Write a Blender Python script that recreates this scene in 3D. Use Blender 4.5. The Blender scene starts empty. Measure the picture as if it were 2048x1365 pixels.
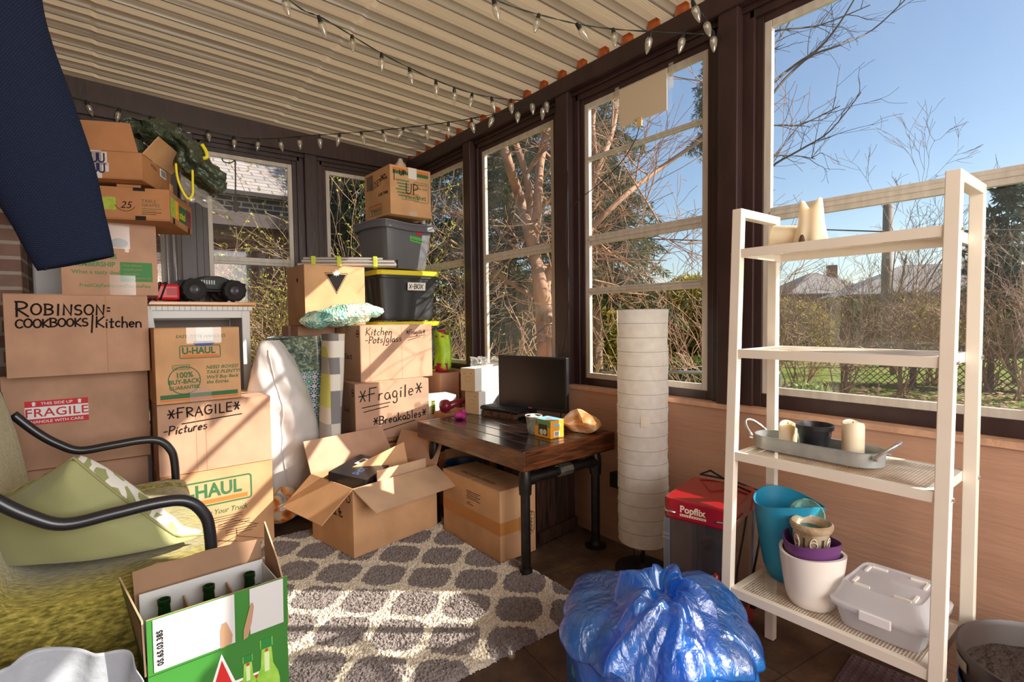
import bpy, math, random
from mathutils import Vector as V, Matrix as M, noise as NZ
S = bpy.context.scene
C = S.collection
R_ = math.radians
rng = random.Random(7)

# ------------------------------------------------------------------ camera
CAMH = 1.12
FOC = 1039.0 / 2048 * 36
RC = M(((0.787, 0.036, -0.616), (-0.617, 0.025, -0.787), (-0.013, 0.999, 0.042)))
_vx, _vy = V((0.7870, 0.0363, -0.6159)), V((0, 0, 0))
def _dir(px, py):
    return V(((px - 1024) / 1039.0, -(py - 682.5) / 1039.0, -1.0)).normalized()
_Y = _dir(210, 649); _X0 = _dir(2350, 622); _Z = _X0.cross(_Y).normalized(); _X = _Y.cross(_Z)
RC = M((_X, _Y, _Z))                      # camera axes -> room axes
cam = bpy.data.cameras.new('camera'); cam.lens = FOC; cam.sensor_width = 36; cam.clip_start = 0.05; cam.clip_end = 400
camo = bpy.data.objects.new('camera', cam); C.objects.link(camo)
camo.matrix_world = M.Translation((0, 0, CAMH)) @ RC.to_4x4()
S.camera = camo
CO = V((0, 0, CAMH))
def ray(px, py): return RC @ _dir(px, py)
def onx(px, py, x): r = ray(px, py); return CO + r * (x / r.x)
def ony(px, py, y): r = ray(px, py); return CO + r * (y / r.y)
def onz(px, py, z): r = ray(px, py); return CO + r * ((z - CAMH) / r.z)
def at(px, py, dist): return CO + ray(px, py) * dist

# ------------------------------------------------------------------ light
SUN = V((0.636, -0.535, 0.556)).normalized()
SUN_E, SKY_S = 8.5, 0.125
vs = S.view_settings
S.display_settings.display_device = 'sRGB'
vs.view_transform = 'Standard'; vs.look = 'None'; vs.gamma = 1; vs.exposure = 0.42; vs.use_curve_mapping = False
W = bpy.data.worlds.new('sky'); S.world = W; W.use_nodes = True
wn = W.node_tree.nodes; wl = W.node_tree.links
bg = wn['Background']; sk = wn.new('ShaderNodeTexSky')
sk.sky_type = 'NISHITA'; sk.sun_disc = False; sk.sun_elevation = math.asin(SUN.z)
sk.sun_rotation = math.atan2(SUN.x, SUN.y)
sk.air_density = 1.0; sk.dust_density = 0.7; sk.ozone_density = 1.5; sk.altitude = 100
wl.new(sk.outputs[0], bg.inputs[0]); bg.inputs[1].default_value = SKY_S
sl = bpy.data.lights.new('sun', 'SUN'); sl.energy = SUN_E; sl.angle = R_(0.6); sl.color = (1, 0.92, 0.80)
so = bpy.data.objects.new('sun', sl); C.objects.link(so); so.rotation_euler = SUN.to_track_quat('Z', 'Y').to_euler()
so.location = (6, -5, 8)
# fill lamp added behind the camera to lift the shaded side of the porch
al = bpy.data.lights.new('porch_end_fill', 'AREA'); al.shape = 'RECTANGLE'; al.size = 2.2; al.size_y = 1.5; al.energy = 85; al.color = (1.0, 0.95, 0.9)
ao = bpy.data.objects.new('porch_end_fill', al); C.objects.link(ao); ao.location = (0.8, -1.75, 1.55); ao.rotation_euler = (R_(90), 0, 0)

# ------------------------------------------------------------------ materials
def lin(c):
    return tuple(((x / 255) / 12.92 if x / 255 <= 0.04045 else ((x / 255 + 0.055) / 1.055) ** 2.4) for x in c[:3]) + (1,)
MATS = {}
def _new(name):
    m = bpy.data.materials.new(name); m.use_nodes = True
    nt = m.node_tree
    return m, nt, nt.nodes, nt.links, nt.nodes['Principled BSDF'], nt.nodes['Material Output']
def mat(name, col, rough=0.6, metal=0.0, var=0.0, vs_=8.0, bump=0.0, bs=60.0, stretch=(1, 1, 1), spec=0.5, coat=0.0, col2=None, sheen=0.0, trans=0.0, sub=0.0, det=4):
    """Principled surface with noise-varied colour (between col and col2) and noise bump."""
    if name in MATS: return MATS[name]
    m, nt, n, l, p, out = _new(name)
    p.inputs['Roughness'].default_value = rough; p.inputs['Metallic'].default_value = metal
    p.inputs['Specular IOR Level'].default_value = spec
    p.inputs['Coat Weight'].default_value = coat; p.inputs['Coat Roughness'].default_value = 0.08
    p.inputs['Sheen Weight'].default_value = sheen
    p.inputs['Transmission Weight'].default_value = trans
    if sub: p.inputs['Subsurface Weight'].default_value = sub; p.inputs['Subsurface Radius'].default_value = (0.03, 0.02, 0.012); p.inputs['Subsurface Scale'].default_value = 1.0
    c1 = lin(col); p.inputs['Base Color'].default_value = c1
    if var or bump or col2:
        tc = n.new('ShaderNodeTexCoord'); mp = n.new('ShaderNodeMapping'); mp.inputs['Scale'].default_value = stretch
        l.new(tc.outputs['Object'], mp.inputs[0])
    if var or col2:
        t = n.new('ShaderNodeTexNoise'); t.inputs['Scale'].default_value = vs_; t.inputs['Detail'].default_value = det
        l.new(mp.outputs[0], t.inputs[0])
        cr = n.new('ShaderNodeValToRGB'); e = cr.color_ramp.elements
        e[0].position = 0.33; e[1].position = 0.67
        if col2: e[0].color = c1; e[1].color = lin(col2)
        else:
            e[0].color = tuple(x * (1 - var) for x in c1[:3]) + (1,); e[1].color = tuple(min(1, x * (1 + var)) for x in c1[:3]) + (1,)
        l.new(t.outputs[0], cr.inputs[0]); l.new(cr.outputs[0], p.inputs['Base Color'])
    if bump:
        t2 = n.new('ShaderNodeTexNoise'); t2.inputs['Scale'].default_value = bs; t2.inputs['Detail'].default_value = 5
        l.new(mp.outputs[0], t2.inputs[0])
        b = n.new('ShaderNodeBump'); b.inputs['Strength'].default_value = min(1, bump); b.inputs['Distance'].default_value = 0.01 * max(1, bump)
        l.new(t2.outputs[0], b.inputs['Height']); l.new(b.outputs[0], p.inputs['Normal'])
    MATS[name] = m
    return m
def cardboard(name, col, dark=0.12):
    """Corrugated board: fine vertical flutes, faint mottling."""
    if name in MATS: return MATS[name]
    m = mat(name, col, 0.75, var=dark, vs_=6, spec=0.25)
    nt = m.node_tree; n, l = nt.nodes, nt.links; p = n['Principled BSDF']
    tc = n.new('ShaderNodeTexCoord'); mp = n.new('ShaderNodeMapping'); mp.inputs['Rotation'].default_value = (0, 0, 0.7)
    w = n.new('ShaderNodeTexWave'); w.inputs['Scale'].default_value = 75; w.inputs['Distortion'].default_value = 0.4; w.bands_direction = 'X'
    b = n.new('ShaderNodeBump'); b.inputs['Strength'].default_value = 0.07; b.inputs['Distance'].default_value = 0.002
    l.new(tc.outputs['Object'], mp.inputs[0]); l.new(mp.outputs[0], w.inputs[0]); l.new(w.outputs[0], b.inputs['Height']); l.new(b.outputs[0], p.inputs['Normal'])
    return m
def film(name, tint, clear=0.6, rough=0.12, haze=(230, 230, 230), hz=0.5, gloss=1.0, dirt=0.0):
    """Thin clear or tinted sheet (glass pane, poly bag, tape): see-through, a skin of reflection, a little haze."""
    if name in MATS: return MATS[name]
    m, nt, n, l, p, out = _new(name); n.remove(p)
    tr = n.new('ShaderNodeBsdfTransparent'); tr.inputs[0].default_value = lin(tint)
    df = n.new('ShaderNodeBsdfDiffuse'); df.inputs[0].default_value = lin(haze)
    tl = n.new('ShaderNodeBsdfTranslucent'); tl.inputs[0].default_value = lin(haze)
    hm = n.new('ShaderNodeMixShader'); hm.inputs[0].default_value = hz; l.new(df.outputs[0], hm.inputs[1]); l.new(tl.outputs[0], hm.inputs[2])
    mx = n.new('ShaderNodeMixShader'); l.new(tr.outputs[0], mx.inputs[2]); l.new(hm.outputs[0], mx.inputs[1])
    mx.inputs[0].default_value = clear
    if dirt:
        tc = n.new('ShaderNodeTexCoord'); t = n.new('ShaderNodeTexNoise'); t.inputs['Scale'].default_value = 4; t.inputs['Detail'].default_value = 6
        mr = n.new('ShaderNodeMapRange'); mr.inputs[3].default_value = clear + dirt * 0.3; mr.inputs[4].default_value = clear - dirt
        mr.inputs[1].default_value = 0.35; mr.inputs[2].default_value = 0.75
        mp = n.new('ShaderNodeMapping'); mp.inputs['Scale'].default_value = (1, 1, 0.35)
        l.new(tc.outputs['Object'], mp.inputs[0]); l.new(mp.outputs[0], t.inputs[0]); l.new(t.outputs[0], mr.inputs[0]); l.new(mr.outputs[0], mx.inputs[0])
    gl = n.new('ShaderNodeBsdfGlossy'); gl.inputs['Roughness'].default_value = rough
    lw = n.new('ShaderNodeLayerWeight'); lw.inputs[0].default_value = 0.5
    pw = n.new('ShaderNodeMath'); pw.operation = 'POWER'; pw.inputs[1].default_value = 5; l.new(lw.outputs['Facing'], pw.inputs[0])
    ml = n.new('ShaderNodeMath'); ml.operation = 'MULTIPLY_ADD'; ml.inputs[1].default_value = .9 * gloss; ml.inputs[2].default_value = .045 * gloss; ml.use_clamp = True; l.new(pw.outputs[0], ml.inputs[0])
    m2 = n.new('ShaderNodeMixShader'); l.new(ml.outputs[0], m2.inputs[0]); l.new(mx.outputs[0], m2.inputs[1]); l.new(gl.outputs[0], m2.inputs[2])
    l.new(m2.outputs[0], out.inputs[0]); MATS[name] = m
    return m
def nodes_mat(name, fn, rough=0.7, spec=0.3):
    if name in MATS: return MATS[name]
    m, nt, n, l, p, out = _new(name); p.inputs['Roughness'].default_value = rough; p.inputs['Specular IOR Level'].default_value = spec
    fn(n, l, p); MATS[name] = m
    return m
def ramp(n, stops, const=False):
    cr = n.new('ShaderNodeValToRGB'); e = cr.color_ramp.elements
    while len(e) < len(stops): e.new(0.5)
    for i, (pos, c) in enumerate(stops): e[i].position = pos; e[i].color = lin(c)
    if const: cr.color_ramp.interpolation = 'CONSTANT'
    return cr

# ------------------------------------------------------------------ mesh helpers
class MB:
    def __init__(s): s.v = []; s.f = []; s.m = []
    def quad(s, a, b, c, d, mi=0):
        k = len(s.v); s.v += [V(a), V(b), V(c), V(d)]; s.f.append((k, k + 1, k + 2, k + 3)); s.m.append(mi); return s
    def poly(s, pts, mi=0):
        k = len(s.v); s.v += [V(p) for p in pts]; s.f.append(tuple(range(k, k + len(pts)))); s.m.append(mi); return s
    def box(s, a, b, mi=0, T=None):
        x0, y0, z0 = a; x1, y1, z1 = b; k = len(s.v)
        p = [V(q) for q in ((x0, y0, z0), (x1, y0, z0), (x1, y1, z0), (x0, y1, z0), (x0, y0, z1), (x1, y0, z1), (x1, y1, z1), (x0, y1, z1))]
        s.v += [T @ q for q in p] if T else p
        for f in ((3, 2, 1, 0), (4, 5, 6, 7), (0, 1, 5, 4), (1, 2, 6, 5), (2, 3, 7, 6), (3, 0, 4, 7)): s.f.append(tuple(k + i for i in f)); s.m.append(mi)
        return s
    def bar(s, a, b, w, h, up=(0, 0, 1), mi=0):
        """rectangular bar from a to b, w across, h along up"""
        a, b = V(a), V(b); d = (b - a); L = d.length; z = d.normalized(); x = V(up).cross(z)
        if x.length < 1e-4: x = V((1, 0, 0)).cross(z)
        x.normalize(); y = z.cross(x)
        T = M.Translation(a) @ M((x, y, z)).transposed().to_4x4()
        return s.box((-w / 2, -h / 2, 0), (w / 2, h / 2, L), mi, T)
    def slab(s, a, b, c, t, mi=0, cut=None):
        """board: corner a, edges to b and c, thickness t along (b-a)x(c-a)"""
        a, b, c = V(a), V(b), V(c); n = (b - a).cross(c - a).normalized() * t; d = b + c - a; k = len(s.v)
        s.v += [a, b, d, c, a + n, b + n, d + n, c + n]
        for f in ((3, 2, 1, 0), (4, 5, 6, 7), (0, 1, 5, 4), (1, 2, 6, 5), (2, 3, 7, 6), (3, 0, 4, 7)): s.f.append(tuple(k + i for i in f)); s.m.append(mi)
        return s
    def tube(s, pts, r, n=8, mi=0, caps=True, closed=False):
        pts = [V(p) for p in pts]; N = len(pts); k = len(s.v)
        rr = r if isinstance(r, (list, tuple)) else [r] * N
        t0 = (pts[1] - pts[0]).normalized(); u = t0.orthogonal().normalized()
        for i, p in enumerate(pts):
            if closed: t = pts[(i + 1) % N] - pts[i - 1]
            else: t = pts[min(i + 1, N - 1)] - pts[max(i - 1, 0)]
            if t.length < 1e-9: t = t0
            t = t.normalized(); u = u - t * u.dot(t)
            if u.length < 1e-6: u = t.orthogonal()
            u.normalize(); w = t.cross(u)
            for j in range(n):
                a = 2 * math.pi * j / n; s.v.append(p + (u * math.cos(a) + w * math.sin(a)) * rr[i])
        for i in range(N if closed else N - 1):
            i2 = (i + 1) % N
            for j in range(n):
                j2 = (j + 1) % n; s.f.append((k + i * n + j, k + i * n + j2, k + i2 * n + j2, k + i2 * n + j)); s.m.append(mi)
        if caps and not closed:
            s.f.append(tuple(k + j for j in range(n))[::-1]); s.f.append(tuple(k + (N - 1) * n + j for j in range(n))); s.m += [mi, mi]
        return s
    def lathe(s, prof, n=32, T=None, mi=0, sq=0.0, sx=1.0, sy=1.0, warp=None):
        """profile of (radius, z); sq>0 squares the section; warp(point, angle, z) -> point"""
        k = len(s.v)
        for r, z in prof:
            for j in range(n):
                a = 2 * math.pi * j / n; c, q = math.cos(a), math.sin(a)
                e = 1.0 / (abs(c) ** (2 + sq * 6) + abs(q) ** (2 + sq * 6)) ** (1 / (2 + sq * 6)) if sq else 1.0
                p = V((r * c * e * sx, r * q * e * sy, z))
                if warp: p = warp(p, a, z)
                s.v.append(T @ p if T else p)
        for i in range(len(prof) - 1):
            for j in range(n):
                j2 = (j + 1) % n; s.f.append((k + i * n + j, k + i * n + j2, k + (i + 1) * n + j2, k + (i + 1) * n + j)); s.m.append(mi)
        if prof[0][0] > 1e-5: s.f.append(tuple(k + j for j in range(n))[::-1]); s.m.append(mi)
        if prof[-1][0] > 1e-5:
            b = k + (len(prof) - 1) * n; s.f.append(tuple(b + j for j in range(n))); s.m.append(mi)
        return s
    def grid(s, fn, nu, nv, mi=0, wrap=False):
        k = len(s.v); U = nu if wrap else nu + 1
        for j in range(nv + 1):
            for i in range(U): s.v.append(V(fn(i / nu, j / nv)))
        for j in range(nv):
            for i in range(nu):
                i2 = (i + 1) % U; s.f.append((k + j * U + i, k + j * U + i2, k + (j + 1) * U + i2, k + (j + 1) * U + i)); s.m.append(mi)
        return s
    def prism(s, poly, h, T=None, mi=0):
        k = len(s.v); n = len(poly); T = T or M()
        s.v += [T @ V((p[0], p[1], 0)) for p in poly] + [T @ V((p[0], p[1], h)) for p in poly]
        s.f.append(tuple(k + i for i in range(n))[::-1]); s.f.append(tuple(k + n + i for i in range(n))); s.m += [mi, mi]
        for i in range(n):
            j = (i + 1) % n; s.f.append((k + i, k + j, k + n + j, k + n + i)); s.m.append(mi)
        return s
    def build(s, name, mats, parent=None, smooth=False, loc=None, rot=None, solid=0, bevel=0, seg=2, sub=0, auto=None):
        me = bpy.data.meshes.new(name); me.from_pydata([tuple(p) for p in s.v], [], s.f)
        for m in (mats if isinstance(mats, (list, tuple)) else [mats]): me.materials.append(m)
        if any(s.m): me.polygons.foreach_set('material_index', s.m)
        if smooth: me.polygons.foreach_set('use_smooth', [True] * len(me.polygons))
        me.update()
        o = bpy.data.objects.new(name, me); C.objects.link(o)
        if parent: o.parent = parent
        if loc is not None: o.location = loc
        if rot is not None: o.rotation_euler = rot if hasattr(rot, '__len__') else (0, 0, rot)
        if sub: q = o.modifiers.new('sub', 'SUBSURF'); q.levels = sub; q.render_levels = sub
        if solid: q = o.modifiers.new('solid', 'SOLIDIFY'); q.thickness = abs(solid); q.offset = 1 if solid > 0 else -1
        if bevel: q = o.modifiers.new('bevel', 'BEVEL'); q.width = bevel; q.segments = seg; q.limit_method = 'ANGLE'; q.angle_limit = 0.6
        if auto:
            try: me.set_sharp_from_angle(angle=auto)
            except Exception: pass
        return o
def tag(o, label, cat, group=None, kind=None):
    o['label'] = label; o['category'] = cat
    if group: o['group'] = group
    if kind: o['kind'] = kind
    return o
def thing(name, label, cat, loc=(0, 0, 0), rot=0, group=None):
    o = bpy.data.objects.new(name, None); C.objects.link(o); o.empty_display_size = 0.1; o.location = loc
    o.rotation_euler = rot if hasattr(rot, '__len__') else (0, 0, rot)
    return tag(o, label, cat, group)
def struct(o, label=None, cat=None):
    o['kind'] = 'structure'
    if label: o['label'] = label; o['category'] = cat
    return o
def rots(a, axis): return M.Rotation(a, 4, axis)
def fr(org, u, v):
    """face frame: origin, right, up -> matrix whose z points out of the face"""
    u, v = V(u).normalized(), V(v).normalized(); n = u.cross(v)
    return M.Translation(V(org)) @ M((u, v, n)).transposed().to_4x4()
def bf(w, d, h, side):
    """face frames of a box w x d x h standing on its origin"""
    return {'F': fr((-w / 2, -d / 2, 0), (1, 0, 0), (0, 0, 1)), 'L': fr((-w / 2, d / 2, 0), (0, -1, 0), (0, 0, 1)), 'R': fr((w / 2, -d / 2, 0), (0, 1, 0), (0, 0, 1)),
            'T': fr((-w / 2, -d / 2, h), (1, 0, 0), (0, 1, 0)), 'B': fr((w / 2, d / 2, 0), (-1, 0, 0), (0, 0, 1))}[side]
EPS = 0.0008
def text(parent, F, s, u, v, size, m, bold=0.0, shear=0.0, rot=0.0, align='LEFT', sx=1.0, e=EPS, name='printed_text', sp=1.0):
    cu = bpy.data.curves.new(name, 'FONT'); cu.body = s; cu.size = size; cu.offset = bold * size; cu.shear = shear; cu.align_x = align; cu.space_character = sp
    cu.resolution_u = 3; cu.materials.append(m)
    o = bpy.data.objects.new(name, cu); C.objects.link(o); o.parent = parent
    o.matrix_local = F @ M.Translation((u, v, e)) @ rots(rot, 'Z') @ M.Diagonal((sx, 1, 1, 1))
    return o
def decal(parent, F, polys, m, name='printed_mark', e=EPS * 0.75):
    b = MB()
    for p in polys: b.poly([F @ V((q[0], q[1], e + (q[2] if len(q) > 2 else 0))) for q in p])
    return b.build(name, m, parent)
def rect(u0, v0, u1, v1): return [(u0, v0), (u1, v0), (u1, v1), (u0, v1)]
def rring(u0, v0, u1, v1, r, t):
    """rounded-rectangle outline of thickness t as quads"""
    def loop(a, b, c, d, rr):
        o = []
        for cx, cy, a0 in ((c - rr, d - rr, 0), (a + rr, d - rr, 90), (a + rr, b + rr, 180), (c - rr, b + rr, 270)):
            for k in range(5): q = R_(a0 + k * 22.5); o.append((cx + rr * math.cos(q), cy + rr * math.sin(q)))
        return o
    A, B = loop(u0, v0, u1, v1, r), loop(u0 + t, v0 + t, u1 - t, v1 - t, max(r - t, 0.001))
    return [[A[i], A[(i + 1) % 20], B[(i + 1) % 20], B[i]] for i in range(20)]
def disc(u, v, r, n=20, r0=0, sx=1):
    if not r0: return [[(u + sx * r * math.cos(2 * math.pi * i / n), v + r * math.sin(2 * math.pi * i / n)) for i in range(n)]]
    o = []
    for i in range(n):
        a, b = 2 * math.pi * i / n, 2 * math.pi * (i + 1) / n
        o.append([(u + r * math.cos(a) * sx, v + r * math.sin(a)), (u + r * math.cos(b) * sx, v + r * math.sin(b)), (u + r0 * math.cos(b) * sx, v + r0 * math.sin(b)), (u + r0 * math.cos(a) * sx, v + r0 * math.sin(a))])
    return o
def strokes(parts, w):
    """pen strokes as mitred strips, each a hair above the last so crossings stay clean"""
    o = []
    for k, pl in enumerate(parts):
        P = [pl[0]] + [q for p, q in zip(pl[:-1], pl[1:]) if math.hypot(q[0] - p[0], q[1] - p[1]) > 1e-6]; N = len(P); dz = .0004 * (k % 6)
        if N < 2: continue
        T = []
        for i in range(N - 1): L = math.hypot(P[i + 1][0] - P[i][0], P[i + 1][1] - P[i][1]); T.append(((P[i + 1][0] - P[i][0]) / L, (P[i + 1][1] - P[i][1]) / L))
        A = []
        for i in range(N):
            t0, t1 = T[max(i - 1, 0)], T[min(i, N - 2)]; nx, ny = -(t0[1] + t1[1]), t0[0] + t1[0]; L = math.hypot(nx, ny) or 1; nx, ny = nx / L, ny / L; c = max(.45, nx * -t1[1] + ny * t1[0]); h = w / 2 / c
            ex = -w * .4 if i == 0 else (w * .4 if i == N - 1 else 0); t = t0 if i else t1; px, py = P[i][0] + t[0] * ex, P[i][1] + t[1] * ex
            A.append(((px + nx * h, py + ny * h, dz), (px - nx * h, py - ny * h, dz)))
        for i in range(N - 1): o.append([A[i][0], A[i][1], A[i + 1][1], A[i + 1][0]])
    return o
def arc(cx, cy, rx, ry, a0, a1, n=8): return [(cx + rx * math.cos(R_(a0 + (a1 - a0) * i / n)), cy + ry * math.sin(R_(a0 + (a1 - a0) * i / n))) for i in range(n + 1)]
O_ = lambda w=.7, h=1: [arc(w / 2, h / 2, w / 2, h / 2, 80, 436, 14)]
HF = {  # marker-pen letters as strokes in a unit-high cell: (width, strokes)
 'A': (.7, [[(0, 0), (.35, 1), (.7, 0)], [(.12, .38), (.6, .38)]]), 'B': (.62, [[(.08, 0), (.05, 1)], [(0, 1)] + arc(.25, .76, .32, .24, 90, -90) + arc(.22, .27, .4, .27, 90, -90) + [(0, 0)]]),
 'C': (.65, [arc(.38, .5, .36, .5, 45, 315, 10)]), 'E': (.55, [[(.55, 1), (.05, 1), (.05, 0), (.55, 0)], [(.05, .52), (.45, .52)]]), 'F': (.6, [[(.6, 1), (.05, 1), (.05, 0)], [(-.08, .52), (.45, .55)]]),
 'G': (.7, [arc(.38, .5, .36, .5, 45, 330, 10) + [(.7, .45), (.4, .45)]]), 'I': (.3, [[(.15, 0), (.15, 1)]]), 'K': (.6, [[(.05, 0), (.05, 1)], [(.58, 1), (.06, .45), (.6, 0)]]),
 'L': (.5, [[(.05, 1), (.05, 0), (.5, 0)]]), 'N': (.65, [[(.05, 0), (.05, 1), (.6, 0), (.62, 1)]]), 'O': (.7, O_()), 'P': (.58, [[(.08, 0), (.05, 1)], [(0, 1)] + arc(.22, .74, .36, .26, 90, -90) + [(.05, .48)]]),
 'R': (.62, [[(.08, 0), (.05, 1)], [(0, 1)] + arc(.22, .76, .36, .24, 90, -90) + [(.08, .5), (.65, 0)]]), 'S': (.55, [arc(.3, .75, .26, .25, 50, 250, 7) + arc(.28, .26, .28, .26, 80, -140, 7)]),
 'T': (.55, [[(.27, 0), (.27, 1)], [(0, 1), (.55, 1)]]),
 'U': (.6, [[(.02, 1), (.03, .35)] + arc(.3, .3, .27, .3, 180, 360) + [(.58, 1)]]), 'X': (.6, [[(0, 0), (.6, 1)], [(0, 1), (.6, 0)]]), '1': (.2, [[(.1, 0), (.1, 1)]]),
 '/': (.3, [[(.12, -.45), (.17, 1.15)]]), ':': (.2, [[(.05, .7), (.2, .7)], [(.05, .4), (.2, .4)]]), '-': (.4, [[(0, .45), (.35, .47)]]), ' ': (.3, []),
 '*': (.6, [[(0, .5), (.6, .5)], [(.12, .1), (.5, .9)], [(.12, .9), (.5, .1)]]),
 'a': (.5, [arc(.22, .28, .22, .28, 60, 400, 10) + [(.45, .3), (.5, 0)]]), 'b': (.45, [[(.03, 1), (.03, 0)] + arc(.2, .27, .2, .27, 230, 470, 8)]), 'c': (.4, [arc(.22, .28, .2, .28, 50, 310, 8)]),
 'e': (.45, [[(.03, .28), (.4, .34)] + arc(.22, .3, .2, .28, 10, 310, 9)]), 'g': (.45, [arc(.2, .3, .2, .27, 60, 400, 9) + [(.42, -.2)] + arc(.24, -.25, .18, .2, 0, -160, 6)]), 'h': (.45, [[(.03, 1), (.03, 0)], [(.03, .3)] + arc(.22, .3, .18, .22, 160, 0, 6) + [(.42, 0)]]),
 'i': (.2, [[(.08, .52), (.1, 0)], [(.1, .75), (.13, .8)]]), 'k': (.45, [[(.03, 1), (.03, 0)], [(.42, .55), (.05, .25), (.45, 0)]]), 'l': (.2, [[(.08, 1), (.1, 0)]]), 'n': (.45, [[(.03, .5), (.03, 0)], [(.03, .3)] + arc(.22, .3, .18, .22, 160, 0, 6) + [(.42, 0)]]),
 'o': (.45, O_(.42, .55)), 'r': (.35, [[(.03, .5), (.03, 0)], [(.03, .3), (.15, .48), (.33, .5)]]), 's': (.38, [arc(.2, .4, .16, .13, 50, 250, 6) + arc(.18, .14, .18, .14, 80, -140, 6)]), 't': (.35, [[(.15, .85), (.15, 0), (.3, .02)], [(0, .55), (.32, .57)]]),
 'u': (.45, [[(.02, .5), (.03, .2)] + arc(.2, .2, .18, .2, 180, 350, 6) + [(.4, .5), (.42, 0)]]),
}
def hand(parent, F, s, u, v, size, m, w=0.007, rot=0.0, gap=0.16, slant=0.05, name='handwriting', flip=False):
    out = []; x = 0; rr = random.Random(len(s) * 7 + ord(s[0]))
    for ch in s:
        wd, st = HF[ch]; k = 1 + rr.uniform(-.07, .07); dy = rr.uniform(-.04, .04)
        for pl in st: out.append([((x + p[0] * k + p[1] * slant) * size, (p[1] * k + dy) * size) for p in pl])
        x += wd * k + gap
    c, q = math.cos(rot), math.sin(rot)
    out = [[(u + p[0] * c - p[1] * q, v + p[0] * q + p[1] * c) for p in pl] for pl in out]
    return decal(parent, F, strokes(out, w), m, name, EPS)
def line(parent, F, pts, m, w=0.006, name='marker_line'): return decal(parent, F, strokes([pts], w), m, name, EPS)
def blob(p, sc, amp, seed=0.0, oct_=3):
    return NZ.fractal((V(p) + V((seed, seed * 1.7, -seed))) * sc, 0.8, 2.1, oct_) * amp
# ------------------------------------------------------------------ shared materials
def _brick(axis, c1, c2, mortar, scale=1.0, bw=0.215, rh=0.072, msz=0.008):
    def fn(n, l, p):
        tc = n.new('ShaderNodeTexCoord'); sp = n.new('ShaderNodeSeparateXYZ'); cb = n.new('ShaderNodeCombineXYZ'); b = n.new('ShaderNodeTexBrick')
        l.new(tc.outputs['Object'], sp.inputs[0])
        if axis == 3: ad = n.new('ShaderNodeMath'); l.new(sp.outputs[0], ad.inputs[0]); l.new(sp.outputs[1], ad.inputs[1]); l.new(ad.outputs[0], cb.inputs[0])
        else: l.new(sp.outputs[axis], cb.inputs[0])
        l.new(sp.outputs[2], cb.inputs[1]); l.new(cb.outputs[0], b.inputs[0])
        b.inputs['Color1'].default_value = lin(c1); b.inputs['Color2'].default_value = lin(c2); b.inputs['Mortar'].default_value = lin(mortar)
        b.inputs['Scale'].default_value = scale; b.inputs['Brick Width'].default_value = bw; b.inputs['Row Height'].default_value = rh; b.inputs['Mortar Size'].default_value = msz
        t = n.new('ShaderNodeTexNoise'); t.inputs['Scale'].default_value = 9; mx = n.new('ShaderNodeMixRGB'); mx.blend_type = 'OVERLAY'; mx.inputs[0].default_value = 0.35
        l.new(tc.outputs['Object'], t.inputs[0]); l.new(b.outputs[0], mx.inputs[1]); l.new(t.outputs[0], mx.inputs[2]); l.new(mx.outputs[0], p.inputs['Base Color'])
        bp = n.new('ShaderNodeBump'); bp.inputs['Distance'].default_value = 0.006; bp.inputs['Strength'].default_value = .6; bp.invert = True
        l.new(b.outputs['Fac'], bp.inputs['Height']); l.new(bp.outputs[0], p.inputs['Normal'])
    return fn
def _floor(n, l, p):
    tc = n.new('ShaderNodeTexCoord'); t = n.new('ShaderNodeTexNoise'); t.inputs['Scale'].default_value = 5; t.inputs['Detail'].default_value = 9; t.inputs['Roughness'].default_value = .7
    l.new(tc.outputs['Object'], t.inputs[0]); cr = ramp(n, [(0.3, (58, 44, 36)), (0.5, (92, 72, 58)), (0.62, (112, 88, 68)), (0.75, (138, 112, 88))]); l.new(t.outputs[0], cr.inputs[0])
    b = n.new('ShaderNodeTexBrick'); b.offset = 0; b.inputs['Scale'].default_value = 1; b.inputs['Brick Width'].default_value = .305; b.inputs['Row Height'].default_value = .305; b.inputs['Mortar Size'].default_value = .0025
    b.inputs['Color1'].default_value = (1, 1, 1, 1); b.inputs['Color2'].default_value = (.8, .8, .8, 1); b.inputs['Mortar'].default_value = (.35, .3, .28, 1)
    mp = n.new('ShaderNodeMapping'); mp.inputs['Rotation'].default_value = (0, 0, .12); l.new(tc.outputs['Object'], mp.inputs[0]); l.new(mp.outputs[0], b.inputs[0])
    mx = n.new('ShaderNodeMixRGB'); mx.blend_type = 'MULTIPLY'; mx.inputs[0].default_value = .8; l.new(cr.outputs[0], mx.inputs[1]); l.new(b.outputs[0], mx.inputs[2]); l.new(mx.outputs[0], p.inputs['Base Color'])
    bp = n.new('ShaderNodeBump'); bp.inputs['Strength'].default_value = .25; bp.inputs['Distance'].default_value = .004; l.new(t.outputs[0], bp.inputs['Height']); l.new(bp.outputs[0], p.inputs['Normal'])
M_FLOOR = nodes_mat('stone_pattern_vinyl', _floor, .45)
M_BROWN = mat('dark_brown_paint', (50, 31, 30), .42, var=.18, vs_=14, bump=.15, bs=40, stretch=(1, 1, .3))
M_TAN = mat('tan_painted_plywood', (180, 138, 112), .62, var=.06, vs_=5, bump=.2, bs=26, stretch=(1, .35, 3.5))
M_SILL = mat('tan_painted_sill', (196, 152, 122), .55, var=.12, vs_=20, bump=.2, bs=60)
M_ALU = mat('weathered_aluminium', (190, 182, 170), .45, var=.12, vs_=10, stretch=(4, 4, .6))
M_RUST = mat('rusty_closure_strip', (186, 96, 44), .8, var=.35, vs_=30)
M_GLASS = film('window_glass', (249, 251, 251), .975, .03, (200, 200, 195), .6, .8, dirt=.03)
M_BLACK = mat('black_plastic', (28, 28, 31), .35, var=.1)
M_BLKMAT = mat('black_matte', (22, 21, 22), .7)
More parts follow.
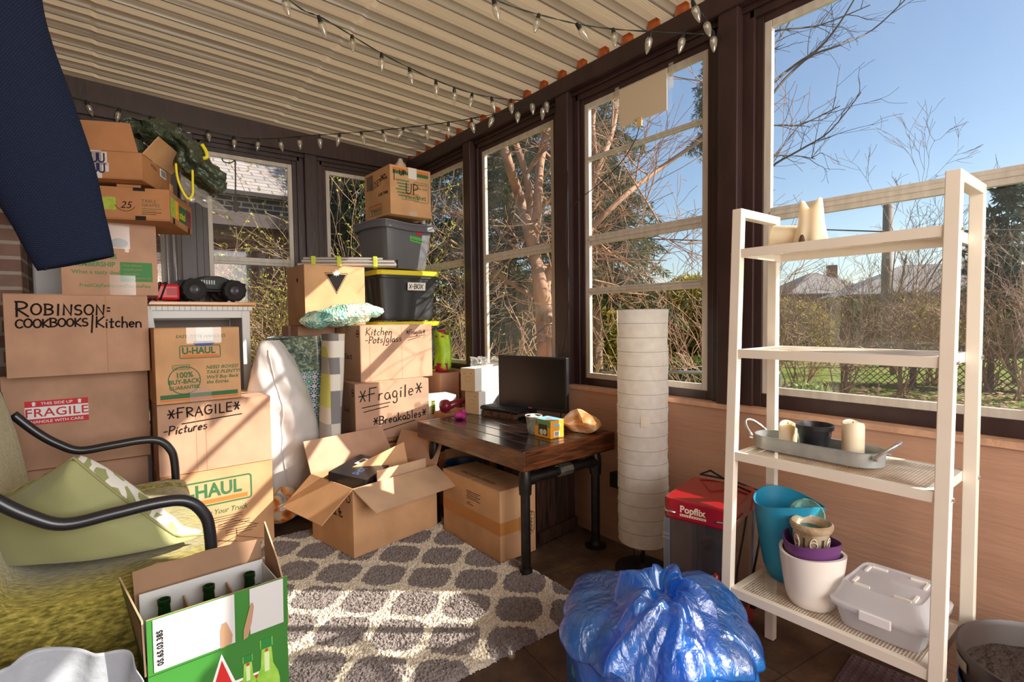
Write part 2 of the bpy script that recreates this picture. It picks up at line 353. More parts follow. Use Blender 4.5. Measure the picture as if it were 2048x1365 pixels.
M_WHITE = mat('white_paint', (236, 230, 218), .45, var=.03)
M_INK = mat('black_ink', (26, 22, 23), .75, spec=.15)
M_MARK = mat('black_marker', (30, 24, 26), .7, spec=.1)
M_GRN = mat('green_print', (50, 104, 62), .7)
M_ORG = mat('orange_print', (222, 112, 44), .7)
M_REDP = mat('red_print', (205, 35, 48), .6)
M_WHT = mat('white_print', (238, 238, 236), .6)
M_CARD = cardboard('brown_cardboard', (188, 148, 122))
M_CARD2 = cardboard('orange_brown_cardboard', (202, 156, 114))
M_CARD3 = cardboard('pale_cardboard_inner', (196, 162, 132))
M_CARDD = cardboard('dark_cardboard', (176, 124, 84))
M_TAPE = film('clear_packing_tape', (250, 246, 238), .8, .18, (240, 238, 232), .3, 1.6)

# ------------------------------------------------------------------ room shell
XW, YW = 1.977, 3.875
struct(MB().box((-.5, -1.9, -.12), (2.08, 3.98, 0)).build('floor', M_FLOOR), 'dark stone-pattern vinyl floor of the porch', 'floor')
r = MB().box((XW, -1.9, -.45), (2.09, 3.98, .742)).build('wall_right', M_TAN); struct(r, 'low tan plywood wall under the long row of windows', 'wall')
b = MB()
b.box((1.968, -1.9, .742), (2.13, 3.98, .762)); b.build('windowsill', M_SILL, r)
struct(MB().box((-.5, YW, -.45), (2.09, 3.98, .742)).box((-.5, YW - .008, .742), (2.09, 3.985, .762)).build('wall_back', M_TAN), 'low tan wall under the far windows, behind the boxes', 'wall')
struct(MB().box((-.62, -1.9, -.1), (-.4, 3.98, 2.75)).build('wall_left', nodes_mat('house_brick', _brick(3, (150, 120, 108), (128, 98, 88), (176, 162, 150), msz=.009), .85)), 'grey-brown brick house wall at the left edge', 'wall')
struct(MB().box((-.40, 3.40, 0), (-.305, 3.87, 2.3)).build('trim_14', MATS['house_brick']), 'brick return of the house wall beside the far window', 'wall')
posts_y = [(2.96, 3.045), (2.022, 2.115), (1.077, 1.16), (.05, .135), (-.815, -.73), (-1.76, -1.675)]
for i, (a, c) in enumerate(posts_y):
    struct(MB().box((1.972, a, .755), (2.075, c, 2.335)).build('trim_%d' % (i + 1), M_BROWN, bevel=.004), 'dark brown post of the window wall', 'post')
bx_ = [(1.165, 1.253), (.395, .482), (-.40, -.30)]
for i, (a, c) in enumerate(bx_):
    struct(MB().box((a, YW - .005, .755), (c, YW + .1, 2.335)).build('trim_%d' % (i + 7), M_BROWN, bevel=.004), 'dark brown post of the far wall', 'post')
struct(MB().box((XW - .02, YW - .03, .755), (2.09, 3.98, 2.335)).build('trim_10', M_BROWN), 'dark brown corner post', 'post')
SL = .042
def zc(x): return 2.432 + (XW - x) * SL
b = MB(); b.box((1.962, -1.9, 2.322), (2.11, 3.98, 2.402)); b.box((1.975, -1.9, 2.395), (2.13, 3.98, 2.412))
b.box((2.0, -1.9, 2.300), (2.11, 3.98, 2.322)); struct(b.build('trim_11', M_BROWN, bevel=.004), 'dark brown top beam over the long window wall', 'beam')
b = MB(); k = [(-.5, 2.318), (1.99, 2.322), (1.99, zc(1.99) - .004), (-.5, zc(-.5) - .004)]
b.prism(k, .12, M.Translation((0, YW + .1, 0)) @ M.Rotation(R_(90), 4, 'X'))
b.box((-.5, YW + .01, 2.296), (2.0, YW + .1, 2.32)); struct(b.build('trim_12', M_BROWN), 'dark brown sloping top beam of the far wall', 'beam')
b = MB()
for a, c in ((-1.9, -.3), (.05, .6), (1.0, 1.7), (2.1, 2.8), (3.0, 3.9)): pass
i = 0; y = -1.872 + .148 - .148
while y < 3.85:
    b.poly([(1.985, y + .055, 2.405), (1.985, y + .135, 2.405), (1.985, y + .122, 2.458), (1.985, y + .068, 2.458)])
    y += .148
struct(b.build('trim_13', M_RUST, solid=.004), 'rusty orange closure strips between beam and roof sheet', 'closure strips')
# end and head of the porch behind the camera: low wall and header, open above
struct(MB().box((-.5, -1.95, -.1), (2.08, -1.85, .76)).box((-.5, -1.95, 2.3), (2.08, -1.85, 2.55)).build('wall_front', M_TAN), 'low wall at the open end of the porch', 'wall')
# ceiling: translucent corrugated sheet
def _ceil(n, l, p):
    tc = n.new('ShaderNodeTexCoord'); t = n.new('ShaderNodeTexNoise'); t.inputs['Scale'].default_value = 3; t.inputs['Detail'].default_value = 6
    mp = n.new('ShaderNodeMapping'); mp.inputs['Scale'].default_value = (.5, 6, 1); l.new(tc.outputs['Object'], mp.inputs[0]); l.new(mp.outputs[0], t.inputs[0])
    cr = ramp(n, [(.3, (146, 130, 110)), (.7, (178, 164, 142))]); l.new(t.outputs[0], cr.inputs[0])
    w = n.new('ShaderNodeTexWave'); w.bands_direction = 'Y'; w.inputs['Scale'].default_value = 26; w.inputs['Distortion'].default_value = .2; l.new(tc.outputs['Object'], w.inputs[0])
    bp = n.new('ShaderNodeBump'); bp.inputs['Strength'].default_value = .35; bp.inputs['Distance'].default_value = .003; l.new(w.outputs[0], bp.inputs['Height'])
    l.new(cr.outputs[0], p.inputs['Base Color']); l.new(bp.outputs[0], p.inputs['Normal']); p.inputs['Roughness'].default_value = .3
    out = n['Material Output']; tl = n.new('ShaderNodeBsdfTranslucent'); tl.inputs[0].default_value = lin((182, 160, 130)); ms = n.new('ShaderNodeMixShader'); ms.inputs[0].default_value = .26
    l.new(p.outputs[0], ms.inputs[1]); l.new(tl.outputs[0], ms.inputs[2]); l.new(ms.outputs[0], out.inputs[0])
M_CEIL = nodes_mat('corrugated_fibreglass', _ceil, .35, .5)
prof = []; y = -2.02
while y < 4.1:
    for dy, dz in ((0, 0), (.052, 0), (.066, .03), (.082, .03), (.108, .03), (.124, .03), (.14, 0)): prof.append((y + dy, dz))
    y += .148
b = MB(); xs = [-.6, 0.0, 0.02, .95, .97, 1.6, 2.12]
for j, x in enumerate(xs):
    for (yy, dz) in prof: b.v.append(V((x, yy, zc(x) + dz + (.004 if j in (1, 3) else 0))))
n_ = len(prof)
for j in range(len(xs) - 1):
    for i in range(n_ - 1): b.f.append((j * n_ + i, j * n_ + i + 1, (j + 1) * n_ + i + 1, (j + 1) * n_ + i)); b.m.append(0)
struct(b.build('ceiling', M_CEIL), 'cream corrugated roof sheet seen from below', 'ceiling')

# ------------------------------------------------------------------ windows
def window(i, side, a, c, bottom, rails, panes, label, thin=()):
    """aluminium storm window between a and c along a wall; rails: heights; panes: (z0, z1)"""
    top = 2.243; d = .045
    def bx(mb, u0, u1, z0, z1, off=0, dd=.022):
        if side == 'R': mb.box((2.03 + off, min(u0, u1), z0), (2.03 + off + dd, max(u0, u1), z1))
        else: mb.box((min(u0, u1), YW + .05 + off, z0), (max(u0, u1), YW + .05 + off + dd, z1))
    f = MB(); w = .028
    bx(f, a, a + w, bottom, top); bx(f, c - w, c, bottom, top); bx(f, a + w, c - w, top - w, top); bx(f, a + w, c - w, bottom, bottom + w)
    for z, t in rails: bx(f, a + w, c - w, z - t / 2, z + t / 2); bx(f, a + w, c - w, z - t * .12, z + t * .2, -.006, .006)
    o = f.build('window_%d' % i, M_ALU, bevel=.002); struct(o, label, 'window')
    t = MB()
    for u0, u1, z0, z1 in ((a - .085, a, .76, 2.3), (c, c + .085, .76, 2.3), (a, c, top, 2.3), (a, c, .76, bottom)):
        bx(t, u0, u1, z0, z1, -.004, .04)
        bx(t, u0 - .01 if u0 < a else u0, u1 + .0, z0, z1, .012, .05) if False else None
    for u0, u1, z0, z1 in ((a - .085, a - .03, .76, 2.3), (c + .03, c + .085, .76, 2.3), (a - .05, c + .05, 2.27, 2.3)): bx(t, u0, u1, z0, z1, -.018, .016)
    t.build('window_trim', M_BROWN, o, bevel=.003)
    for z0, z1 in panes:
        g = MB()
        if side == 'R': g.quad((2.041, a + w, z0), (2.041, c - w, z0), (2.041, c - w, z1), (2.041, a + w, z1))
        else: g.quad((a + w, YW + .062, z0), (c - w, YW + .062, z0), (c - w, YW + .062, z1), (a + w, YW + .062, z1))
        g.build('glass_pane', M_GLASS, o)
    return o
window(1, 'R', 3.115, 3.76, .80, [(1.53, .05)], [(.82, 1.52), (1.54, 2.22)], 'narrow side window nearest the far corner')
window(2, 'R', 2.19, 2.895, .80, [(1.53, .05)], [(.82, 1.52), (1.54, 2.22)], 'side window with the orange-barked tree right outside')
window(3, 'R', 1.235, 1.95, .80, [(1.53, .05), (1.262, .035), (1.955, .022)], [(1.27, 1.52), (1.54, 2.22)], 'side window with its lower sash raised, behind the paper lamp')
window(4, 'R', .222, 1.0, .815, [(1.51, .05)], [(.83, 1.5), (1.53, 2.22)], 'wide side window behind the white shelf')
window(5, 'R', -.65, -.03, .80, [(1.53, .05)], [(.82, 1.52), (1.54, 2.22)], 'side window beside the camera')
window(6, 'R', -1.6, -.89, .80, [(1.53, .05)], [(.82, 1.52), (1.54, 2.22)], 'side window by the open end of the porch')
window(7, 'B', 1.33, 1.88, .80, [(1.54, .05)], [(.82, 1.52), (1.54, 2.22)], 'far window nearest the corner')
window(8, 'B', .555, 1.09, .80, [(1.54, .05)], [(.82, 1.52), (1.54, 2.22)], 'far window looking at the roof next door')
window(9, 'B', -.225, .32, .80, [(1.54, .05)], [(.82, 1.52), (1.54, 2.22)], 'far window behind the tall stack of boxes')
# ------------------------------------------------------------------ cardboard boxes
def carton(label, cx, cy, z0, w, d, h, yaw, m=None, name='cardboard_box', group=None, tape=True, seam=True, bev=.004, tapes='T'):
    m = m or M_CARD
    b = MB(); T = None
    b.box((-w / 2, -d / 2, 0), (w / 2, d / 2, h - .004))
    # two outer top flaps with a hair gap along the middle
    b.box((-w / 2, -d / 2, h - .004), (w / 2, -.0015, h)); b.box((-w / 2, .0015, h - .004), (w / 2, d / 2, h))
    o = b.build(name, m, None, loc=(cx, cy, z0 + .0015), rot=(0, 0, yaw), bevel=bev)
    tag(o, label, 'box', group)
    if tape:
        t = MB(); k = .001
        t.quad((-w / 2, -.026, h + k), (w / 2, -.026, h + k), (w / 2, .026, h + k), (-w / 2, .026, h + k))
        for s in (-1, 1):
            x = s * (w / 2 + k); t.quad((x, -.026, h + k), (x, .026, h + k), (x, .026, h - .07), (x, -.026, h - .07))
        t.build('packing_tape', M_TAPE, o)
    return o
def F_(o, side, w, d, h): return bf(w, d, h, side)
def haul(o, F, u, v, w, flip=False, bar=True, mg=None):
    """moving-box emblem: outlined lettering over an orange bar; (u, v) is its lower left corner, w its width"""
    h = w * .36; mg = mg or M_GRN
    if flip: F = F @ M.Translation((2 * u + w, 2 * v + h, 0)) @ rots(math.pi, 'Z')
    decal(o, F, rring(u, v, u + w, v + h, w * .05, w * .022), mg, 'printed_emblem_outline')
    decal(o, F, [rect(u + w * .06, v + h * .1, u + w * .94, v + h * .26)], M_ORG, 'printed_orange_bar')
    text(o, F, 'U-HAUL', u + w * .06, v + h * .36, h * .72, mg, bold=.03, sx=w * .88 / (h * .72 * 3.98), name='printed_emblem')

# --- left: stack of three plain boxes beside the brick wall
o = carton('tall plain cardboard box at the floor, lowest of the stack behind the loveseat', -.123, 3.235, 0, .535, .34, .478, -.02)
w, d, h = .515, .34, .42
o = carton('cardboard box with a red FRAGILE sticker, middle of the stack behind the loveseat', -.100, 3.245, .48, w, d, h, -.02)
F = bf(w, d, h, 'F'); u0, v0 = .072, .20
decal(o, F, [rect(u0, v0, u0 + .215, v0 + .105)], M_REDP, 'fragile_sticker')
decal(o, F, [rect(u0, v0 + .026, u0 + .215, v0 + .078)], M_WHT, 'sticker_band', e=EPS)
text(o, F, 'FRAGILE', u0 + .107, v0 + .035, .052, M_REDP, .012, align='CENTER', sx=1.08, e=EPS * 1.6, sp=1.05)
text(o, F, 'THIS SIDE UP', u0 + .107, v0 + .086, .017, M_WHT, .01, align='CENTER', sx=1.1, e=EPS * 1.6)
text(o, F, 'HANDLE WITH CARE', u0 + .107, v0 + .007, .017, M_WHT, .01, align='CENTER', sx=1.1, e=EPS * 1.6)
for du in (.03, .185): decal(o, F, [[(u0 + du - .009, v0 + .095), (u0 + du, v0 + .102), (u0 + du + .009, v0 + .095)], rect(u0 + du - .005, v0 + .083, u0 + du + .005, v0 + .095)], M_WHT, 'sticker_arrow', e=EPS)
w, d, h = .484, .34, .35
o = carton('cardboard box marked COOKBOOKS/Kitchen in black marker, topmost of its stack', -.083, 3.117, .90, w, d, h, 0)
F = bf(w, d, h, 'F')
hand(o, F, 'R', .035, .255, .064, M_MARK, .0075); hand(o, F, 'OBINSON:', .083, .262, .044, M_MARK, .0068, rot=-.01, gap=.22)
hand(o, F, 'COOKBOOKS', .034, .208, .0335, M_MARK, .0062, rot=.02, gap=.13); hand(o, F, '/Kitchen', .273, .205, .045, M_MARK, .0062, gap=.12)
M_CRE = mat('cardboard_crease', (176, 132, 100), .8)
line(o, F, [(.33, .005), (.33, .345)], M_CRE, .0025, 'crease')
w, d, h = .345, .30, .325
o = carton('cardboard box with green membership printing standing on the COOKBOOKS box', .038, 3.11, 1.25, w, d, h, -.05)
F = bf(w, d, h, 'F'); GP = mat('dull_green_print', (70, 138, 78), .7)
text(o, F, 'SEASONS PASS', .035, .163, .030, GP, .025, sx=.82); text(o, F, 'MEMBERSHIP', .035, .127, .030, GP, .025, sx=.9); text(o, F, 'What a tasty deal!', .035, .093, .024, GP, .012)
text(o, F, 'FreshCityFarms.com/SeasonsPass', .06, .035, .022, GP, .012, sx=.86)
decal(o, F, [rect(.205, .062, .325, .15)], GP, 'printed_green_panel')
for k, s in enumerate(('Free delivery', 'Loyalty perks', 'Local deals', 'Unique experiences')): text(o, F, '- ' + s, .212, .132 - k * .019, .0125, M_CARD, .0, e=EPS * 1.5)
decal(o, F, [rect(.165, .21, .245, .325), rect(.225, .195, .24, .215)], M_TAPE, 'crossed_tape', e=EPS)
decal(o, F, disc(.205, .235, .022, 16, 0, 1.5), mat('box_hand_hole', (60, 40, 28), .9), 'hand_hole', e=EPS * .6)
decal(o, F, [rect(.165, .0, .26, .09)], M_TAPE, 'bottom_tape', e=EPS * 1.8)

# --- produce trays
def crate(label, cx, cy, z0, w, d, h, yaw, long_print=True):
    b = MB(); t = .006
    b.box((-w / 2, -d / 2, 0), (w / 2, d / 2, t)); b.box((-w / 2, -d / 2, t), (w / 2, -d / 2 + t, h)); b.box((-w / 2, d / 2 - t, t), (w / 2, d / 2, h))
    b.box((-w / 2, -d / 2 + t, t), (-w / 2 + t, d / 2 - t, h)); b.box((w / 2 - t, -d / 2 + t, t), (w / 2, d / 2 - t, h))
    for s in (-1, 1): b.box((s * .13 - .045, -d / 2 - .001, h), (s * .13 + .045, -d / 2 + t, h + .012))
    for s in (-1, 1): b.box((w / 2 - t, s * d * .36 - .02, h), (w / 2, s * d * .36 + .02, h + .035))
    o = b.build('produce_tray', M_CARDD, None, loc=(cx, cy, z0 + .002), rot=(0, 0, yaw), bevel=.002); tag(o, label, 'box')
    F, R = bf(w, d, h, 'F'), bf(w, d, h, 'R'); dk = mat('tray_slot', (30, 24, 22), .9)
    decal(o, F, [rect(w - .13, 0, w - .09, .018), rect(w - .135, h - .014, w - .09, h), rect(.09, 0, .13, .018)], dk, 'slot')
    decal(o, R, [rect(.05, .0, .085, .026), rect(d - .085, 0, d - .05, .026)], dk, 'slot')
    lime = mat('grape_green_print', (148, 168, 52), .6, col2=(176, 196, 84), vs_=40); sun = mat('sunny_orange_print', (238, 140, 30), .6, col2=(250, 196, 60), vs_=14)
    gp = mat('banner_green_print', (36, 104, 60), .6); yl = mat('yellow_print', (226, 222, 60), .6); pu = mat('grape_purple_print', (112, 40, 62), .6, col2=(150, 66, 84), vs_=40)
    pn = [rect(w - .27, .04, w - .2, .095)]
    decal(o, F, pn, lime, 'printed_grapes'); decal(o, F, disc(w - .245, .066, .024), mat('grape_pale_print', (172, 186, 70), .6), 'printed_grape', e=EPS)
    text(o, F, '25', w - .185, .05, .042, M_INK, .0, shear=.3); line(o, F, arc(w - .165, .075, .04, .038, 200, 330, 8), M_INK, .002)
    text(o, F, 'TABLE', w - .105, .078, .020, mat('grey_green_print', (90, 96, 74), .7), .0); text(o, F, 'GRAPES', w - .105, .06, .020, MATS['grey_green_print'], .0)
    for k in range(4): decal(o, F, [rect(w - .105, .05 - k * .008, w - .03 - .02 * (k % 2), .052 - k * .008)], gp if k < 2 else M_INK, 'printed_line')
    decal(o, F, [rect(.02, .03, .2, .13)], sun, 'printed_sun'); decal(o, F, [rect(.02, .012, .2, .034)], gp, 'printed_banner', e=EPS); text(o, F, 'solsol', .1, .016, .024, yl, .02, align='CENTER', e=EPS * 1.6)
    decal(o, R, [rect(.02, .03, .1, .115)], lime, 'printed_grapes'); decal(o, R, [rect(.1, .03, .155, .115)], sun, 'printed_sun')
    decal(o, R, [rect(.155, .03, d - .11, .105)], gp, 'printed_banner'); text(o, R, 'solsol', .162, .045, .052, yl, .02, e=EPS * 1.4, sx=.88); decal(o, R, [rect(d - .11, .03, d - .02, .11)], pu, 'printed_grapes')
    return o
crate('produce tray marked TABLE GRAPES with a green and yellow banner, on the membership box', .045, 3.07, 1.575, .56, .40, .141, -.33)
M_WPANEL = mat('white_laminate', (226, 226, 228), .4)
b = MB(); b.box((-.14, -.03, 0), (.14, .03, 1.56)); pnl = b.build('white_panel', M_WPANEL, None, loc=(-.150, 3.72, .001), rot=(0, 0, .03), bevel=.012); tag(pnl, 'plain white upright panel leaning in behind the boxes by the brick wall', 'panel')
crate('second produce tray with an orange sun print, half out of frame by the brick wall', -.20, 3.58, 1.565, .36, .30, .13, -.02)

# --- open box on the trays, flaps up
w, d, h, t = .30, .34, .115, .004
o = MB(); 
for a, c in (((-w / 2, -d / 2, 0), (w / 2, d / 2, t)), ((-w / 2, -d / 2, t), (w / 2, -d / 2 + t, h)), ((-w / 2, d / 2 - t, t), (w / 2, d / 2, h)), ((-w / 2, -d / 2 + t, t), (-w / 2 + t, d / 2 - t, h)), ((w / 2 - t, -d / 2 + t, t), (w / 2, d / 2 - t, h))): o.box(a, c)
o = o.build('cardboard_box', M_CARDD, None, loc=(.075, 2.95, 1.733), rot=(0, 0, -.40), bevel=.0015)
tag(o, 'open cardboard box with printed white tape, standing on the TABLE GRAPES tray', 'box')
MB().slab((-w / 2, -d / 2, h), (w / 2 - .01, -d / 2, h), (-w / 2 - .02, -d / 2 - .015, h + .115), t).build('flap', M_CARDD, o)
MB().slab((w / 2, -d / 2 + .01, h), (w / 2, d / 2, h), (w / 2 + .05, -d / 2 + .05, h + .09), t).build('flap', M_CARD2, o)
MB().slab((-w / 2, d / 2, h), (-w / 2, -d / 2 + .02, h), (-w / 2 - .07, d / 2 - .02, h + .06), t).build('flap', M_CARDD, o)
F = bf(w, d, h, 'F'); M_STAPE = mat('white_printed_tape', (214, 206, 200), .4)
decal(o, F, [rect(.085, 0, .155, h), rect(.065, .055, .175, h - .005), rect(.085, .028, .18, .065)], M_STAPE, 'printed_tape')
NV = mat('navy_print', (34, 30, 84), .6)
for v in (.062, .02):
    for q in (0, .026): decal(o, F, strokes([[(.118 + q, v + .04), (.118 + q, v + .014)] + arc(.128 + q, v + .014, .01, .01, 180, 360, 6) + [(.138 + q, v + .04)]], .006), NV, 'printed_chevron', e=EPS)
text(o, F, 'EINO', .092, .1, .026, NV, .0, rot=-math.pi / 2, e=EPS)
text(o, F, 'i', .235, h + .012, .06, M_INK, .03); text(o, F, 'CG1RC', .09, h + .03, .016, M_INK, rot=.6)
R = bf(w, d, h, 'R'); text(o, R, 'PTSTH', .1, h - .03, .02, M_INK, shear=.2, rot=-.1)
decal(o, R, [rect(.2, h - .045, .275, h - .008)], M_WHT, 'address_label'); decal(o, R, [rect(.215 + k * .006, h - .04, .218 + k * .006, h - .012) for k in range(9)], M_INK, 'printed_bars', e=EPS * 1.4)

# --- second stack: three boxes beside the dresser
w, d, h = .472, .36, .416
o = carton('cardboard box with a big green and orange emblem, on the floor under the Pictures box', .402, 2.985, 0, w, d, h, .03, M_CARD2)
F = bf(w, d, h, 'F'); haul(o, F, .03, .25, .345)
text(o, F, 'Loading Your Truck', .10, .205, .034, M_GRN, .012, shear=.25, sx=.9)
for k in range(9): decal(o, F, [rect(.19 + .03 * (k // 3), .185 - k * .011 - .004 * (k // 3), .33 + .03 * (k // 3) - .02 * (k % 3 == 2), .1875 - k * .011 - .004 * (k // 3))], M_INK, 'printed_line')
decal(o, F, strokes([[(.1, .11), (.28, .16), (.40, .11)], [(.14, .03), (.30, .075), (.42, .03)], [(.14, .03), (.14, .07)], [(.30, .075), (.30, .11)], [(.1, .11), (.30, .05)]], .002), M_INK, 'printed_diagram')
w, d, h = .478, .36, .328
o = carton('cardboard box marked FRAGILE and Pictures, on top of the big-emblem box', .405, 3.005, .418, w, d, h, .02)
F = bf(w, d, h, 'F'); hand(o, F, '*FRAGILE*', .04, .262, .043, M_MARK, .006, rot=.035, gap=.22); line(o, F, [(.095, .235), (.345, .252)], M_MARK, .005)
hand(o, F, '-Pictures', .02, .19, .036, M_MARK, .005, rot=.06, slant=.25)
for u in (.15, .19): line(o, F, [(u, .003), (u, h - .004)], M_CRE, .0022, 'crease')
w, d, h = .349, .35, .35
o = carton('cardboard box with 100% buy-back guarantee print, standing on the Pictures box', .338, 3.015, .748, w, d, h, .04, M_CARD2)
F = bf(w, d, h, 'F'); haul(o, F, .095, .205, .17)
text(o, F, 'EASY-TOTE HANDLES', w / 2 + .01, .302, .021, M_GRN, .01, align='CENTER', shear=.2)
decal(o, F, disc(.112, .105, .066, 26, .062), M_GRN, 'printed_ring'); decal(o, F, rring(.065, .155, .135, .178, .004, .0025), M_GRN, 'printed_plate')
text(o, F, 'U-HAUL', .1, .161, .0145, M_GRN, .02, align='CENTER', sx=1.1)
for s, v, sz in (('100%', .118, .036), ('BUY-BACK', .090, .029), ('GUARANTEE.', .064, .023)): text(o, F, s, .112, v, sz, M_GRN, .025, align='CENTER', sx=.9, rot=.03)
for k, s in enumerate(('NEED BOXES?', 'TAKE PLENTY!', "We'll Buy Back", 'the Extras.')): text(o, F, s, .2, .152 - k * .0235, .0225, M_GRN, .018, shear=.25)
decal(o, F, [rect(.015, .022, w - .015, .042)], M_GRN, 'printed_green_bar'); decal(o, F, [rect(.015, .012, w - .015, .019)], M_ORG, 'printed_orange_line')
decal(o, F, [rect(.13, 0, .22, .065)], M_TAPE, 'bottom_tape', e=EPS * 2); decal(o, F, [rect(.125, .275, .27, h)], M_TAPE, 'top_tape', e=EPS * 2)
decal(o, F, [rect(.165, .285, .235, h)], mat('white_tissue', (226, 222, 222), .7, bump=1, bs=90), 'tissue_paper', e=EPS)
decal(o, F, disc(.196, .277, .016, 18, 0, 2.8), mat('violet_cloth', (84, 74, 140), .8, col2=(70, 140, 176), vs_=10), 'hand_hole_cloth', e=EPS * .9)

# --- third stack: Kitchen / Fragile / U-HAUL in the middle
w, d, h = .47, .42, .42
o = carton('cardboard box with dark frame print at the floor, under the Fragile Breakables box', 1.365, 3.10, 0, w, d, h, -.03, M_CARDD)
F, L = bf(w, d, h, 'F'), bf(w, d, h, 'L'); haul(o, L, .15, .27, .24, mg=M_INK); decal(o, F, rring(.1, .29, .33, .39, .002, .006), M_INK, 'printed_frame'); text(o, F, 'VERY HANDY HANDLES', .12, .385, .024, M_INK, .01)
w, d, h = .468, .44, .337
o = carton('cardboard box marked Fragile and Breakables, in the middle of its stack', 1.354, 3.10, .42, w, d, h, -.035)
F, L = bf(w, d, h, 'F'), bf(w, d, h, 'L')
decal(o, L, disc(d - .035, h - .055, .022, 18, .017), M_INK, 'printed_ring'); decal(o, L, [rect(d - .046, h - .06, d - .024, h - .05)], M_INK, 'printed_arrow')
text(o, L, '2 cu. ft.', d - .19, .16, .04, M_INK, .02, sx=.8)
hand(o, F, '*Fragile*', .02, .225, .072, M_MARK, .006, rot=.05, gap=.2, slant=.1); line(o, F, [(.04, .195), (.21, .212)], M_MARK, .005); line(o, F, [(.05, .17), (.2, .19)], M_MARK, .005)
hand(o, F, '*Breakables*', .105, .085, .046, M_MARK, .006, rot=.06, gap=.17, slant=.1); line(o, F, [(.165, .05), (.37, .085)], M_MARK, .005)
decal(o, F, [rect(.33, .22, .468, .25)], M_TAPE, 'tape_edge')
w, d, h = .485, .37, .335
o = carton('cardboard box marked Kitchen Pots/glass, topmost of its stack by the yellow-lidded totes', 1.413, 3.142, .758, w, d, h, .025)
F, L = bf(w, d, h, 'F'), bf(w, d, h, 'L')
decal(o, L, disc(d - .032, h - .05, .022, 18, .017), M_INK, 'printed_ring'); decal(o, L, [rect(d - .043, h - .055, d - .021, h - .045)], M_INK, 'printed_arrow')
text(o, L, '2 cu. ft.', .14, .13, .046, M_INK, .02, sx=.8)
hand(o, F, 'Kitchen', .035, .275, .042, M_MARK, .0038, gap=.18, slant=.2); hand(o, F, '-Pots/glass', .03, .225, .04, M_MARK, .0038, gap=.15, slant=.25, rot=.03)
hand(o, F, '*Fragile*', .30, .275, .026, M_MARK, .0032, gap=.15, slant=.15); line(o, F, [(.32, .255), (.44, .268)], M_MARK, .0028); line(o, F, [(.31, .236), (.4, .256)], M_MARK, .0028)
for u in (.06, .27): line(o, F, [(u, .003), (u, h - .004)], M_CRE, .002, 'crease')

# --- behind: box with a maple leaf triangle, on a plain one
o = carton('plain cardboard box standing on the floor behind the patterned cushion', 1.135, 3.525, 0, .40, .33, 1.094, .03)
w, d, h = .385, .34, .372
o = carton('cardboard box printed with a black triangle and a maple leaf, by the far window', 1.145, 3.43, 1.096, w, d, h, .03, M_CARD2, tape=False)
F, L = bf(w, d, h, 'F'), bf(w, d, h, 'L')
decal(o, F, [[(.135, .318), (.26, .318), (.197, .205)]], M_INK, 'printed_triangle'); decal(o, F, strokes([[(.125, .325), (.27, .325), (.197, .196), (.125, .325)]], .003), M_INK, 'printed_triangle_outline')
leaf = [(0, -.5), (.05, -.2), (.4, -.28), (.33, -.12), (.62, .12), (.48, .16), (.52, .34), (.3, .3), (.2, .42), (.14, .3), (.17, .6), (.08, .55), (0, .8)]
leaf = leaf + [(-x, y) for x, y in leaf[-2:0:-1]]
decal(o, F, [[(.197 + x * .042, .322 + y * .042) for x, y in leaf]], mat('pale_leaf_print', (232, 214, 194), .7), 'printed_leaf', e=EPS * 1.5)
decal(o, L, disc(d - .13, h - .09, .014), M_INK, 'hand_hole')
# --- plastic totes
def tote(label, cx, cy, z0, w, d, h, yaw, body, lid_m, name='storage_tote', rim=.022):
    t = thing(name, label, 'storage tote', (cx, cy, z0), yaw)
    k = .86; b = MB()
    pr = [(.001, .002), (k * .97, .002), (k, .02), (.985, h - .055), (1.0, h - .05)]
    def wv(p, a, z):
        r = 1.0
        if .03 < z < h - .06 and math.cos(a * 14) > .35: r = .975
        return V((p.x * r * w / 2, p.y * r * d / 2, p.z))
    b.lathe([(r, z) for r, z in [(.001, .002), (k * .97, .002), (k, .02), (k + .01, .035), (.975, h - .06), (1.0, h - .055), (1.0, h - .03)]], 84, sq=1.2, warp=wv)
    b.build('tub', body, t, smooth=True, auto=.6)
    l = MB(); l.lathe([(1.03, h - .035), (1.045, h - .03), (1.045, h - .004), (1.0, h), (.93, h), (.92, h - .006), (.001, h - .006)], 60, sq=1.6, warp=lambda p, a, z: V((p.x * w / 2, p.y * d / 2, p.z)))
    lo = l.build('lid', lid_m, t, smooth=True, auto=.5)
    return t, lo
M_YEL = mat('yellow_plastic', (232, 212, 40), .38); M_DKT = mat('black_tote_plastic', (40, 40, 44), .45, bump=.1, bs=200)
M_GRYT = mat('grey_tote_plastic', (98, 98, 104), .5, var=.05); M_GLID = mat('grey_tote_lid', (112, 112, 118), .5)
ty = 0.0
t3, _ = tote('black tote with yellow lid low behind the Kitchen box, third from the top', 1.715, 3.565, .381, .47, .42, .365, ty, M_DKT, M_YEL)
t4, _ = tote('black tote on the floor in the far corner, bottom of the tote stack', 1.715, 3.565, 0, .47, .42, .374, ty, M_DKT, M_YEL)
t2, _ = tote('black tote with yellow lid right under the tote with the paper label', 1.715, 3.565, .753, .47, .42, .36, ty, M_DKT, M_YEL)
t1, l1 = tote('black tote with yellow lid and a handwritten white paper label', 1.715, 3.565, 1.119, .47, .42, .355, ty, M_DKT, M_YEL)
FT = fr((0, -.2075, .0), (1, 0, 0), (0, -.08, 1))
lab = decal(t1, FT, [rect(-.03, .215, .11, .27)], mat('white_paper', (240, 236, 226), .7), 'paper_label', e=.002); hand(t1, FT @ M.Translation((0, 0, .002)), 'X-BOX', -.02, .228, .030, M_MARK, .0045, gap=.16, slant=.15)
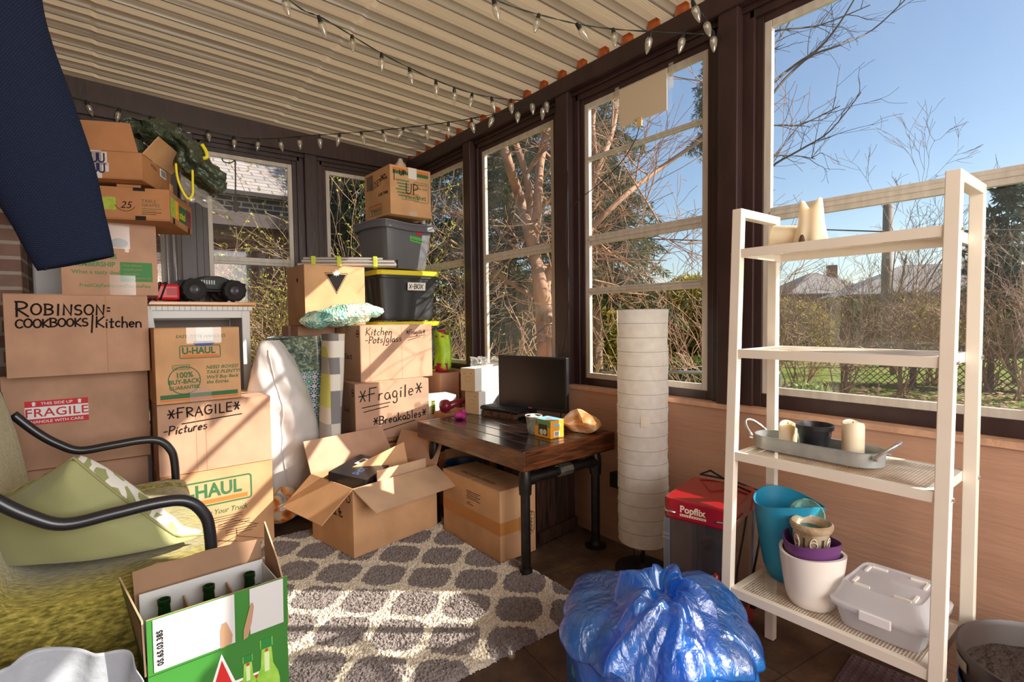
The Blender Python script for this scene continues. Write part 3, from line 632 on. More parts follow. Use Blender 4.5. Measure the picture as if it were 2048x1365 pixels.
# grey tote, trapezoid with flared rim
w, d, h = .40, .42, .33
g = thing('storage_tote', 'grey tote with a green tape label, on top of the paper-labelled tote', 'storage tote', (1.680, 3.53, 1.480), .14)
b = MB(); b.lathe([(.001, .002), (.80, .002), (.83, .015), (.98, h - .05), (.98, h - .045), (1.06, h - .04), (1.08, h - .055), (1.1, h - .05), (1.09, h - .012), (1.05, h)], 64, sq=1.3, warp=lambda p, a, z: V((p.x * w / 2, p.y * d / 2, p.z + (.012 * math.cos(2 * a) if z > h - .07 else 0)))); b.build('tub', M_GRYT, g, smooth=True, auto=.6)
b = MB(); b.lathe([(1.06, h - .014), (1.1, h - .01), (1.1, h - .002), (1.0, h + .004), (.9, h + .001), (.001, h + .001)], 64, sq=1.3, warp=lambda p, a, z: V((p.x * w / 2, p.y * d / 2, p.z + .012 * math.cos(2 * a) * (p.x ** 2 + p.y ** 2 > .4)))); b.build('lid', M_GLID, g, smooth=True, auto=.6)
FG = fr((0, -.1735, .0), (1, 0, 0), (0, -.115, 1)); GT = mat('green_masking_tape', (96, 176, 84), .6)
decal(g, FG, [[(.0, .2), (.105, .187), (.10, .228), (-.005, .238)]], GT, 'green_tape', e=.004); text(g, FG, 'Winter Clothes', .008, .208, .016, M_MARK, rot=-.1, shear=.2, e=.005)
decal(g, FG, disc(.075, .258, .011, 20, 0, 2.4), M_REDP, 'red_badge', e=.004)
# small upside-down moving box on top
w, d, h = .311, .386, .325
o = carton('small cardboard moving box lying upside down on the grey tote', 1.662, 3.42, 1.828, w, d, h, .041, M_CARD2, tape=False)
F, L = bf(w, d, h, 'F'), bf(w, d, h, 'L')
haul(o, F, .085, .105, .13, True); decal(o, F, [rect(.02, h - .055, w - .02, h - .032)], M_GRN, 'printed_green_bar'); decal(o, F, [rect(.02, h - .03, w - .02, h - .014)], M_ORG, 'printed_orange_line')
Fi = F @ M.Translation((w, h, 0)) @ rots(math.pi, 'Z')
text(o, Fi, 'SAVE!', .04, .185, .034, M_GRN, .02); text(o, Fi, 'BEST PRICE', .03, .125, .019, M_GRN, .01); text(o, Fi, 'GUARANTEE', .03, .100, .019, M_GRN, .01); decal(o, Fi, rring(.02, .09, .135, .225, .012, .003), M_GRN, 'printed_frame')
for k in range(6): decal(o, Fi, [rect(.17, .09 + k * .02, .27 - .01 * (k % 3), .1 + k * .02)], mat('thin_green_print', (92, 122, 84), .7), 'printed_line')
hand(o, F, 'UP', .07, h - .06, .034, M_MARK, .006); hand(o, F, 'UP', .115, .15, .07, M_MARK, .006); line(o, F, [(.03, h - .03), (.03, h - .1)], M_MARK, .006)
decal(o, F, [rect(.135, h - .075, .2, h)], mat('white_tape', (226, 222, 216), .4), 'white_tape_patch', e=EPS * 2.4); decal(o, F, [rect(.14, 0, .2, .03)], M_TAPE, 'bottom_tape', e=EPS * 2)
haul(o, L, .06, .02, .2, True); Li = L @ M.Translation((d, h, 0)) @ rots(math.pi, 'Z'); text(o, Li, 'SMALL BOX', .03, .165, .03, M_INK, .02, sx=.9); text(o, Li, '"OK"', .04, .05, .05, M_INK, .03)
decal(o, Li, [rect(.25, .02, .35, .12)], mat('faded_grey_print', (120, 96, 82), .7), 'printed_block'); hand(o, L, 'CLOSET', .09, .2, .04, M_MARK, .004, rot=.1)
# beige jug in the corner behind it
b = MB(); b.lathe([(.03, 0), (.042, .01), (.042, .05), (.036, .075), (.018, .098), (.015, .112), (.012, .118)], 20, warp=lambda p, a, z: p * (1 + .04 * math.sin(a * 7) * (z > .04)))
o = b.build('plastic_jug', mat('cloudy_plastic', (206, 190, 168), .4, sub=.0), None, smooth=True, loc=(1.705, 3.45, 2.157)); tag(o, 'small cloudy plastic jug on top of the upside-down moving box', 'jug')
# ------------------------------------------------------------------ rug
def _rug(n, l, p):
    tc = n.new('ShaderNodeTexCoord'); sp = n.new('ShaderNodeSeparateXYZ')
    nz = n.new('ShaderNodeTexNoise'); nz.inputs['Scale'].default_value = 60; nz.inputs['Detail'].default_value = 3
    ad = n.new('ShaderNodeVectorMath'); ad.operation = 'MULTIPLY_ADD'; ad.inputs[1].default_value = (.03, .03, 0)
    l.new(tc.outputs['Object'], nz.inputs[0]); l.new(nz.outputs['Color'], ad.inputs[0]); l.new(tc.outputs['Object'], ad.inputs[2]); l.new(ad.outputs[0], sp.inputs[0])
    def mth(op, a, b=None, c=None):
        m = n.new('ShaderNodeMath'); m.operation = op
        for i, q in enumerate((a, b, c)):
            if q is None: continue
            if isinstance(q, (int, float)): m.inputs[i].default_value = q
            else: l.new(q, m.inputs[i])
        return m.outputs[0]
    P = .288; k = 2 * math.pi / P
    cx = mth('COSINE', mth('MULTIPLY_ADD', sp.outputs[0], k, -1.2171 * k)); cy = mth('COSINE', mth('MULTIPLY_ADD', sp.outputs[1], k, -1.816 * k))
    f = mth('ABSOLUTE', mth('ADD', cx, cy))
    w = mth('LESS_THAN', f, .42)
    t = n.new('ShaderNodeTexNoise'); t.inputs['Scale'].default_value = 420; t.inputs['Detail'].default_value = 2; l.new(tc.outputs['Object'], t.inputs[0])
    g = ramp(n, [(.35, (96, 86, 84)), (.65, (160, 150, 146))]); c = ramp(n, [(.35, (176, 164, 146)), (.65, (236, 226, 208))])
    l.new(t.outputs[0], g.inputs[0]); l.new(t.outputs[0], c.inputs[0])
    mx = n.new('ShaderNodeMixRGB'); l.new(w, mx.inputs[0]); l.new(g.outputs[0], mx.inputs[1]); l.new(c.outputs[0], mx.inputs[2]); l.new(mx.outputs[0], p.inputs['Base Color'])
    p.inputs['Sheen Weight'].default_value = .2
M_RUG = nodes_mat('shag_trellis_rug', _rug, .95, .1)
rr = random.Random(3); x0, x1, y0, y1 = .385, 1.458, 1.342, 2.83
nx, ny = 236, 330; b = MB()
def rugp(u, v):
    x, y = x0 + (x1 - x0) * u, y0 + (y1 - y0) * v
    e = min(u * (x1 - x0), (1 - u) * (x1 - x0), v * (y1 - y0), (1 - v) * (y1 - y0))
    z = .018 * min(1, e / .02) ** .5 if e > 0 else .0005
    z = .0015 if (1.365 < x and 1.86 < y < 2.39) else z
    z += (rr.random() - .55) * .011 * (e > .004) * (z > .004) + .003 * NZ.noise(V((x * 25, y * 25, 0)))
    j = .004 * (e <= .004); return (x + rr.uniform(-.003, .003) + j * rr.uniform(-1, 1), y + rr.uniform(-.003, .003) + j * rr.uniform(-1, 1), max(z, .001))
b.grid(rugp, nx, ny); o = b.build('rug', M_RUG); tag(o, 'grey and cream shag rug with a trellis pattern on the porch floor', 'rug')

# ------------------------------------------------------------------ open moving box in the middle
w, d, h, t = .505, .378, .326, .005
ob = MB()
for a, c in (((-w / 2, -d / 2, 0), (w / 2, d / 2, t)), ((-w / 2, -d / 2, t), (w / 2, -d / 2 + t, h)), ((-w / 2, d / 2 - t, t), (w / 2, d / 2, h)), ((-w / 2, -d / 2 + t, t), (-w / 2 + t, d / 2 - t, h)), ((w / 2 - t, -d / 2 + t, t), (w / 2, d / 2 - t, h))): ob.box(a, c)
ob = ob.build('cardboard_box', M_CARD2, None, loc=(1.080, 2.55, .022), rot=(0, 0, .196), bevel=.0015); tag(ob, 'open cardboard moving box with spread flaps on the rug, a black shoe box inside', 'box')
def flap(a, b_, c, m=M_CARD, e=.06):
    """flap hinged on edge a-b, reaching c from a, corners chamfered"""
    a, b_, c = V(a), V(b_), V(c); u = b_ - a; q = c - a; n = u.cross(q).normalized() * t
    p = [a, b_, b_ + q - u * e * .35, a + q + u * e * .35]; k = MB(); k.v = p + [x + n for x in p]
    for f in ((3, 2, 1, 0), (4, 5, 6, 7), (0, 1, 5, 4), (1, 2, 6, 5), (2, 3, 7, 6), (3, 0, 4, 7)): k.f.append(f); k.m.append(0)
    return k.build('flap', m, ob)
flap((-w / 2, -d / 2, h), (w / 2, -d / 2, h), (-w / 2, -d / 2 - .165, h - .075), M_CARD3)            # front, falling open
flap((-w / 2, d / 2, h), (-w / 2, -d / 2, h), (-w / 2 - .155, d / 2, h - .125), M_CARD2)              # left, hanging down
flap((w / 2, -d / 2, h), (w / 2, d / 2, h), (w / 2 + .058, -d / 2, h + .135), M_CARD)                # right, up and out
flap((w / 2, d / 2, h), (-w / 2, d / 2, h), (w / 2, d / 2 + .09, h + .15), M_CARD)                  # back, standing
L = bf(w, d, h, 'L'); text(ob, L, '2 cu. ft.', .15, .17, .058, M_INK, .02, sx=.8); decal(ob, L, disc(d - .04, h - .055, .02, 18, .015), M_INK, 'printed_ring')
k = MB(); k.slab((-.13, -.02, .22), (.17, -.06, .30), (-.13, -.02 + .04, .36), .004); k.slab((-.1, -.16, .26), (.2, -.165, .26), (-.1, -.158, .37), .004, 1)
k.build('loose_divider', [M_CARD2, M_CARD3], ob)
# shoe box lying tilted in it
sb = MB(); sw, sd, sh = .32, .19, .11
sb.box((-sw / 2, -sd / 2, 0), (sw / 2, sd / 2, sh - .035)); M_SHOE = mat('black_shoebox', (34, 33, 36), .35, var=.15)
T = M.Translation((1.0, 2.56, .335)) @ rots(.99, 'Z') @ rots(.12, 'X')
s_ = sb.build('shoe_box', M_SHOE, None, bevel=.002); s_.matrix_world = M.Translation((1.0, 2.555, .27)) @ rots(.72, 'Z') @ rots(.17, 'X'); tag(s_, 'black shoe box with a white size label, lying in the open moving box', 'shoe box')
ld = MB().box((-sw / 2 - .004, -sd / 2 - .004, sh - .04), (sw / 2 + .004, sd / 2 + .004, sh)).build('lid', M_SHOE, s_, bevel=.002)
TP = fr((-sw / 2, -sd / 2, sh), (1, 0, 0), (0, 1, 0)); decal(s_, TP, [rect(.17, .10, .27, .15)], M_WHT, 'size_label'); decal(s_, TP, [rect(.205 + .007 * k, .115, .209 + .007 * k, .145) for k in range(8)], M_INK, 'printed_bars', e=EPS * 1.4)
decal(s_, TP, [rect(.27, .04, .305, .07)], M_WHT, 'printed_patch'); text(s_, TP, 'DC', .273, .045, .022, M_INK, .03, e=EPS * 1.5); text(s_, TP, 'SHOE', .03, .06, .045, mat('steel_blue_print', (70, 96, 140), .4), .02)
decal(s_, fr((-sw / 2, -sd / 2 - .004, 0), (1, 0, 0), (0, 0, 1)), disc(.21, .068, .012), M_BLKMAT, 'finger_hole')

# ------------------------------------------------------------------ taped box under the desk
w, d, h = .215, .494, .333
o = carton('taped cardboard box lying under the near end of the pipe-legged table', 1.488, 2.122, .002, w, d, h, .013, M_CARD2, tape=False)
F, L, T_ = bf(w, d, h, 'F'), bf(w, d, h, 'L'), bf(w, d, h, 'T')
M_BTAPE = mat('brown_tape', (192, 130, 70), .35)
decal(o, L, [rect(0, .125, d, .185)], M_BTAPE, 'brown_tape'); decal(o, F, [rect(0, .125, .13, .185)], M_BTAPE, 'brown_tape')
for k in range(7): decal(o, L, [rect(.22 + .004 * (k % 3), .272 - k * .009 - (k > 4) * .01, .34 - .02 * (k % 2) - (k > 4) * .06, .275 - k * .009 - (k > 4) * .01)], M_INK, 'printed_line')
text(o, F, 'CLOROX', .168, .20, .034, M_INK, .02, rot=-math.pi / 2, sx=.7); decal(o, F, strokes([[(.178, .205), (.205, .19), (.205, .11), (.178, .085), (.155, .11), (.155, .19), (.178, .205)]], .003), M_INK, 'printed_badge')
for k in range(3): decal(o, F, [rect(.115 + k * .012, .11, .117 + k * .012, .19)], M_INK, 'printed_line')
text(o, T_, 'HANDLE WITH CARE', .06, .1, .03, M_INK, rot=math.pi / 2)

# ------------------------------------------------------------------ desk of thick planks on pipe legs
def _wood(n, l, p, c1, c2, sc, ax):
    tc = n.new('ShaderNodeTexCoord'); mp = n.new('ShaderNodeMapping'); mp.inputs['Scale'].default_value = ax
    w = n.new('ShaderNodeTexNoise'); w.inputs['Scale'].default_value = sc; w.inputs['Detail'].default_value = 7; w.inputs['Distortion'].default_value = 1.2
    l.new(tc.outputs['Object'], mp.inputs[0]); l.new(mp.outputs[0], w.inputs[0]); cr = ramp(n, [(.35, c1), (.65, c2)]); l.new(w.outputs[0], cr.inputs[0]); l.new(cr.outputs[0], p.inputs['Base Color'])
    b = n.new('ShaderNodeBump'); b.inputs['Strength'].default_value = .12; b.inputs['Distance'].default_value = .003; l.new(w.outputs[0], b.inputs['Height']); l.new(b.outputs[0], p.inputs['Normal'])
def _wt(n, l, p): _wood(n, l, p, (22, 15, 13), (50, 32, 25), 6, (8, .7, 3)); p.inputs['Coat Weight'].default_value = .6; p.inputs['Coat Roughness'].default_value = .1
def _we(n, l, p): _wood(n, l, p, (34, 17, 9), (116, 62, 27), 5, (1.2, 1.2, 13)); p.inputs['Coat Weight'].default_value = .4; p.inputs['Coat Roughness'].default_value = .15
M_DTOP = nodes_mat('varnished_dark_planks', _wt, .3, .5); M_DEDGE = nodes_mat('stained_pine_edge', _we, .35, .5)
M_PIPE = mat('black_iron_pipe', (58, 54, 52), .42, .85, var=.2, vs_=25); M_ZINC = mat('zinc_coupling', (150, 146, 138), .4, .9, var=.2, vs_=30)
w, d = .581, .897; zt, th = .567, .087
dk = thing('table', 'dark plank table on black pipe legs by the window wall', 'table', (1.632, 2.11, 0), .022)
b = MB(); n_ = 6; pw = w / n_
for i in range(n_): b.box((-w / 2 + i * pw + .0012, -d / 2 + .04, zt - th), (-w / 2 + (i + 1) * pw - .0012, d / 2 - .04, zt))
b.build('tabletop', M_DTOP, dk, bevel=.0035)
b = MB(); b.box((-w / 2, -d / 2, zt - th), (w / 2, -d / 2 + .039, zt)); b.box((-w / 2, d / 2 - .039, zt - th), (w / 2, d / 2, zt)); b.box((-w / 2 - .002, -d / 2 + .0, zt - th), (-w / 2 + .004, d / 2, zt - .001)); b.build('apron', M_DEDGE, dk, bevel=.004)
def pipe_leg(x, y):
    b = MB(); pr = [(.05, .003), (.052, .01), (.03, .014), (.026, .035), (.021, .038), (.021, .36), (.027, .362), (.029, .41), (.029, .44), (.022, .47)]
    b.lathe(pr, 20, M.Translation((x, y, 0))); b.tube([(x, y, .44), (x, y, .481)], .021, 16)
    return b.build('leg', M_PIPE, dk, smooth=True, auto=.7)
ly = -d / 2 + .06
for x, y in ((-w / 2 + .055, ly), (w / 2 - .075, ly), (-w / 2 + .055, d / 2 - .08), (w / 2 - .075, d / 2 - .08)): pipe_leg(x, y)
for y in (ly, d / 2 - .08):
    xa, xb = -w / 2 + .055, w / 2 - .075; z = .425; b = MB(); b.tube([(xa, y, z), (xb, y, z)], .021, 16)
    for x, q in ((xa + .05, 1), (xb - .05, -1)): b.tube([(xa if q > 0 else xb, y, z), (x, y, z)], .028, 16)
    b.build('rail', M_PIPE, dk, smooth=True, auto=.7)
    b = MB(); m_ = (xa + xb) / 2 + .02; b.tube([(m_ - .03, y, z), (m_ + .03, y, z)], .029, 8); b.tube([(m_ - .05, y, z), (m_ - .03, y, z)], .0255, 16); b.build('coupling', M_ZINC, dk)
# dark plank crate standing under it
b = MB()
for i in range(4): b.box((.0, i * .075 - .15, 0), (.022, i * .075 - .08, .40))
b.box((-.15, -.15, .0), (-.001, .145, .38)); b.box((.022, -.15, .33), (.04, .145, .39)); b.box((.022, -.15, .02), (.04, .145, .08))
_w3 = lambda n, l, p: _wood(n, l, p, (30, 20, 16), (66, 42, 32), 6, (9, 9, .8))
o = b.build('wooden_crate', nodes_mat('dark_stained_planks', _w3, .5), None, loc=(1.768, 1.93, .002), rot=(0, 0, -1.45), bevel=.003); tag(o, 'dark stained plank crate standing on the floor under the table', 'crate')
b = MB(); b.lathe([(.12, 0), (.135, .02), (.145, .30), (.15, .31), (.15, .33), (.14, .33), (.135, .32), (.125, .03), (.001, .03)], 32); o = b.build('plastic_bin', mat('deep_blue_plastic', (28, 66, 104), .4), None, smooth=True, auto=.6, loc=(1.60, 2.505, .002)); o.scale = (.78, .78, .9); tag(o, 'deep blue plastic bin in the shade behind the taped box under the table', 'bin')

# ------------------------------------------------------------------ on the table
TZ = zt + .001
def filebox(label, cx, cy, z, yaw, hh=.133, tilt=0, open_=False):
    w, d = .30, .115; o = MB(); t = .003
    if open_:
        for a, c in (((-w / 2, -d / 2, 0), (w / 2, d / 2, t)), ((-w / 2, -d / 2, t), (w / 2, -d / 2 + t, hh)), ((-w / 2, d / 2 - t, t), (w / 2, d / 2, hh)), ((-w / 2, -d / 2 + t, t), (-w / 2 + t, d / 2 - t, hh)), ((w / 2 - t, -d / 2 + t, t), (w / 2, d / 2 - t, hh))): o.box(a, c)
    else: o.box((-w / 2, -d / 2, 0), (w / 2, d / 2, hh))
    o = o.build('storage_box', mat('white_card', (226, 222, 214), .6), None, bevel=.002); o.location = (cx, cy, z); o.rotation_euler = (0, tilt, yaw); tag(o, label, 'box')
    Lf = bf(w, d, hh, 'L'); b = MB(); decal(o, Lf, [rect(.001, .001, d - .001, hh - .001)], mat('beige_card', (196, 168, 128), .65), 'beige_end')
    decal(o, Lf, disc(.03, hh - .03, .003, 10) + disc(.085, hh - .03, .003, 10), M_INK, 'rivet', e=EPS * 1.3); decal(o, Lf, rring(.035, .055, .078, .085, .004, .003), mat('brass_holder', (176, 146, 96), .4), 'label_holder', e=EPS * 1.4)
    return o
filebox('lower of two white storage boxes with beige ends on the table', 1.822, 2.555, TZ, .186)
filebox('upper of two white storage boxes, open, with clear bags sticking out', 1.80, 2.572, TZ + .136, .235, .133, 0, True)
M_CLEAR = film('clear_plastic_bag', (252, 252, 252), .62, .1, (236, 234, 232), .5, 2.0)
b = MB()
def crinkle(c, sz, seed, th=.3):
    def f(u, v):
        p = V(((u - .5) * sz[0], 0, (v - .5) * sz[2])); q = blob(p, 22, sz[1], seed); return V(c) + V((p.x + .4 * blob(p, 30, sz[1], seed + 5), q, p.z + .3 * blob(p, 26, sz[1], seed + 9)))
    return f
b.grid(crinkle((1.735, 2.56, .85), (.09, .02, .10), 1), 14, 14); b.grid(crinkle((1.86, 2.6, .855), (.12, .02, .07), 4), 14, 14)
o = b.build('clear_bag', M_CLEAR); tag(o, 'crumpled clear plastic bag sticking out of the upper white storage box', 'bag')
# magenta toy piece
b = MB(); b.lathe([(.001, -.012), (.024, -.01), (.032, .004), (.024, .02), (.001, .026)], 16, warp=lambda p, a, z: V((p.x * 1.25 + .012 * math.sin(3 * a), p.y * .9, p.z + .008 * math.sin(2 * a)))); b.lathe([(.001, .0), (.014, .004), (.012, .02), (.001, .03)], 12, M.Translation((.024, .005, .012)))
o = b.build('hair_scrunchie', mat('magenta_cloth', (168, 38, 108), .7, var=.2, vs_=40), None, smooth=True, loc=(1.537, 2.44, TZ + .014)); tag(o, 'small magenta cloth bow lying on the table in front of the storage boxes', 'bow')
# monitor
mo = thing('computer_monitor', 'black flat-screen monitor standing on the table with its back to the windows', 'monitor', (1.845, 2.19, TZ), -1.335)
mw, mh = .465, .295
b = MB(); b.box((-mw / 2, -.006, .05), (mw / 2, .022, .05 + mh)); b.box((-.12, .02, .12), (.12, .045, .28)); b.build('housing', M_BLACK, mo, bevel=.004)
MB().box((-mw / 2 + .014, -.0075, .072), (mw / 2 - .014, -.006, .05 + mh - .012)).build('screen', mat('dark_screen', (15, 15, 19), .25), mo)
MB().box((-.022, .0, .006), (.022, .022, .06)).build('neck', M_BLACK, mo, bevel=.004)
MB().lathe([(.001, .0), (1, .0), (1.0, .006), (.9, .011), (.001, .013)], 32, warp=lambda p, a, z: V((p.x * .105, p.y * .075 + .005, p.z))).build('stand_base', mat('gloss_black', (16, 16, 18), .12), mo, smooth=True, auto=.6)
FM = fr((-mw / 2, -.008, .05), (1, 0, 0), (0, 0, 1)); text(mo, FM, 'LG', mw / 2 - .006, .007, .011, mat('grey_print', (160, 150, 150), .5), .02); decal(mo, FM, disc(mw / 2 - .012, .011, .005), M_REDP, 'badge')
# gadget beside it: black keyboard over a wicker/brush edge
b = MB(); b.box((-.15, -.055, 0), (.15, .055, .016)); kb = b.build('keyboard', M_BLACK, None, loc=(1.775, 2.345, TZ + .034), rot=(0, 0, -1.38), bevel=.004); tag(kb, 'black keyboard lying on a bristly brown mat under the monitor', 'keyboard')
for r_ in range(4):
    k = MB()
    for q in range(12): k.box((-.143 + q * .024, -.048 + r_ * .024, .016), (-.123 + q * .024, -.028 + r_ * .024, .020))
    k.build('key_row', M_BLKMAT, kb)
b = MB(); rr = random.Random(5)
b.box((-.12, -.05, 0), (.12, .05, .028))
for q in range(160):
    x = -.12 + .24 * rr.random(); b.box((x, -.056 - .004 * rr.random(), 0), (x + .0022, -.05, .024 + .008 * rr.random()))
for q in range(60):
    y = -.05 + .1 * rr.random(); b.box((-.126 - .004 * rr.random(), y, 0), (-.12, y + .0022, .024 + .008 * rr.random()))
o = b.build('bristle_mat', mat('bristle_brown', (112, 78, 48), .8, col2=(58, 36, 24), vs_=60), None, loc=(1.775, 2.345, TZ), rot=(0, 0, -1.38)); tag(o, 'bristly brown mat under the black keyboard on the table', 'mat')
# drinking glass with crumpled paper, small orange toy box, quartz rock
g = thing('drinking_glass', 'clear drinking glass with bits of paper beside the orange box', 'glass', (1.600, 1.885, TZ))
M_TUM = film('tumbler_glass', (244, 246, 240), .78, .04, (220, 222, 210), .5, 2.2)
MB().lathe([(.022, .001), (.026, .006), (.040, .088), (.041, .09), (.039, .09), (.037, .086), (.024, .012), (.001, .01)], 32).build('tumbler', M_TUM, g, smooth=True, auto=.7)
MB().lathe([(.041, .087), (.0425, .089), (.041, .0915), (.0395, .089), (.041, .087)], 32).build('rim', mat('bright_rim', (226, 226, 220), .15), g, smooth=True)
b = MB()
for k in range(5): b.lathe([(.001, -.011), (.011, -.004), (.012, .006), (.001, .012)], 8, M.Translation((.014 * math.cos(k * 2.4), .014 * math.sin(k * 2.4), .074 + .003 * k)) @ rots(k, 'X'))
b.build('paper_bits', mat('pinkish_paper', (222, 190, 172), .8), g)
w, d, h = .083, .112, .083
o = MB().box((-w / 2, -d / 2, 0), (w / 2, d / 2, h)).build('toy_box', mat('orange_card', (236, 158, 42), .5), None, loc=(1.627, 1.805, TZ), rot=(0, 0, .0), bevel=.0015); tag(o, 'small orange and blue toy box with a window, at the near edge of the table', 'box')
F, L, T_ = bf(w, d, h, 'F'), bf(w, d, h, 'L'), bf(w, d, h, 'T'); M_SKY = mat('sky_blue_print', (124, 186, 226), .5)
decal(o, T_, [rect(.001, .001, w - .001, d - .001)], M_SKY, 'blue_top'); decal(o, T_, [rect(.03, .04, .055, .075)], mat('pale_red_print', (226, 130, 120), .5), 'printed_patch', e=EPS * 1.4)
decal(o, L, [rect(.0, .05, d, h - .001)], mat('leaf_green_print', (110, 152, 74), .5), 'printed_green'); decal(o, L, [rect(.03, .012, .09, .062)], mat('box_window', (40, 40, 40), .3), 'window', e=EPS * 1.4); decal(o, L, [rect(.004, .058, .018, .074)], M_REDP, 'red_patch', e=EPS * 1.6)
decal(o, L, disc(.05, .026, .014, 12), mat('mint_toy', (190, 214, 190), .5), 'toy', e=EPS * 2); decal(o, L, disc(.073, .028, .013, 12) , mat('pale_toy', (214, 206, 186), .5), 'toy', e=EPS * 2)
decal(o, F, [rect(.02, .008, .055, .034)], M_WHT, 'barcode_patch'); decal(o, F, [rect(.026 + k * .004, .012, .028 + k * .004, .03) for k in range(6)], M_INK, 'printed_bars', e=EPS * 1.5); decal(o, F, [rect(.02, .054, .062, .066)], M_SKY, 'printed_panel')
def _quartz(n, l, p):
    tc = n.new('ShaderNodeTexCoord'); t = n.new('ShaderNodeTexNoise'); t.inputs['Scale'].default_value = 14; t.inputs['Detail'].default_value = 8; l.new(tc.outputs['Object'], t.inputs[0])
    cr = ramp(n, [(.3, (130, 84, 44)), (.45, (196, 140, 84)), (.58, (222, 192, 156)), (.7, (244, 236, 224))]); l.new(t.outputs[0], cr.inputs[0]); l.new(cr.outputs[0], p.inputs['Base Color'])
    b = n.new('ShaderNodeBump'); b.inputs['Strength'].default_value = .5; b.inputs['Distance'].default_value = .01; l.new(t.outputs[0], b.inputs['Height']); l.new(b.outputs[0], p.inputs['Normal'])
import bmesh
def rock(sx, sy, sz, seed, lv=3):
    bm = bmesh.new(); bmesh.ops.create_icosphere(bm, subdivisions=lv, radius=1); rr = random.Random(seed)
    pl = [(V((rr.gauss(0, 1), rr.gauss(0, 1), rr.gauss(0, 1))).normalized(), rr.uniform(.62, .9)) for _ in range(16)]
    for v in bm.verts:
        for n, k in pl:
            q = v.co.dot(n)
            if q > k: v.co -= n * (q - k)
        v.co *= 1 + .04 * NZ.noise(v.co * 3 + V((seed, 0, 0)))
        v.co = V((v.co.x * sx, v.co.y * sy, max(v.co.z * sz, -sz * .55)))
    b = MB(); b.v = [v.co.copy() for v in bm.verts]; b.f = [tuple(v.index for v in f.verts) for f in bm.faces]; b.m = [0] * len(b.f); bm.free(); return b
o = rock(.078, .118, .072, 4, 4).build('quartz_rock', nodes_mat('honey_quartz', _quartz, .4), None, loc=(1.815, 1.765, TZ + .0405), rot=(0, 0, .25)); tag(o, 'big honey-brown quartz rock at the right end of the table', 'rock')
# cable of the window aerial hanging behind the monitor
b = MB(); b.tube([(1.955, 2.0, 1.9), (1.952, 2.02, 1.55), (1.954, 1.99, 1.25), (1.95, 2.03, 1.0), (1.94, 2.06, .86), (1.935, 2.03, .72), (1.93, 2.05, .58)], .0028, 6); o = b.build('cable', M_BLKMAT); tag(o, 'thin black cable hanging down the post behind the monitor', 'cable')
b = MB(); b.tube([(1.955, 1.66, .31), (1.93, 1.62, .25), (1.90, 1.55, .12), (1.87, 1.50, .03), (1.84, 1.47, .012)], .0035, 6); b.box((1.93, 1.64, .29), (1.975, 1.7, .36)); o = b.build('power_cord', M_BLKMAT); tag(o, 'black power cord and plug at the wall beside the table leg', 'power cord')

# kids' game box with a cooler strap in front, behind the table
w, d, h = .20, .16, .235
o = carton('white game box with small pictures, standing behind the table by the Breakables box', 1.70, 2.98, .395, w, d, h, -.1, mat('white_glossy_card', (236, 234, 230), .4), 'game_box', tape=False)
o2 = MB().box((1.60, 2.88, 0), (1.83, 3.06, .393)).build('cardboard_box', M_CARD2, None, bevel=.004)
tag(o2, 'cardboard box under the white game box, hidden behind the table', 'box')
F = bf(w, d, h, 'F'); cols = [mat('pic_%s' % k, c, .5) for k, c in (('brown', (120, 76, 56)), ('red', (190, 70, 60)), ('tan', (214, 176, 136)), ('grey', (120, 122, 128)), ('black', (50, 46, 50)))]
decal(o, F, [rect(.012, .01, .075, .085)], cols[3], 'printed_panel'); rr = random.Random(8)
for k in range(14): decal(o, F, disc(.08 + .1 * rr.random(), .03 + .18 * rr.random(), .006 + .011 * rr.random(), 8), cols[k % 5], 'printed_picture', e=EPS * (1 + .1 * k))
decal(o, F, [rect(.02, .12, .05, .21)], mat('lime_print', (180, 196, 90), .5), 'printed_logo'); text(o, F, 'MINUTE', .045, .125, .024, M_INK, .03, rot=math.pi / 2)
# dark red handle of a tool on the table's far edge
b = MB(); b.tube([(1.60, 2.69, .60), (1.72, 2.715, .615), (1.86, 2.745, .64)], [.026, .018, .022], 12); b.lathe([(.001, -.03), (.036, -.02), (.04, 0), (.036, .02), (.001, .03)], 14, M.Translation((1.585, 2.685, .605)) @ rots(1.57, 'Y')); o = b.build('hand_vacuum', mat('wine_red_plastic', (120, 22, 44), .3), None, smooth=True); tag(o, 'wine-red rounded handle of an appliance at the far edge of the table', 'appliance')
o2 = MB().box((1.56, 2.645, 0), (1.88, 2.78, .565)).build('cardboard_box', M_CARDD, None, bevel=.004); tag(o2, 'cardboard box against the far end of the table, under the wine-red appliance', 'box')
# lime and pink rolled windbreaker bundle in the corner
b = MB()
def bund(u, v):
    a = 2 * math.pi * u; r = 1 + .08 * math.sin(5 * a + 3 * v) ; return (1.885 + .05 * math.cos(a) * r + .012 * math.sin(v * 3), 3.225 + .08 * math.sin(a) * r, .78 + .25 * v + .014 * math.cos(a * 2))
b.grid(bund, 32, 12, wrap=True); bo = b.build('nylon_bundle', mat('lime_nylon', (160, 206, 52), .4, var=.15, vs_=18, bump=.4, bs=30), None, smooth=True, solid=-.004); tag(bo, 'lime green and pink nylon bundle standing in the corner beside the totes', 'bundle')
b = MB(); b.grid(lambda u, v: (1.875 + .035 * math.cos(6.283 * u) * (1 - .3 * v), 3.215 + .06 * math.sin(6.283 * u) * (1 - .3 * v), 1.0 + .05 * v), 20, 4, wrap=True); b.grid(lambda u, v: (1.88 + .042 * math.cos(6.283 * u), 3.215 + .066 * math.sin(6.283 * u), .755 + .06 * v), 20, 3, wrap=True); b.build('pink_lining', mat('crimson_nylon', (176, 24, 66), .45), bo, smooth=True, solid=-.004)
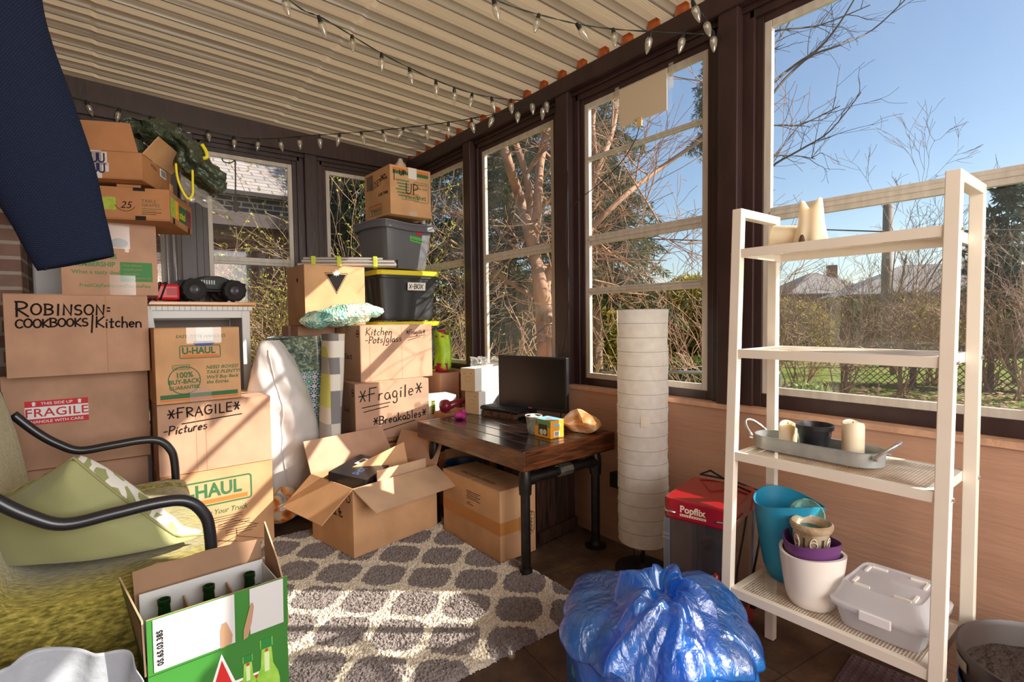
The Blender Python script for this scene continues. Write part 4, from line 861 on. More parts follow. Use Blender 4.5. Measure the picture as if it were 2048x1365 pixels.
b = MB(); b.box((1.80, 3.11, 0), (1.955, 3.325, .752)); o = b.build('cardboard_box', M_CARD, None, bevel=.004); tag(o, 'tall narrow cardboard box in the corner under the lime bundle', 'box')
# ------------------------------------------------------------------ paper floor lamp
def _paper(n, l, p):
    out = n['Material Output']; tc = n.new('ShaderNodeTexCoord'); t = n.new('ShaderNodeTexNoise'); t.inputs['Scale'].default_value = 30; t.inputs['Detail'].default_value = 6; l.new(tc.outputs['Object'], t.inputs[0])
    cr = ramp(n, [(.3, (226, 220, 212)), (.7, (246, 243, 238))]); l.new(t.outputs[0], cr.inputs[0]); l.new(cr.outputs[0], p.inputs['Base Color'])
    tl = n.new('ShaderNodeBsdfTranslucent'); tl.inputs[0].default_value = lin((244, 236, 222)); ms = n.new('ShaderNodeMixShader'); ms.inputs[0].default_value = .42
    b = n.new('ShaderNodeBump'); b.inputs['Strength'].default_value = .3; b.inputs['Distance'].default_value = .003; l.new(t.outputs[0], b.inputs['Height']); l.new(b.outputs[0], p.inputs['Normal'])
    l.new(p.outputs[0], ms.inputs[1]); l.new(tl.outputs[0], ms.inputs[2]); l.new(ms.outputs[0], out.inputs[0])
M_PAPER = nodes_mat('rice_paper', _paper, .85, .2)
lp = thing('floor_lamp', 'tall white rice-paper cylinder lamp standing by the window wall', 'floor lamp', (1.845, 1.435, 0))
b = MB(); N = 17; prof = []
for i in range(N):
    z0, z1 = .135 + (1.155 - .135) * i / N, .135 + (1.155 - .135) * (i + 1) / N
    for q in (0, .25, .5, .75): prof.append((.109 - .0012 * math.sin(math.pi * q), z0 + (z1 - z0) * q))
prof.append((.109, 1.155)); k0 = len(b.v)
def lw_(p, a, z): j = blob((p.x * 3, p.y * 3, z * 9), 2.2, .0035, 3); r = 1 + j / .1; return V((p.x * r + .012 * math.sin(z * 3.2) * (z < .6) * (.6 - z), p.y * r, z))
n = 48
for r, z in prof:
    for j in range(n): a = 2 * math.pi * j / n; b.v.append(lw_(V((r * math.cos(a), r * math.sin(a), z)), a, z))
for i in range(len(prof) - 1):
    for j in range(n): j2 = (j + 1) % n; b.f.append((i * n + j, i * n + j2, (i + 1) * n + j2, (i + 1) * n + j)); b.m.append(0)
b.build('lamp_shade', M_PAPER, lp, smooth=True)
b = MB(); M_WIRE = mat('shade_wire', (128, 118, 104), .5)
for i in range(N + 1):
    z = .135 + (1.155 - .135) * i / N; b.tube([lw_(V((.1095 * math.cos(R_(a)), .1095 * math.sin(R_(a)), z)), 0, z) for a in range(0, 360, 10)], .0009 if i not in (0, N) else .0016, 4, closed=True)
b.build('shade_hoops', M_WIRE, lp)
b = MB(); b.tube([(0, 0, .012), (0, 0, 1.165)], .0085, 10); b.build('pole', M_BLKMAT, lp, smooth=True)
MB().lathe([(.12, .001), (.12, .008), (.02, .014), (.012, .03)], 32).build('base', M_BLKMAT, lp, smooth=True, auto=.6)
b = MB(); b.tube([(.012 * math.cos(q * .9), .012 * math.sin(q * .9), .03 + .012 * q) for q in range(10)], .003, 6); b.lathe([(.001, 0), (.009, .004), (.009, .03), (.001, .034)], 8, M.Translation((-.012, -.012, .06))); b.build('switch_cord', M_BLACK, lp)
b = MB()
for a in (-2.0, -1.75): pass
b.grid(lambda u, v: (.1115 * math.cos(-2.55 + .36 * u), .1115 * math.sin(-2.55 + .36 * u), .66 + .045 * v), 8, 2); b.build('tape_patch', mat('yellowed_tape', (214, 204, 186), .4), lp)

# ------------------------------------------------------------------ popcorn machine
pm = thing('popcorn_machine', 'red-topped popcorn machine with clear sides, behind the blue bag', 'popcorn machine', (1.70, 1.02, 0), -1.345)
pw, pd = .235, .30; M_RED = mat('glossy_red_enamel', (158, 16, 30), .18, var=.05, coat=.6); M_CHR = mat('brushed_chrome', (204, 202, 200), .25, .9)
def rbox(mb, w, d, z0, z1, r, n=6):
    pl = []
    for cx, cy, a0 in ((w / 2 - r, d / 2 - r, 0), (-w / 2 + r, d / 2 - r, 90), (-w / 2 + r, -d / 2 + r, 180), (w / 2 - r, -d / 2 + r, 270)):
        for k in range(n + 1): a = R_(a0 + 90 * k / n); pl.append((cx + r * math.cos(a), cy + r * math.sin(a)))
    return mb.prism(pl, z1 - z0, M.Translation((0, 0, z0)))
rbox(MB(), pw, pd, .415, .488, .025).build('top', M_RED, pm, bevel=.008, seg=3)
rbox(MB(), pw, pd, .002, .075, .025).build('base', M_RED, pm, bevel=.006)
FP = fr((-pw / 2, -pd / 2, .415), (1, 0, 0), (0, 0, 1)); M_PT = mat('cream_print', (236, 216, 190), .5)
text(pm, FP, 'Popflix', .062, .032, .033, M_PT, .03, sx=.95, e=.0012); decal(pm, FP, [rect(.062, .018, .152, .026)], M_PT, 'printed_strip', e=.001); decal(pm, FP, [rect(.066 + k * .0085, .02, .069 + k * .0085, .024) for k in range(10)], M_RED, 'strip_hole', e=.0016)
b = MB()
for s in (-1, 1): b.tube([(s * .07, -pd / 2 - .003, .442), (s * .103, -pd / 2 - .003, .442), (s * (pw / 2 - .004), -pd / 2 + .012, .442), (s * (pw / 2 + .003), -pd / 2 + .035, .442), (s * (pw / 2 + .003), -pd / 2 + .12, .442)], .0042, 8)
b.build('chrome_trim', M_CHR, pm, smooth=True)
for sx in (-1, 1):
    for sy in (-1, 1): MB().box((sx * (pw / 2 - .012) - .011, sy * (pd / 2 - .014) - .011, .075), (sx * (pw / 2 - .012) + .011, sy * (pd / 2 - .014) + .011, .415)).build('corner_post', mat('grey_aluminium', (150, 152, 158), .35, .8), pm, bevel=.003)
b = MB(); b.quad((-pw / 2 + .02, -pd / 2 + .008, .075), (pw / 2 - .02, -pd / 2 + .008, .075), (pw / 2 - .02, -pd / 2 + .008, .415), (-pw / 2 + .02, -pd / 2 + .008, .415))
for s in (-1, 1): b.quad((s * (pw / 2 - .006), -pd / 2 + .02, .075), (s * (pw / 2 - .006), pd / 2 - .02, .075), (s * (pw / 2 - .006), pd / 2 - .02, .415), (s * (pw / 2 - .006), -pd / 2 + .02, .415))
b.build('clear_panel', film('acrylic', (226, 218, 206), .72, .06, (150, 140, 130), .5, 1.6), pm)
MB().box((-pw / 2 + .012, pd / 2 - .012, .075), (pw / 2 - .012, pd / 2 - .004, .415)).build('back_panel', mat('scratched_steel', (138, 128, 118), .35, .7, var=.2), pm)
ket = MB(); ket.lathe([(.001, .19), (.05, .19), (.058, .2), (.06, .29), (.064, .295), (.05, .30), (.02, .31), (.02, .35), (.001, .352)], 28, M.Translation((.03, .0, 0))); kk = ket.build('kettle', mat('dark_steel', (96, 92, 88), .25, .9), pm, smooth=True, auto=.6)
MB().box((-.005, -.05, .345), (.085, .06, .405)).build('motor', mat('dark_motor', (44, 46, 52), .4), pm, bevel=.006)
b = MB(); b.lathe([(.001, -.04), (.011, -.03), (.014, 0), (.011, .03), (.001, .04)], 16, M.Translation((.07, -pd / 2 - .012, .235))); b.build('handle', M_RED, pm, smooth=True)
b = MB(); 
for z in (.36, .345): b.box((-pw / 2 + .001, -pd / 2 - .001, z - .005), (-pw / 2 + .026, -pd / 2 + .002, z + .005))
b.build('hinge', M_CHR, pm)
b = MB(); b.tube([(.12, .06, .495), (.05, .10, .498), (-.04, .12, .53), (-.09, .15, .50), (.02, .17, .492), (.13, .168, .47), (.14, .10, .3), (.138, .03, .22), (.14, .02, .15)], .004, 6); b.box((.132, .01, .1), (.15, .032, .155)); b.build('power_cord', M_BLKMAT, pm, smooth=True)

# ------------------------------------------------------------------ white ladder shelf
yL, yR, xr, x0, sl_, lw = .856, .308, 1.782, 1.487, .047, .03; zt_ = 1.446
xf = lambda z: x0 + sl_ * z
sh = thing('shelf_unit', 'white metal four-tier ladder shelf in front of the wide window', 'shelf', (0, 0, 0))
M_SH = mat('cream_white_metal', (232, 222, 206), .42, var=.04, vs_=6)
for y in (yL - lw / 2, yR + lw / 2):
    MB().bar((xf(0), y, .001), (xf(zt_), y, zt_), lw, .026, (1, 0, 0)).build('leg', M_SH, sh, bevel=.002)
    MB().bar((xr, y, .001), (xr, y, zt_), lw, .026, (1, 0, 0)).build('leg', M_SH, sh, bevel=.002)
    MB().box((xf(zt_) - .013, y - lw / 2, zt_ - .022), (xr + .013, y + lw / 2, zt_ + .004)).build('top_bracket', M_SH, sh, bevel=.002)
M_MESH = None
def _meshm(n, l, p):
    out = n['Material Output']; tc = n.new('ShaderNodeTexCoord'); sp = n.new('ShaderNodeSeparateXYZ'); l.new(tc.outputs['Object'], sp.inputs[0])
    def g(ax):
        a = n.new('ShaderNodeMath'); a.operation = 'MULTIPLY'; a.inputs[1].default_value = 1 / .0075; l.new(sp.outputs[ax], a.inputs[0])
        f = n.new('ShaderNodeMath'); f.operation = 'FRACT'; l.new(a.outputs[0], f.inputs[0]); q = n.new('ShaderNodeMath'); q.operation = 'GREATER_THAN'; q.inputs[1].default_value = .42; l.new(f.outputs[0], q.inputs[0]); return q.outputs[0]
    m = n.new('ShaderNodeMath'); m.operation = 'MULTIPLY'; l.new(g(0), m.inputs[0]); l.new(g(1), m.inputs[1])
    t = n.new('ShaderNodeTexNoise'); t.inputs['Scale'].default_value = 12; t.inputs['Detail'].default_value = 8; l.new(tc.outputs['Object'], t.inputs[0]); cr = ramp(n, [(.4, (226, 216, 198)), (.66, (168, 148, 120))]); l.new(t.outputs[0], cr.inputs[0]); l.new(cr.outputs[0], p.inputs['Base Color'])
    tr = n.new('ShaderNodeBsdfTransparent'); ms = n.new('ShaderNodeMixShader'); l.new(m.outputs[0], ms.inputs[0]); l.new(p.outputs[0], ms.inputs[1]); l.new(tr.outputs[0], ms.inputs[2]); l.new(ms.outputs[0], out.inputs[0])
M_MESH = nodes_mat('perforated_white_sheet', _meshm, .5)
SZ = [.285, .704, 1.019, 1.326]
for z in SZ:
    xa, xb = xf(z) - .011, xr + .011; ya, yb = yR + lw, yL - lw; b = MB()
    b.box((xa, ya, z - .026), (xa + .004, yb, z - .003)); b.box((xb - .004, ya, z - .026), (xb, yb, z - .003)); b.box((xa + .004, ya, z - .026), (xb - .004, ya + .004, z - .003)); b.box((xa + .004, yb - .004, z - .026), (xb - .004, yb, z - .003))
    b.box((xa, ya, z - .003), (xa + .02, yb, z)); b.box((xb - .02, ya, z - .003), (xb, yb, z)); b.box((xa + .02, ya, z - .003), (xb - .02, ya + .02, z)); b.box((xa + .02, yb - .02, z - .003), (xb - .02, yb, z))
    o = b.build('shelf', M_SH, sh); k = MB().quad((xa + .018, ya + .018, z - .001), (xb - .018, ya + .018, z - .001), (xb - .018, yb - .018, z - .001), (xa + .018, yb - .018, z - .001)); k.build('perforated_deck', M_MESH, o)
b = MB()
for z in SZ:
    for y in (yR - .002, yL + .002):
        for x in (xf(z), xr): b.lathe([(.001, -.004), (.006, -.003), (.006, .003), (.001, .004)], 10, M.Translation((x, y, z - .013)) @ rots(math.pi / 2, 'X'))
b.build('bolts', M_CHR, sh)
M_WAX = mat('ivory_candle_wax', (240, 226, 196), .45, sub=.35, var=.04, vs_=8); M_WAXM = mat('melted_wax', (244, 232, 210), .4, sub=.35)
def candle(label, x, y, z, r, h, lean=0, name='pillar_candle'):
    b = MB(); b.lathe([(r * .97, 0), (r, .004), (r, h - .006), (r * .93, h), (r * .7, h - .004), (r * .5, h - .012), (.001, h - .014)], 32, warp=lambda p, a, zz: V((p.x, p.y, zz + (lean * p.x + .004 * math.sin(2 * a)) * (zz > h * .8))))
    o = b.build(name, M_WAX, None, smooth=True, auto=.7, loc=(x, y, z)); tag(o, label, 'candle', None)
    b = MB(); b.tube([(0, 0, h - .015), (.001, .001, h + .002)], .0012, 5); b.build('wick', M_BLKMAT, o); return o
# top shelf: fallen candle and a cluster with runs
b = MB(); b.lathe([(.034, 0), (.036, .003), (.036, .09), (.033, .1), (.02, .094), (.001, .092)], 28, warp=lambda p, a, z: p * (1 + .04 * math.sin(3 * a) * (z > .08)))
o = b.build('pillar_candle', M_WAX, None, smooth=True, auto=.7); o.matrix_world = M.Translation((1.655, .775, SZ[3] + .0375)) @ rots(R_(96), 'X') @ rots(.2, 'Y'); o.location = (1.655, .785, SZ[3] + .0395); tag(o, 'ivory pillar candle lying on its side on the top shelf', 'candle')
b = MB()
def clus(p, a, z):
    k = 1 + .13 * math.cos(3 * a) - .25 * (z / .12) + (.10 * max(0, .035 - z) / .035) * (1 + math.cos(7 * a)); return V((p.x * k, p.y * k, z + (.013 * math.cos(3 * a) if z > .1 else 0)))
b.lathe([(.04, 0), (.041, .02), (.038, .06), (.038, .10), (.036, .118), (.024, .116), (.02, .10), (.001, .098)], 48, warp=clus)
o = b.build('pillar_candle', M_WAX, None, smooth=True, loc=(1.645, .665, SZ[3] + .001)); tag(o, 'three-lobed melted ivory candle standing on the top shelf', 'candle')
rr = random.Random(2); b = MB()
for k in range(5): a = rr.uniform(2.6, 6.4); b.lathe([(.001, -.008), (.007, 0), (.004, .012), (.001, .018)], 8, M.Translation((.043 * math.cos(a), .043 * math.sin(a), .01)))
b.build('soot_spot', mat('sooty_wax', (92, 62, 40), .7), o)
# galvanised tray on the third shelf
M_GALV = mat('galvanised_steel', (176, 180, 178), .42, .55, var=.14, vs_=24); z3 = SZ[1] + .001
tr = thing('serving_tray', 'long galvanised tray with loop handles on the third shelf', 'tray', (1.635, .645, z3), -1.60)
def stad(L, w, k, n=10):
    pl = []
    for cx, a0 in ((L / 2 - w / 2, -90), (-L / 2 + w / 2, 90)):
        for q in range(n + 1): a = R_(a0 + 180 * q / n); pl.append((cx + w / 2 * math.cos(a), w / 2 * math.sin(a)))
    return pl
b = MB(); rings = [stad(.35 - i, .125 - i, 0) for i in (.03, .004, 0, .006)]; hs = [.001, .008, .042, .043]; nn = len(rings[0]); r2 = [(rings[0], .001), (rings[1], .006), (rings[2], .044), (stad(.354, .129, 0), .046), (stad(.346, .121, 0), .046), (stad(.338, .113, 0), .008)]
for pl, z in r2:
    for p in pl: b.v.append(V((p[0], p[1], z)))
for i in range(len(r2) - 1):
    for j in range(nn): j2 = (j + 1) % nn; b.f.append((i * nn + j, i * nn + j2, (i + 1) * nn + j2, (i + 1) * nn + j)); b.m.append(0)
b.f.append(tuple(range(nn))[::-1]); b.f.append(tuple(range((len(r2) - 1) * nn, len(r2) * nn))); b.m += [0, 0]
b.build('pan', M_GALV, tr, smooth=True, auto=.6)
for s in (-1, 1):
    for q in (-1,):
        b = MB(); b.tube([(s * (.165 + .045 * math.sin(t_)), .046 * math.cos(t_), .036 + .042 * math.sin(t_)) for t_ in [math.pi * k / 12 for k in range(13)]], .0042, 8); h_ = b.build('handle', M_CHR, tr, smooth=True)
        b = MB()
        for e in (-1, 1): b.lathe([(.001, -.006), (.007, -.005), (.007, .005), (.001, .006)], 10, M.Translation((s * .168, e * .046, .034)) @ rots(math.pi / 2, 'Y'))
        b.build('rivet', M_CHR, h_)
candle('short ivory pillar candle standing in the galvanised tray at its window end', 1.66, .735, z3 + .0065, .025, .075, .1)
candle('taller ivory pillar candle standing in the galvanised tray beside the black nursery pot', 1.655, .555, z3 + .0065, .028, .105)
po = thing('nursery_pot', 'black plastic nursery pot standing in the galvanised tray', 'pot', (1.645, .652, z3 + .0065))
MB().lathe([(.034, 0), (.0345, .003), (.045, .072), (.05, .073), (.051, .086), (.0485, .087), (.046, .08), (.036, .01), (.001, .008)], 32).build('pot', M_BLACK, po, smooth=True, auto=.6)
MB().lathe([(.043, .055), (.02, .058), (.001, .06)], 20).build('soil', mat('dark_soil', (52, 38, 30), .95, bump=1, bs=80), po)
b = MB(); b.quad((-.02, .03, .062), (-.012, .035, .075), (-.008, .032, .08), (-.014, .026, .07)); b.build('seedling', mat('fresh_green_leaf', (150, 176, 60), .5), po)
# bottom shelf: planters and storage box
z1 = SZ[0] + .001
def planter(name, label, x, y, z, r0, r1, h, m, tilt=.0, wave=.0, rot=0, t=.004, sx=1.0, inner=None, sq=0.0, lay=None, cat='planter'):
    b = MB(); pr = [(r0 * .92, 0), (r0, .006)] + [(r0 + (r1 - r0) * (q ** .6), .006 + (h - .006) * q) for q in (.12, .25, .4, .55, .7, .85, 1)] + [(r1 - t, h)] + [(r0 + (r1 - r0) * (q ** .6) - t, .006 + (h - .006) * q) for q in (.85, .7, .4, .15)] + [(.001, .012)]
    b.lathe(pr, 48, sq=sq, warp=lambda p, a, q: V((p.x * sx, p.y, q * (1 + wave * math.cos(2 * a)) + tilt * p.x * (q / h) ** 2)))
    o = b.build(name, m, None, smooth=True, auto=.9, loc=(x, y, z), rot=lay or (0, 0, rot)); tag(o, label, cat); return o
M_TEAL = mat('turquoise_plastic', (38, 144, 178), .38, var=.04); M_PURP = mat('plum_plastic', (104, 56, 112), .45); M_CER = mat('white_ceramic', (236, 228, 216), .3, coat=.3)
o = planter('planter', 'big turquoise egg-shaped planter on the bottom shelf', 1.690, .745, z1, .056, .100, .25, M_TEAL, .0, .05, .9, sx=1.06)
MB().lathe([(.072, .1), (.03, .103), (.001, .104)], 24).build('soil', mat('dark_soil', (52, 38, 30), .95, bump=1, bs=80), o)
wp = planter('planter', 'white ceramic planter holding the stacked plum and stone pots on the bottom shelf', 1.588, .632, z1, .06, .086, .155, M_CER, 0, .03, 1.2, t=.009)
o = planter('planter', 'plum plastic pot with a torn sticker, nested in the white planter', 1.588, .634, z1 + .07, .052, .075, .118, M_PURP, .0, .05, 1.2, t=.003)
b = MB(); b.grid(lambda u, v: (.0755 * math.cos(-2.05 + .24 * u), .0755 * math.sin(-2.05 + .24 * u), .075 + .035 * v - .012 * u * math.sin(9 * v)), 5, 5); b.build('torn_sticker', M_WHT, o)
sp_ = thing('stoneware_pot', 'carved cream stoneware pot standing in the plum pot', 'pot', (1.590, .636, z1 + .140))
def cut(p, a, z): return p
M_STONE = mat('salt_glaze_stoneware', (206, 188, 158), .5, col2=(150, 116, 78), vs_=18, bump=.3, bs=60)
MB().lathe([(.038, 0), (.041, .004), (.046, .07), (.052, .076), (.056, .086), (.056, .094), (.051, .098), (.046, .094), (.043, .07), (.038, .008), (.001, .006)], 40).build('pot', M_STONE, sp_, smooth=True, auto=.8)
b = MB()
for k in range(6):
    a0 = k * math.pi / 3
    b.grid(lambda u, v: ((.0435 + .0035 * v + .0022) * math.cos(a0 + .09 * (u - .5)), (.0435 + .0035 * v + .0022) * math.sin(a0 + .09 * (u - .5)), .028 + .034 * v), 3, 1)
b.build('slot', mat('slot_shadow', (44, 36, 30), .9), sp_)
b = MB()
for k in range(6):
    a0 = k * math.pi / 3 + .52
    for q in ((.2, .012), (.2, .006)):
        b.tube([((.0445 + .0035 * (.5 + q[1] * 40 * math.sin(t_))) * math.cos(a0 + q[0] * math.cos(t_)), (.0445 + .0035 * (.5 + q[1] * 40 * math.sin(t_))) * math.sin(a0 + q[0] * math.cos(t_)), .044 + q[1] * 1.6 * math.sin(t_)) for t_ in [6.283 * i / 14 for i in range(14)]], .0016, 5, closed=True)
b.build('carved_scroll', mat('pale_glaze', (226, 216, 196), .4), sp_)
o = MB().lathe([(.001, 0), (.03, .001), (.046, .008), (.048, .012), (.044, .010), (.028, .005), (.001, .004)], 36).build('saucer', mat('mossy_teal', (96, 168, 160), .6, col2=(70, 96, 80), vs_=24), None, smooth=True, loc=(1.655, .672, z1 + .215)); o.matrix_world = M.Translation((1.643, .672, z1 + .232)) @ V((-.62, -.42, .66)).to_track_quat('Z', 'Y').to_matrix().to_4x4(); tag(o, 'mossy turquoise saucer leaning in the pots against the big planter', 'saucer')
sbx = thing('storage_container', 'clear plastic storage container with lid on the bottom shelf', 'container', (1.628, .452, z1), -1.565)
cw, cd, ch = .215, .228, .095
M_FROST = film('frosted_plastic', (244, 244, 246), .30, .22, (244, 243, 245), .55, 1.2)
b = MB(); b.lathe([(.001, .002), (.82, .002), (.86, .012), (.97, ch * .62), (1.06, ch * .64), (1.06, ch * .68)], 48, sq=1.0, warp=lambda p, a, z: V((p.x * cw / 2, p.y * cd / 2, z))); b.build('tub', M_FROST, sbx, smooth=True, auto=.6)
b = MB(); b.lathe([(1.06, ch * .69), (1.07, ch * .75), (1.0, ch * .8), (.84, ch * 1.22), (.80, ch * 1.25), (.76, ch * 1.2), (.001, ch * 1.2)], 48, sq=1.0, warp=lambda p, a, z: V((p.x * cw / 2, p.y * cd / 2, z))); lo = b.build('lid', M_FROST, sbx, smooth=True, auto=.6)
b = MB(); ring = [(sx_ * .62 * cw / 2, sy_ * .62 * cd / 2) for sx_, sy_ in ((1, 1), (-1, 1), (-1, -1), (1, -1))]
for i in range(4):
    p, q = ring[i], ring[(i + 1) % 4]
    for f0, f1 in ((.03, .3), (.7, .97)): b = MB(); b.bar((p[0] + (q[0] - p[0]) * f0, p[1] + (q[1] - p[1]) * f0, ch * 1.22), (p[0] + (q[0] - p[0]) * f1, p[1] + (q[1] - p[1]) * f1, ch * 1.22), .006, .006); b.build('lid_rib', M_WHITE, lo)
for s in (-1, 1): MB().box((-.035, s * (cd / 2 * 1.06) - .004, ch * .5), (.035, s * (cd / 2 * 1.06) + .004, ch * .76)).build('latch', mat('white_latch', (236, 234, 232), .4), sbx, bevel=.002)

# brown plastic planter in a blue pot at the right edge
pt = thing('planter', 'dark brown handled pot with soil, set in a blue pot at the right edge', 'planter', (1.655, .135, 0))
MB().lathe([(.14, .001), (.15, .01), (.172, .27), (.18, .275), (.183, .33), (.179, .332), (.173, .32), (.15, .05), (.001, .05)], 40).build('pot', mat('dark_brown_plastic', (64, 52, 47), .42), pt, smooth=True, auto=.6)
MB().lathe([(.146, .0008), (.156, .01), (.1785, .24), (.176, .243), (.15, .012)], 40).build('outer_pot', mat('bright_blue_plastic', (24, 104, 170), .35), pt, smooth=True, auto=.6)
rr = random.Random(6); b = MB(); b.grid(lambda u, v: ((.17 * v * math.cos(6.283 * u)), .17 * v * math.sin(6.283 * u), .27 + .006 * rr.random()), 40, 12, wrap=True); b.build('soil', mat('dark_soil', (52, 38, 30), .95, bump=1, bs=80), pt)
b = MB(); a0 = 2.1
b.grid(lambda u, v: (.184 * math.cos(a0 + .3 * (u - .5)), .184 * math.sin(a0 + .3 * (u - .5)), .286 + .024 * v), 8, 2); b.build('handle_slot', mat('pot_slot', (150, 138, 122), .6), pt)
# bumpy mat at the bottom edge
b = MB(); b.box((0, 0, 0), (.30, .40, .006))
for i in range(14):
    for j in range(18): b.lathe([(.006, .006), (.004, .010), (.001, .011)], 5, M.Translation((.014 + i * .021, .014 + j * .022, 0)))
q = onz(1668, 1340, .005); o = b.build('floor_mat', mat('greyish_plum_rubber', (112, 92, 98), .55), None, loc=(q.x - .30, q.y - .405, .001), rot=(0, 0, .08)); o.location = (q.x - .14, q.y - .43, .001); tag(o, 'knobbly greyish-plum mat lying on the floor at the bottom edge', 'mat')

# ------------------------------------------------------------------ blue bag
def _blue(n, l, p):
    out = n['Material Output']; n.remove(p)
    tr = n.new('ShaderNodeBsdfTransparent'); tr.inputs[0].default_value = lin((50, 176, 248)); df = n.new('ShaderNodeBsdfDiffuse'); df.inputs[0].default_value = lin((24, 146, 240)); tl = n.new('ShaderNodeBsdfTranslucent'); tl.inputs[0].default_value = lin((30, 176, 250))
    h = n.new('ShaderNodeMixShader'); h.inputs[0].default_value = .55; l.new(df.outputs[0], h.inputs[1]); l.new(tl.outputs[0], h.inputs[2])
    m = n.new('ShaderNodeMixShader'); m.inputs[0].default_value = .52; l.new(h.outputs[0], m.inputs[1]); l.new(tr.outputs[0], m.inputs[2])
    gl = n.new('ShaderNodeBsdfGlossy'); gl.inputs[1].default_value = .2; lw2 = n.new('ShaderNodeLayerWeight'); lw2.inputs[0].default_value = .35; ml = n.new('ShaderNodeMath'); ml.operation = 'MULTIPLY_ADD'; ml.inputs[1].default_value = .4; ml.inputs[2].default_value = .10; l.new(lw2.outputs['Facing'], ml.inputs[0])
    t = n.new('ShaderNodeTexNoise'); t.inputs['Scale'].default_value = 26; t.inputs['Detail'].default_value = 6; t.inputs['Distortion'].default_value = 2.0; tc = n.new('ShaderNodeTexCoord'); mp = n.new('ShaderNodeMapping'); mp.inputs['Scale'].default_value = (1, 1, .3); l.new(tc.outputs['Object'], mp.inputs[0]); l.new(mp.outputs[0], t.inputs[0])
    b = n.new('ShaderNodeBump'); b.inputs['Strength'].default_value = .8; b.inputs['Distance'].default_value = .01; l.new(t.outputs[0], b.inputs['Height']); l.new(b.outputs[0], gl.inputs['Normal']); l.new(b.outputs[0], df.inputs['Normal'])
    m2 = n.new('ShaderNodeMixShader'); l.new(ml.outputs[0], m2.inputs[0]); l.new(m.outputs[0], m2.inputs[1]); l.new(gl.outputs[0], m2.inputs[2]); l.new(m2.outputs[0], out.inputs[0])
M_BLUE = bpy.data.materials.new('blue_recycling_film'); M_BLUE.use_nodes = True; _blue(M_BLUE.node_tree.nodes, M_BLUE.node_tree.links, M_BLUE.node_tree.nodes['Principled BSDF'])
bgx = thing('plastic_bag', 'full translucent blue recycling bag on the floor in front of the shelf', 'bag', (1.165, .86, 0))
def ridge(x): return 1 - abs(2 * (x - math.floor(x)) - 1)
def bagf(u, v):
    a = 2 * math.pi * u; z = v
    if z < .1: r = .18 + .07 * (z / .1) ** .5
    elif z < .7: r = .25 + .012 * math.sin((z - .1) * 5)
    else: r = .26 * math.cos((z - .7) / .3 * 1.5) + .012
    ph = .10 * math.sin(6 * z + 2 * a) + .25 * z
    fold = .10 * ridge(u * 6 + ph) ** 3 + .06 * ridge(u * 11 - ph * 1.7 + .3) ** 2 + .035 * ridge(u * 23 + 2 * ph)
    r *= 1.03 - fold * (.35 + .9 * z)
    p = V((r * math.cos(a), r * math.sin(a), .395 * (z if z < .7 else .7 + .3 * math.sin((z - .7) / .3 * 1.5) * (1 - .22 * ridge(u * 3 + .2)))))
    q = V((p.x * 4.5, p.y * 4.5, p.z * 3)); p += V((NZ.noise(q), NZ.noise(q + V((9, 0, 0))), .8 * NZ.noise(q + V((0, 7, 0))))) * .05
    p.z = max(p.z, .002); return p
b = MB(); b.grid(bagf, 220, 80, wrap=True); b.build('bag_film', M_BLUE, bgx, smooth=True)
# gathered neck flopping over the front
b = MB()
def neck(u, v):
    a = 2 * math.pi * u; r = .015 + .105 * v ** .8; f = 1 + .35 * ridge(u * 5 + .2 * math.sin(3 * v)) ** 2 + .2 * ridge(u * 13 + .3 + v) - .2
    p = V((-.04 + r * f * math.cos(a) * 1.2 - .05 * v, -.05 + r * f * math.sin(a) - .03 * v, .37 + .055 * math.sin(v * 3) - .07 * v * v * (1 - .9 * math.sin(a + .8)) + .045 * ridge(u * 8 + .5 * v) * v)); q = p * 6; return p + V((NZ.noise(q), NZ.noise(q + V((5, 0, 0))), NZ.noise(q + V((0, 5, 0))))) * .03
b.grid(neck, 150, 26, wrap=True); b.build('gathered_top', M_BLUE, bgx, smooth=True)
rr = random.Random(9); cl = [((20, 110, 110), (.05, .14, .27, .06)), ((88, 40, 120), (.12, .03, .29, .05)), ((150, 30, 90), (.02, .06, .31, .035)), ((226, 222, 214), (.0, -.13, .22, .075)), ((60, 140, 150), (-.14, .06, .19, .08)), ((40, 60, 110), (.13, -.08, .17, .08)), ((220, 214, 200), (-.11, -.1, .08, .075)), ((30, 120, 120), (.1, .12, .1, .085)), ((24, 40, 90), (0, 0, .30, .05))]
for k, (c, (x, y, z, r)) in enumerate(cl):
    b = MB(); b.lathe([(.001, -r)] + [(r * math.cos(q), r * math.sin(q)) for q in [R_(t_) for t_ in range(-75, 90, 15)]] + [(.001, r)], 20, warp=lambda p, a, zz: p * (1 + blob(p, 14, .35, k)))
    o = b.build('bundled_cloth', mat('cloth_%d' % k, c, .8), None, smooth=True, loc=(1.165 + x, .86 + y, max(z, r * .72 + .01))); tag(o, ['teal cloth bundle showing through the back of the blue bag', 'violet cloth bundle showing through the top right of the blue bag', 'small crimson cloth bundle near the top of the blue bag', 'white cloth bundle showing at the front of the blue bag', 'sea-green cloth bundle at the left side of the blue bag', 'slate blue cloth bundle at the right side of the blue bag', 'cream cloth bundle low at the front left of the blue bag', 'turquoise cloth bundle low at the back of the blue bag', 'small navy cloth bundle in the middle of the blue bag'][k], 'cloth')
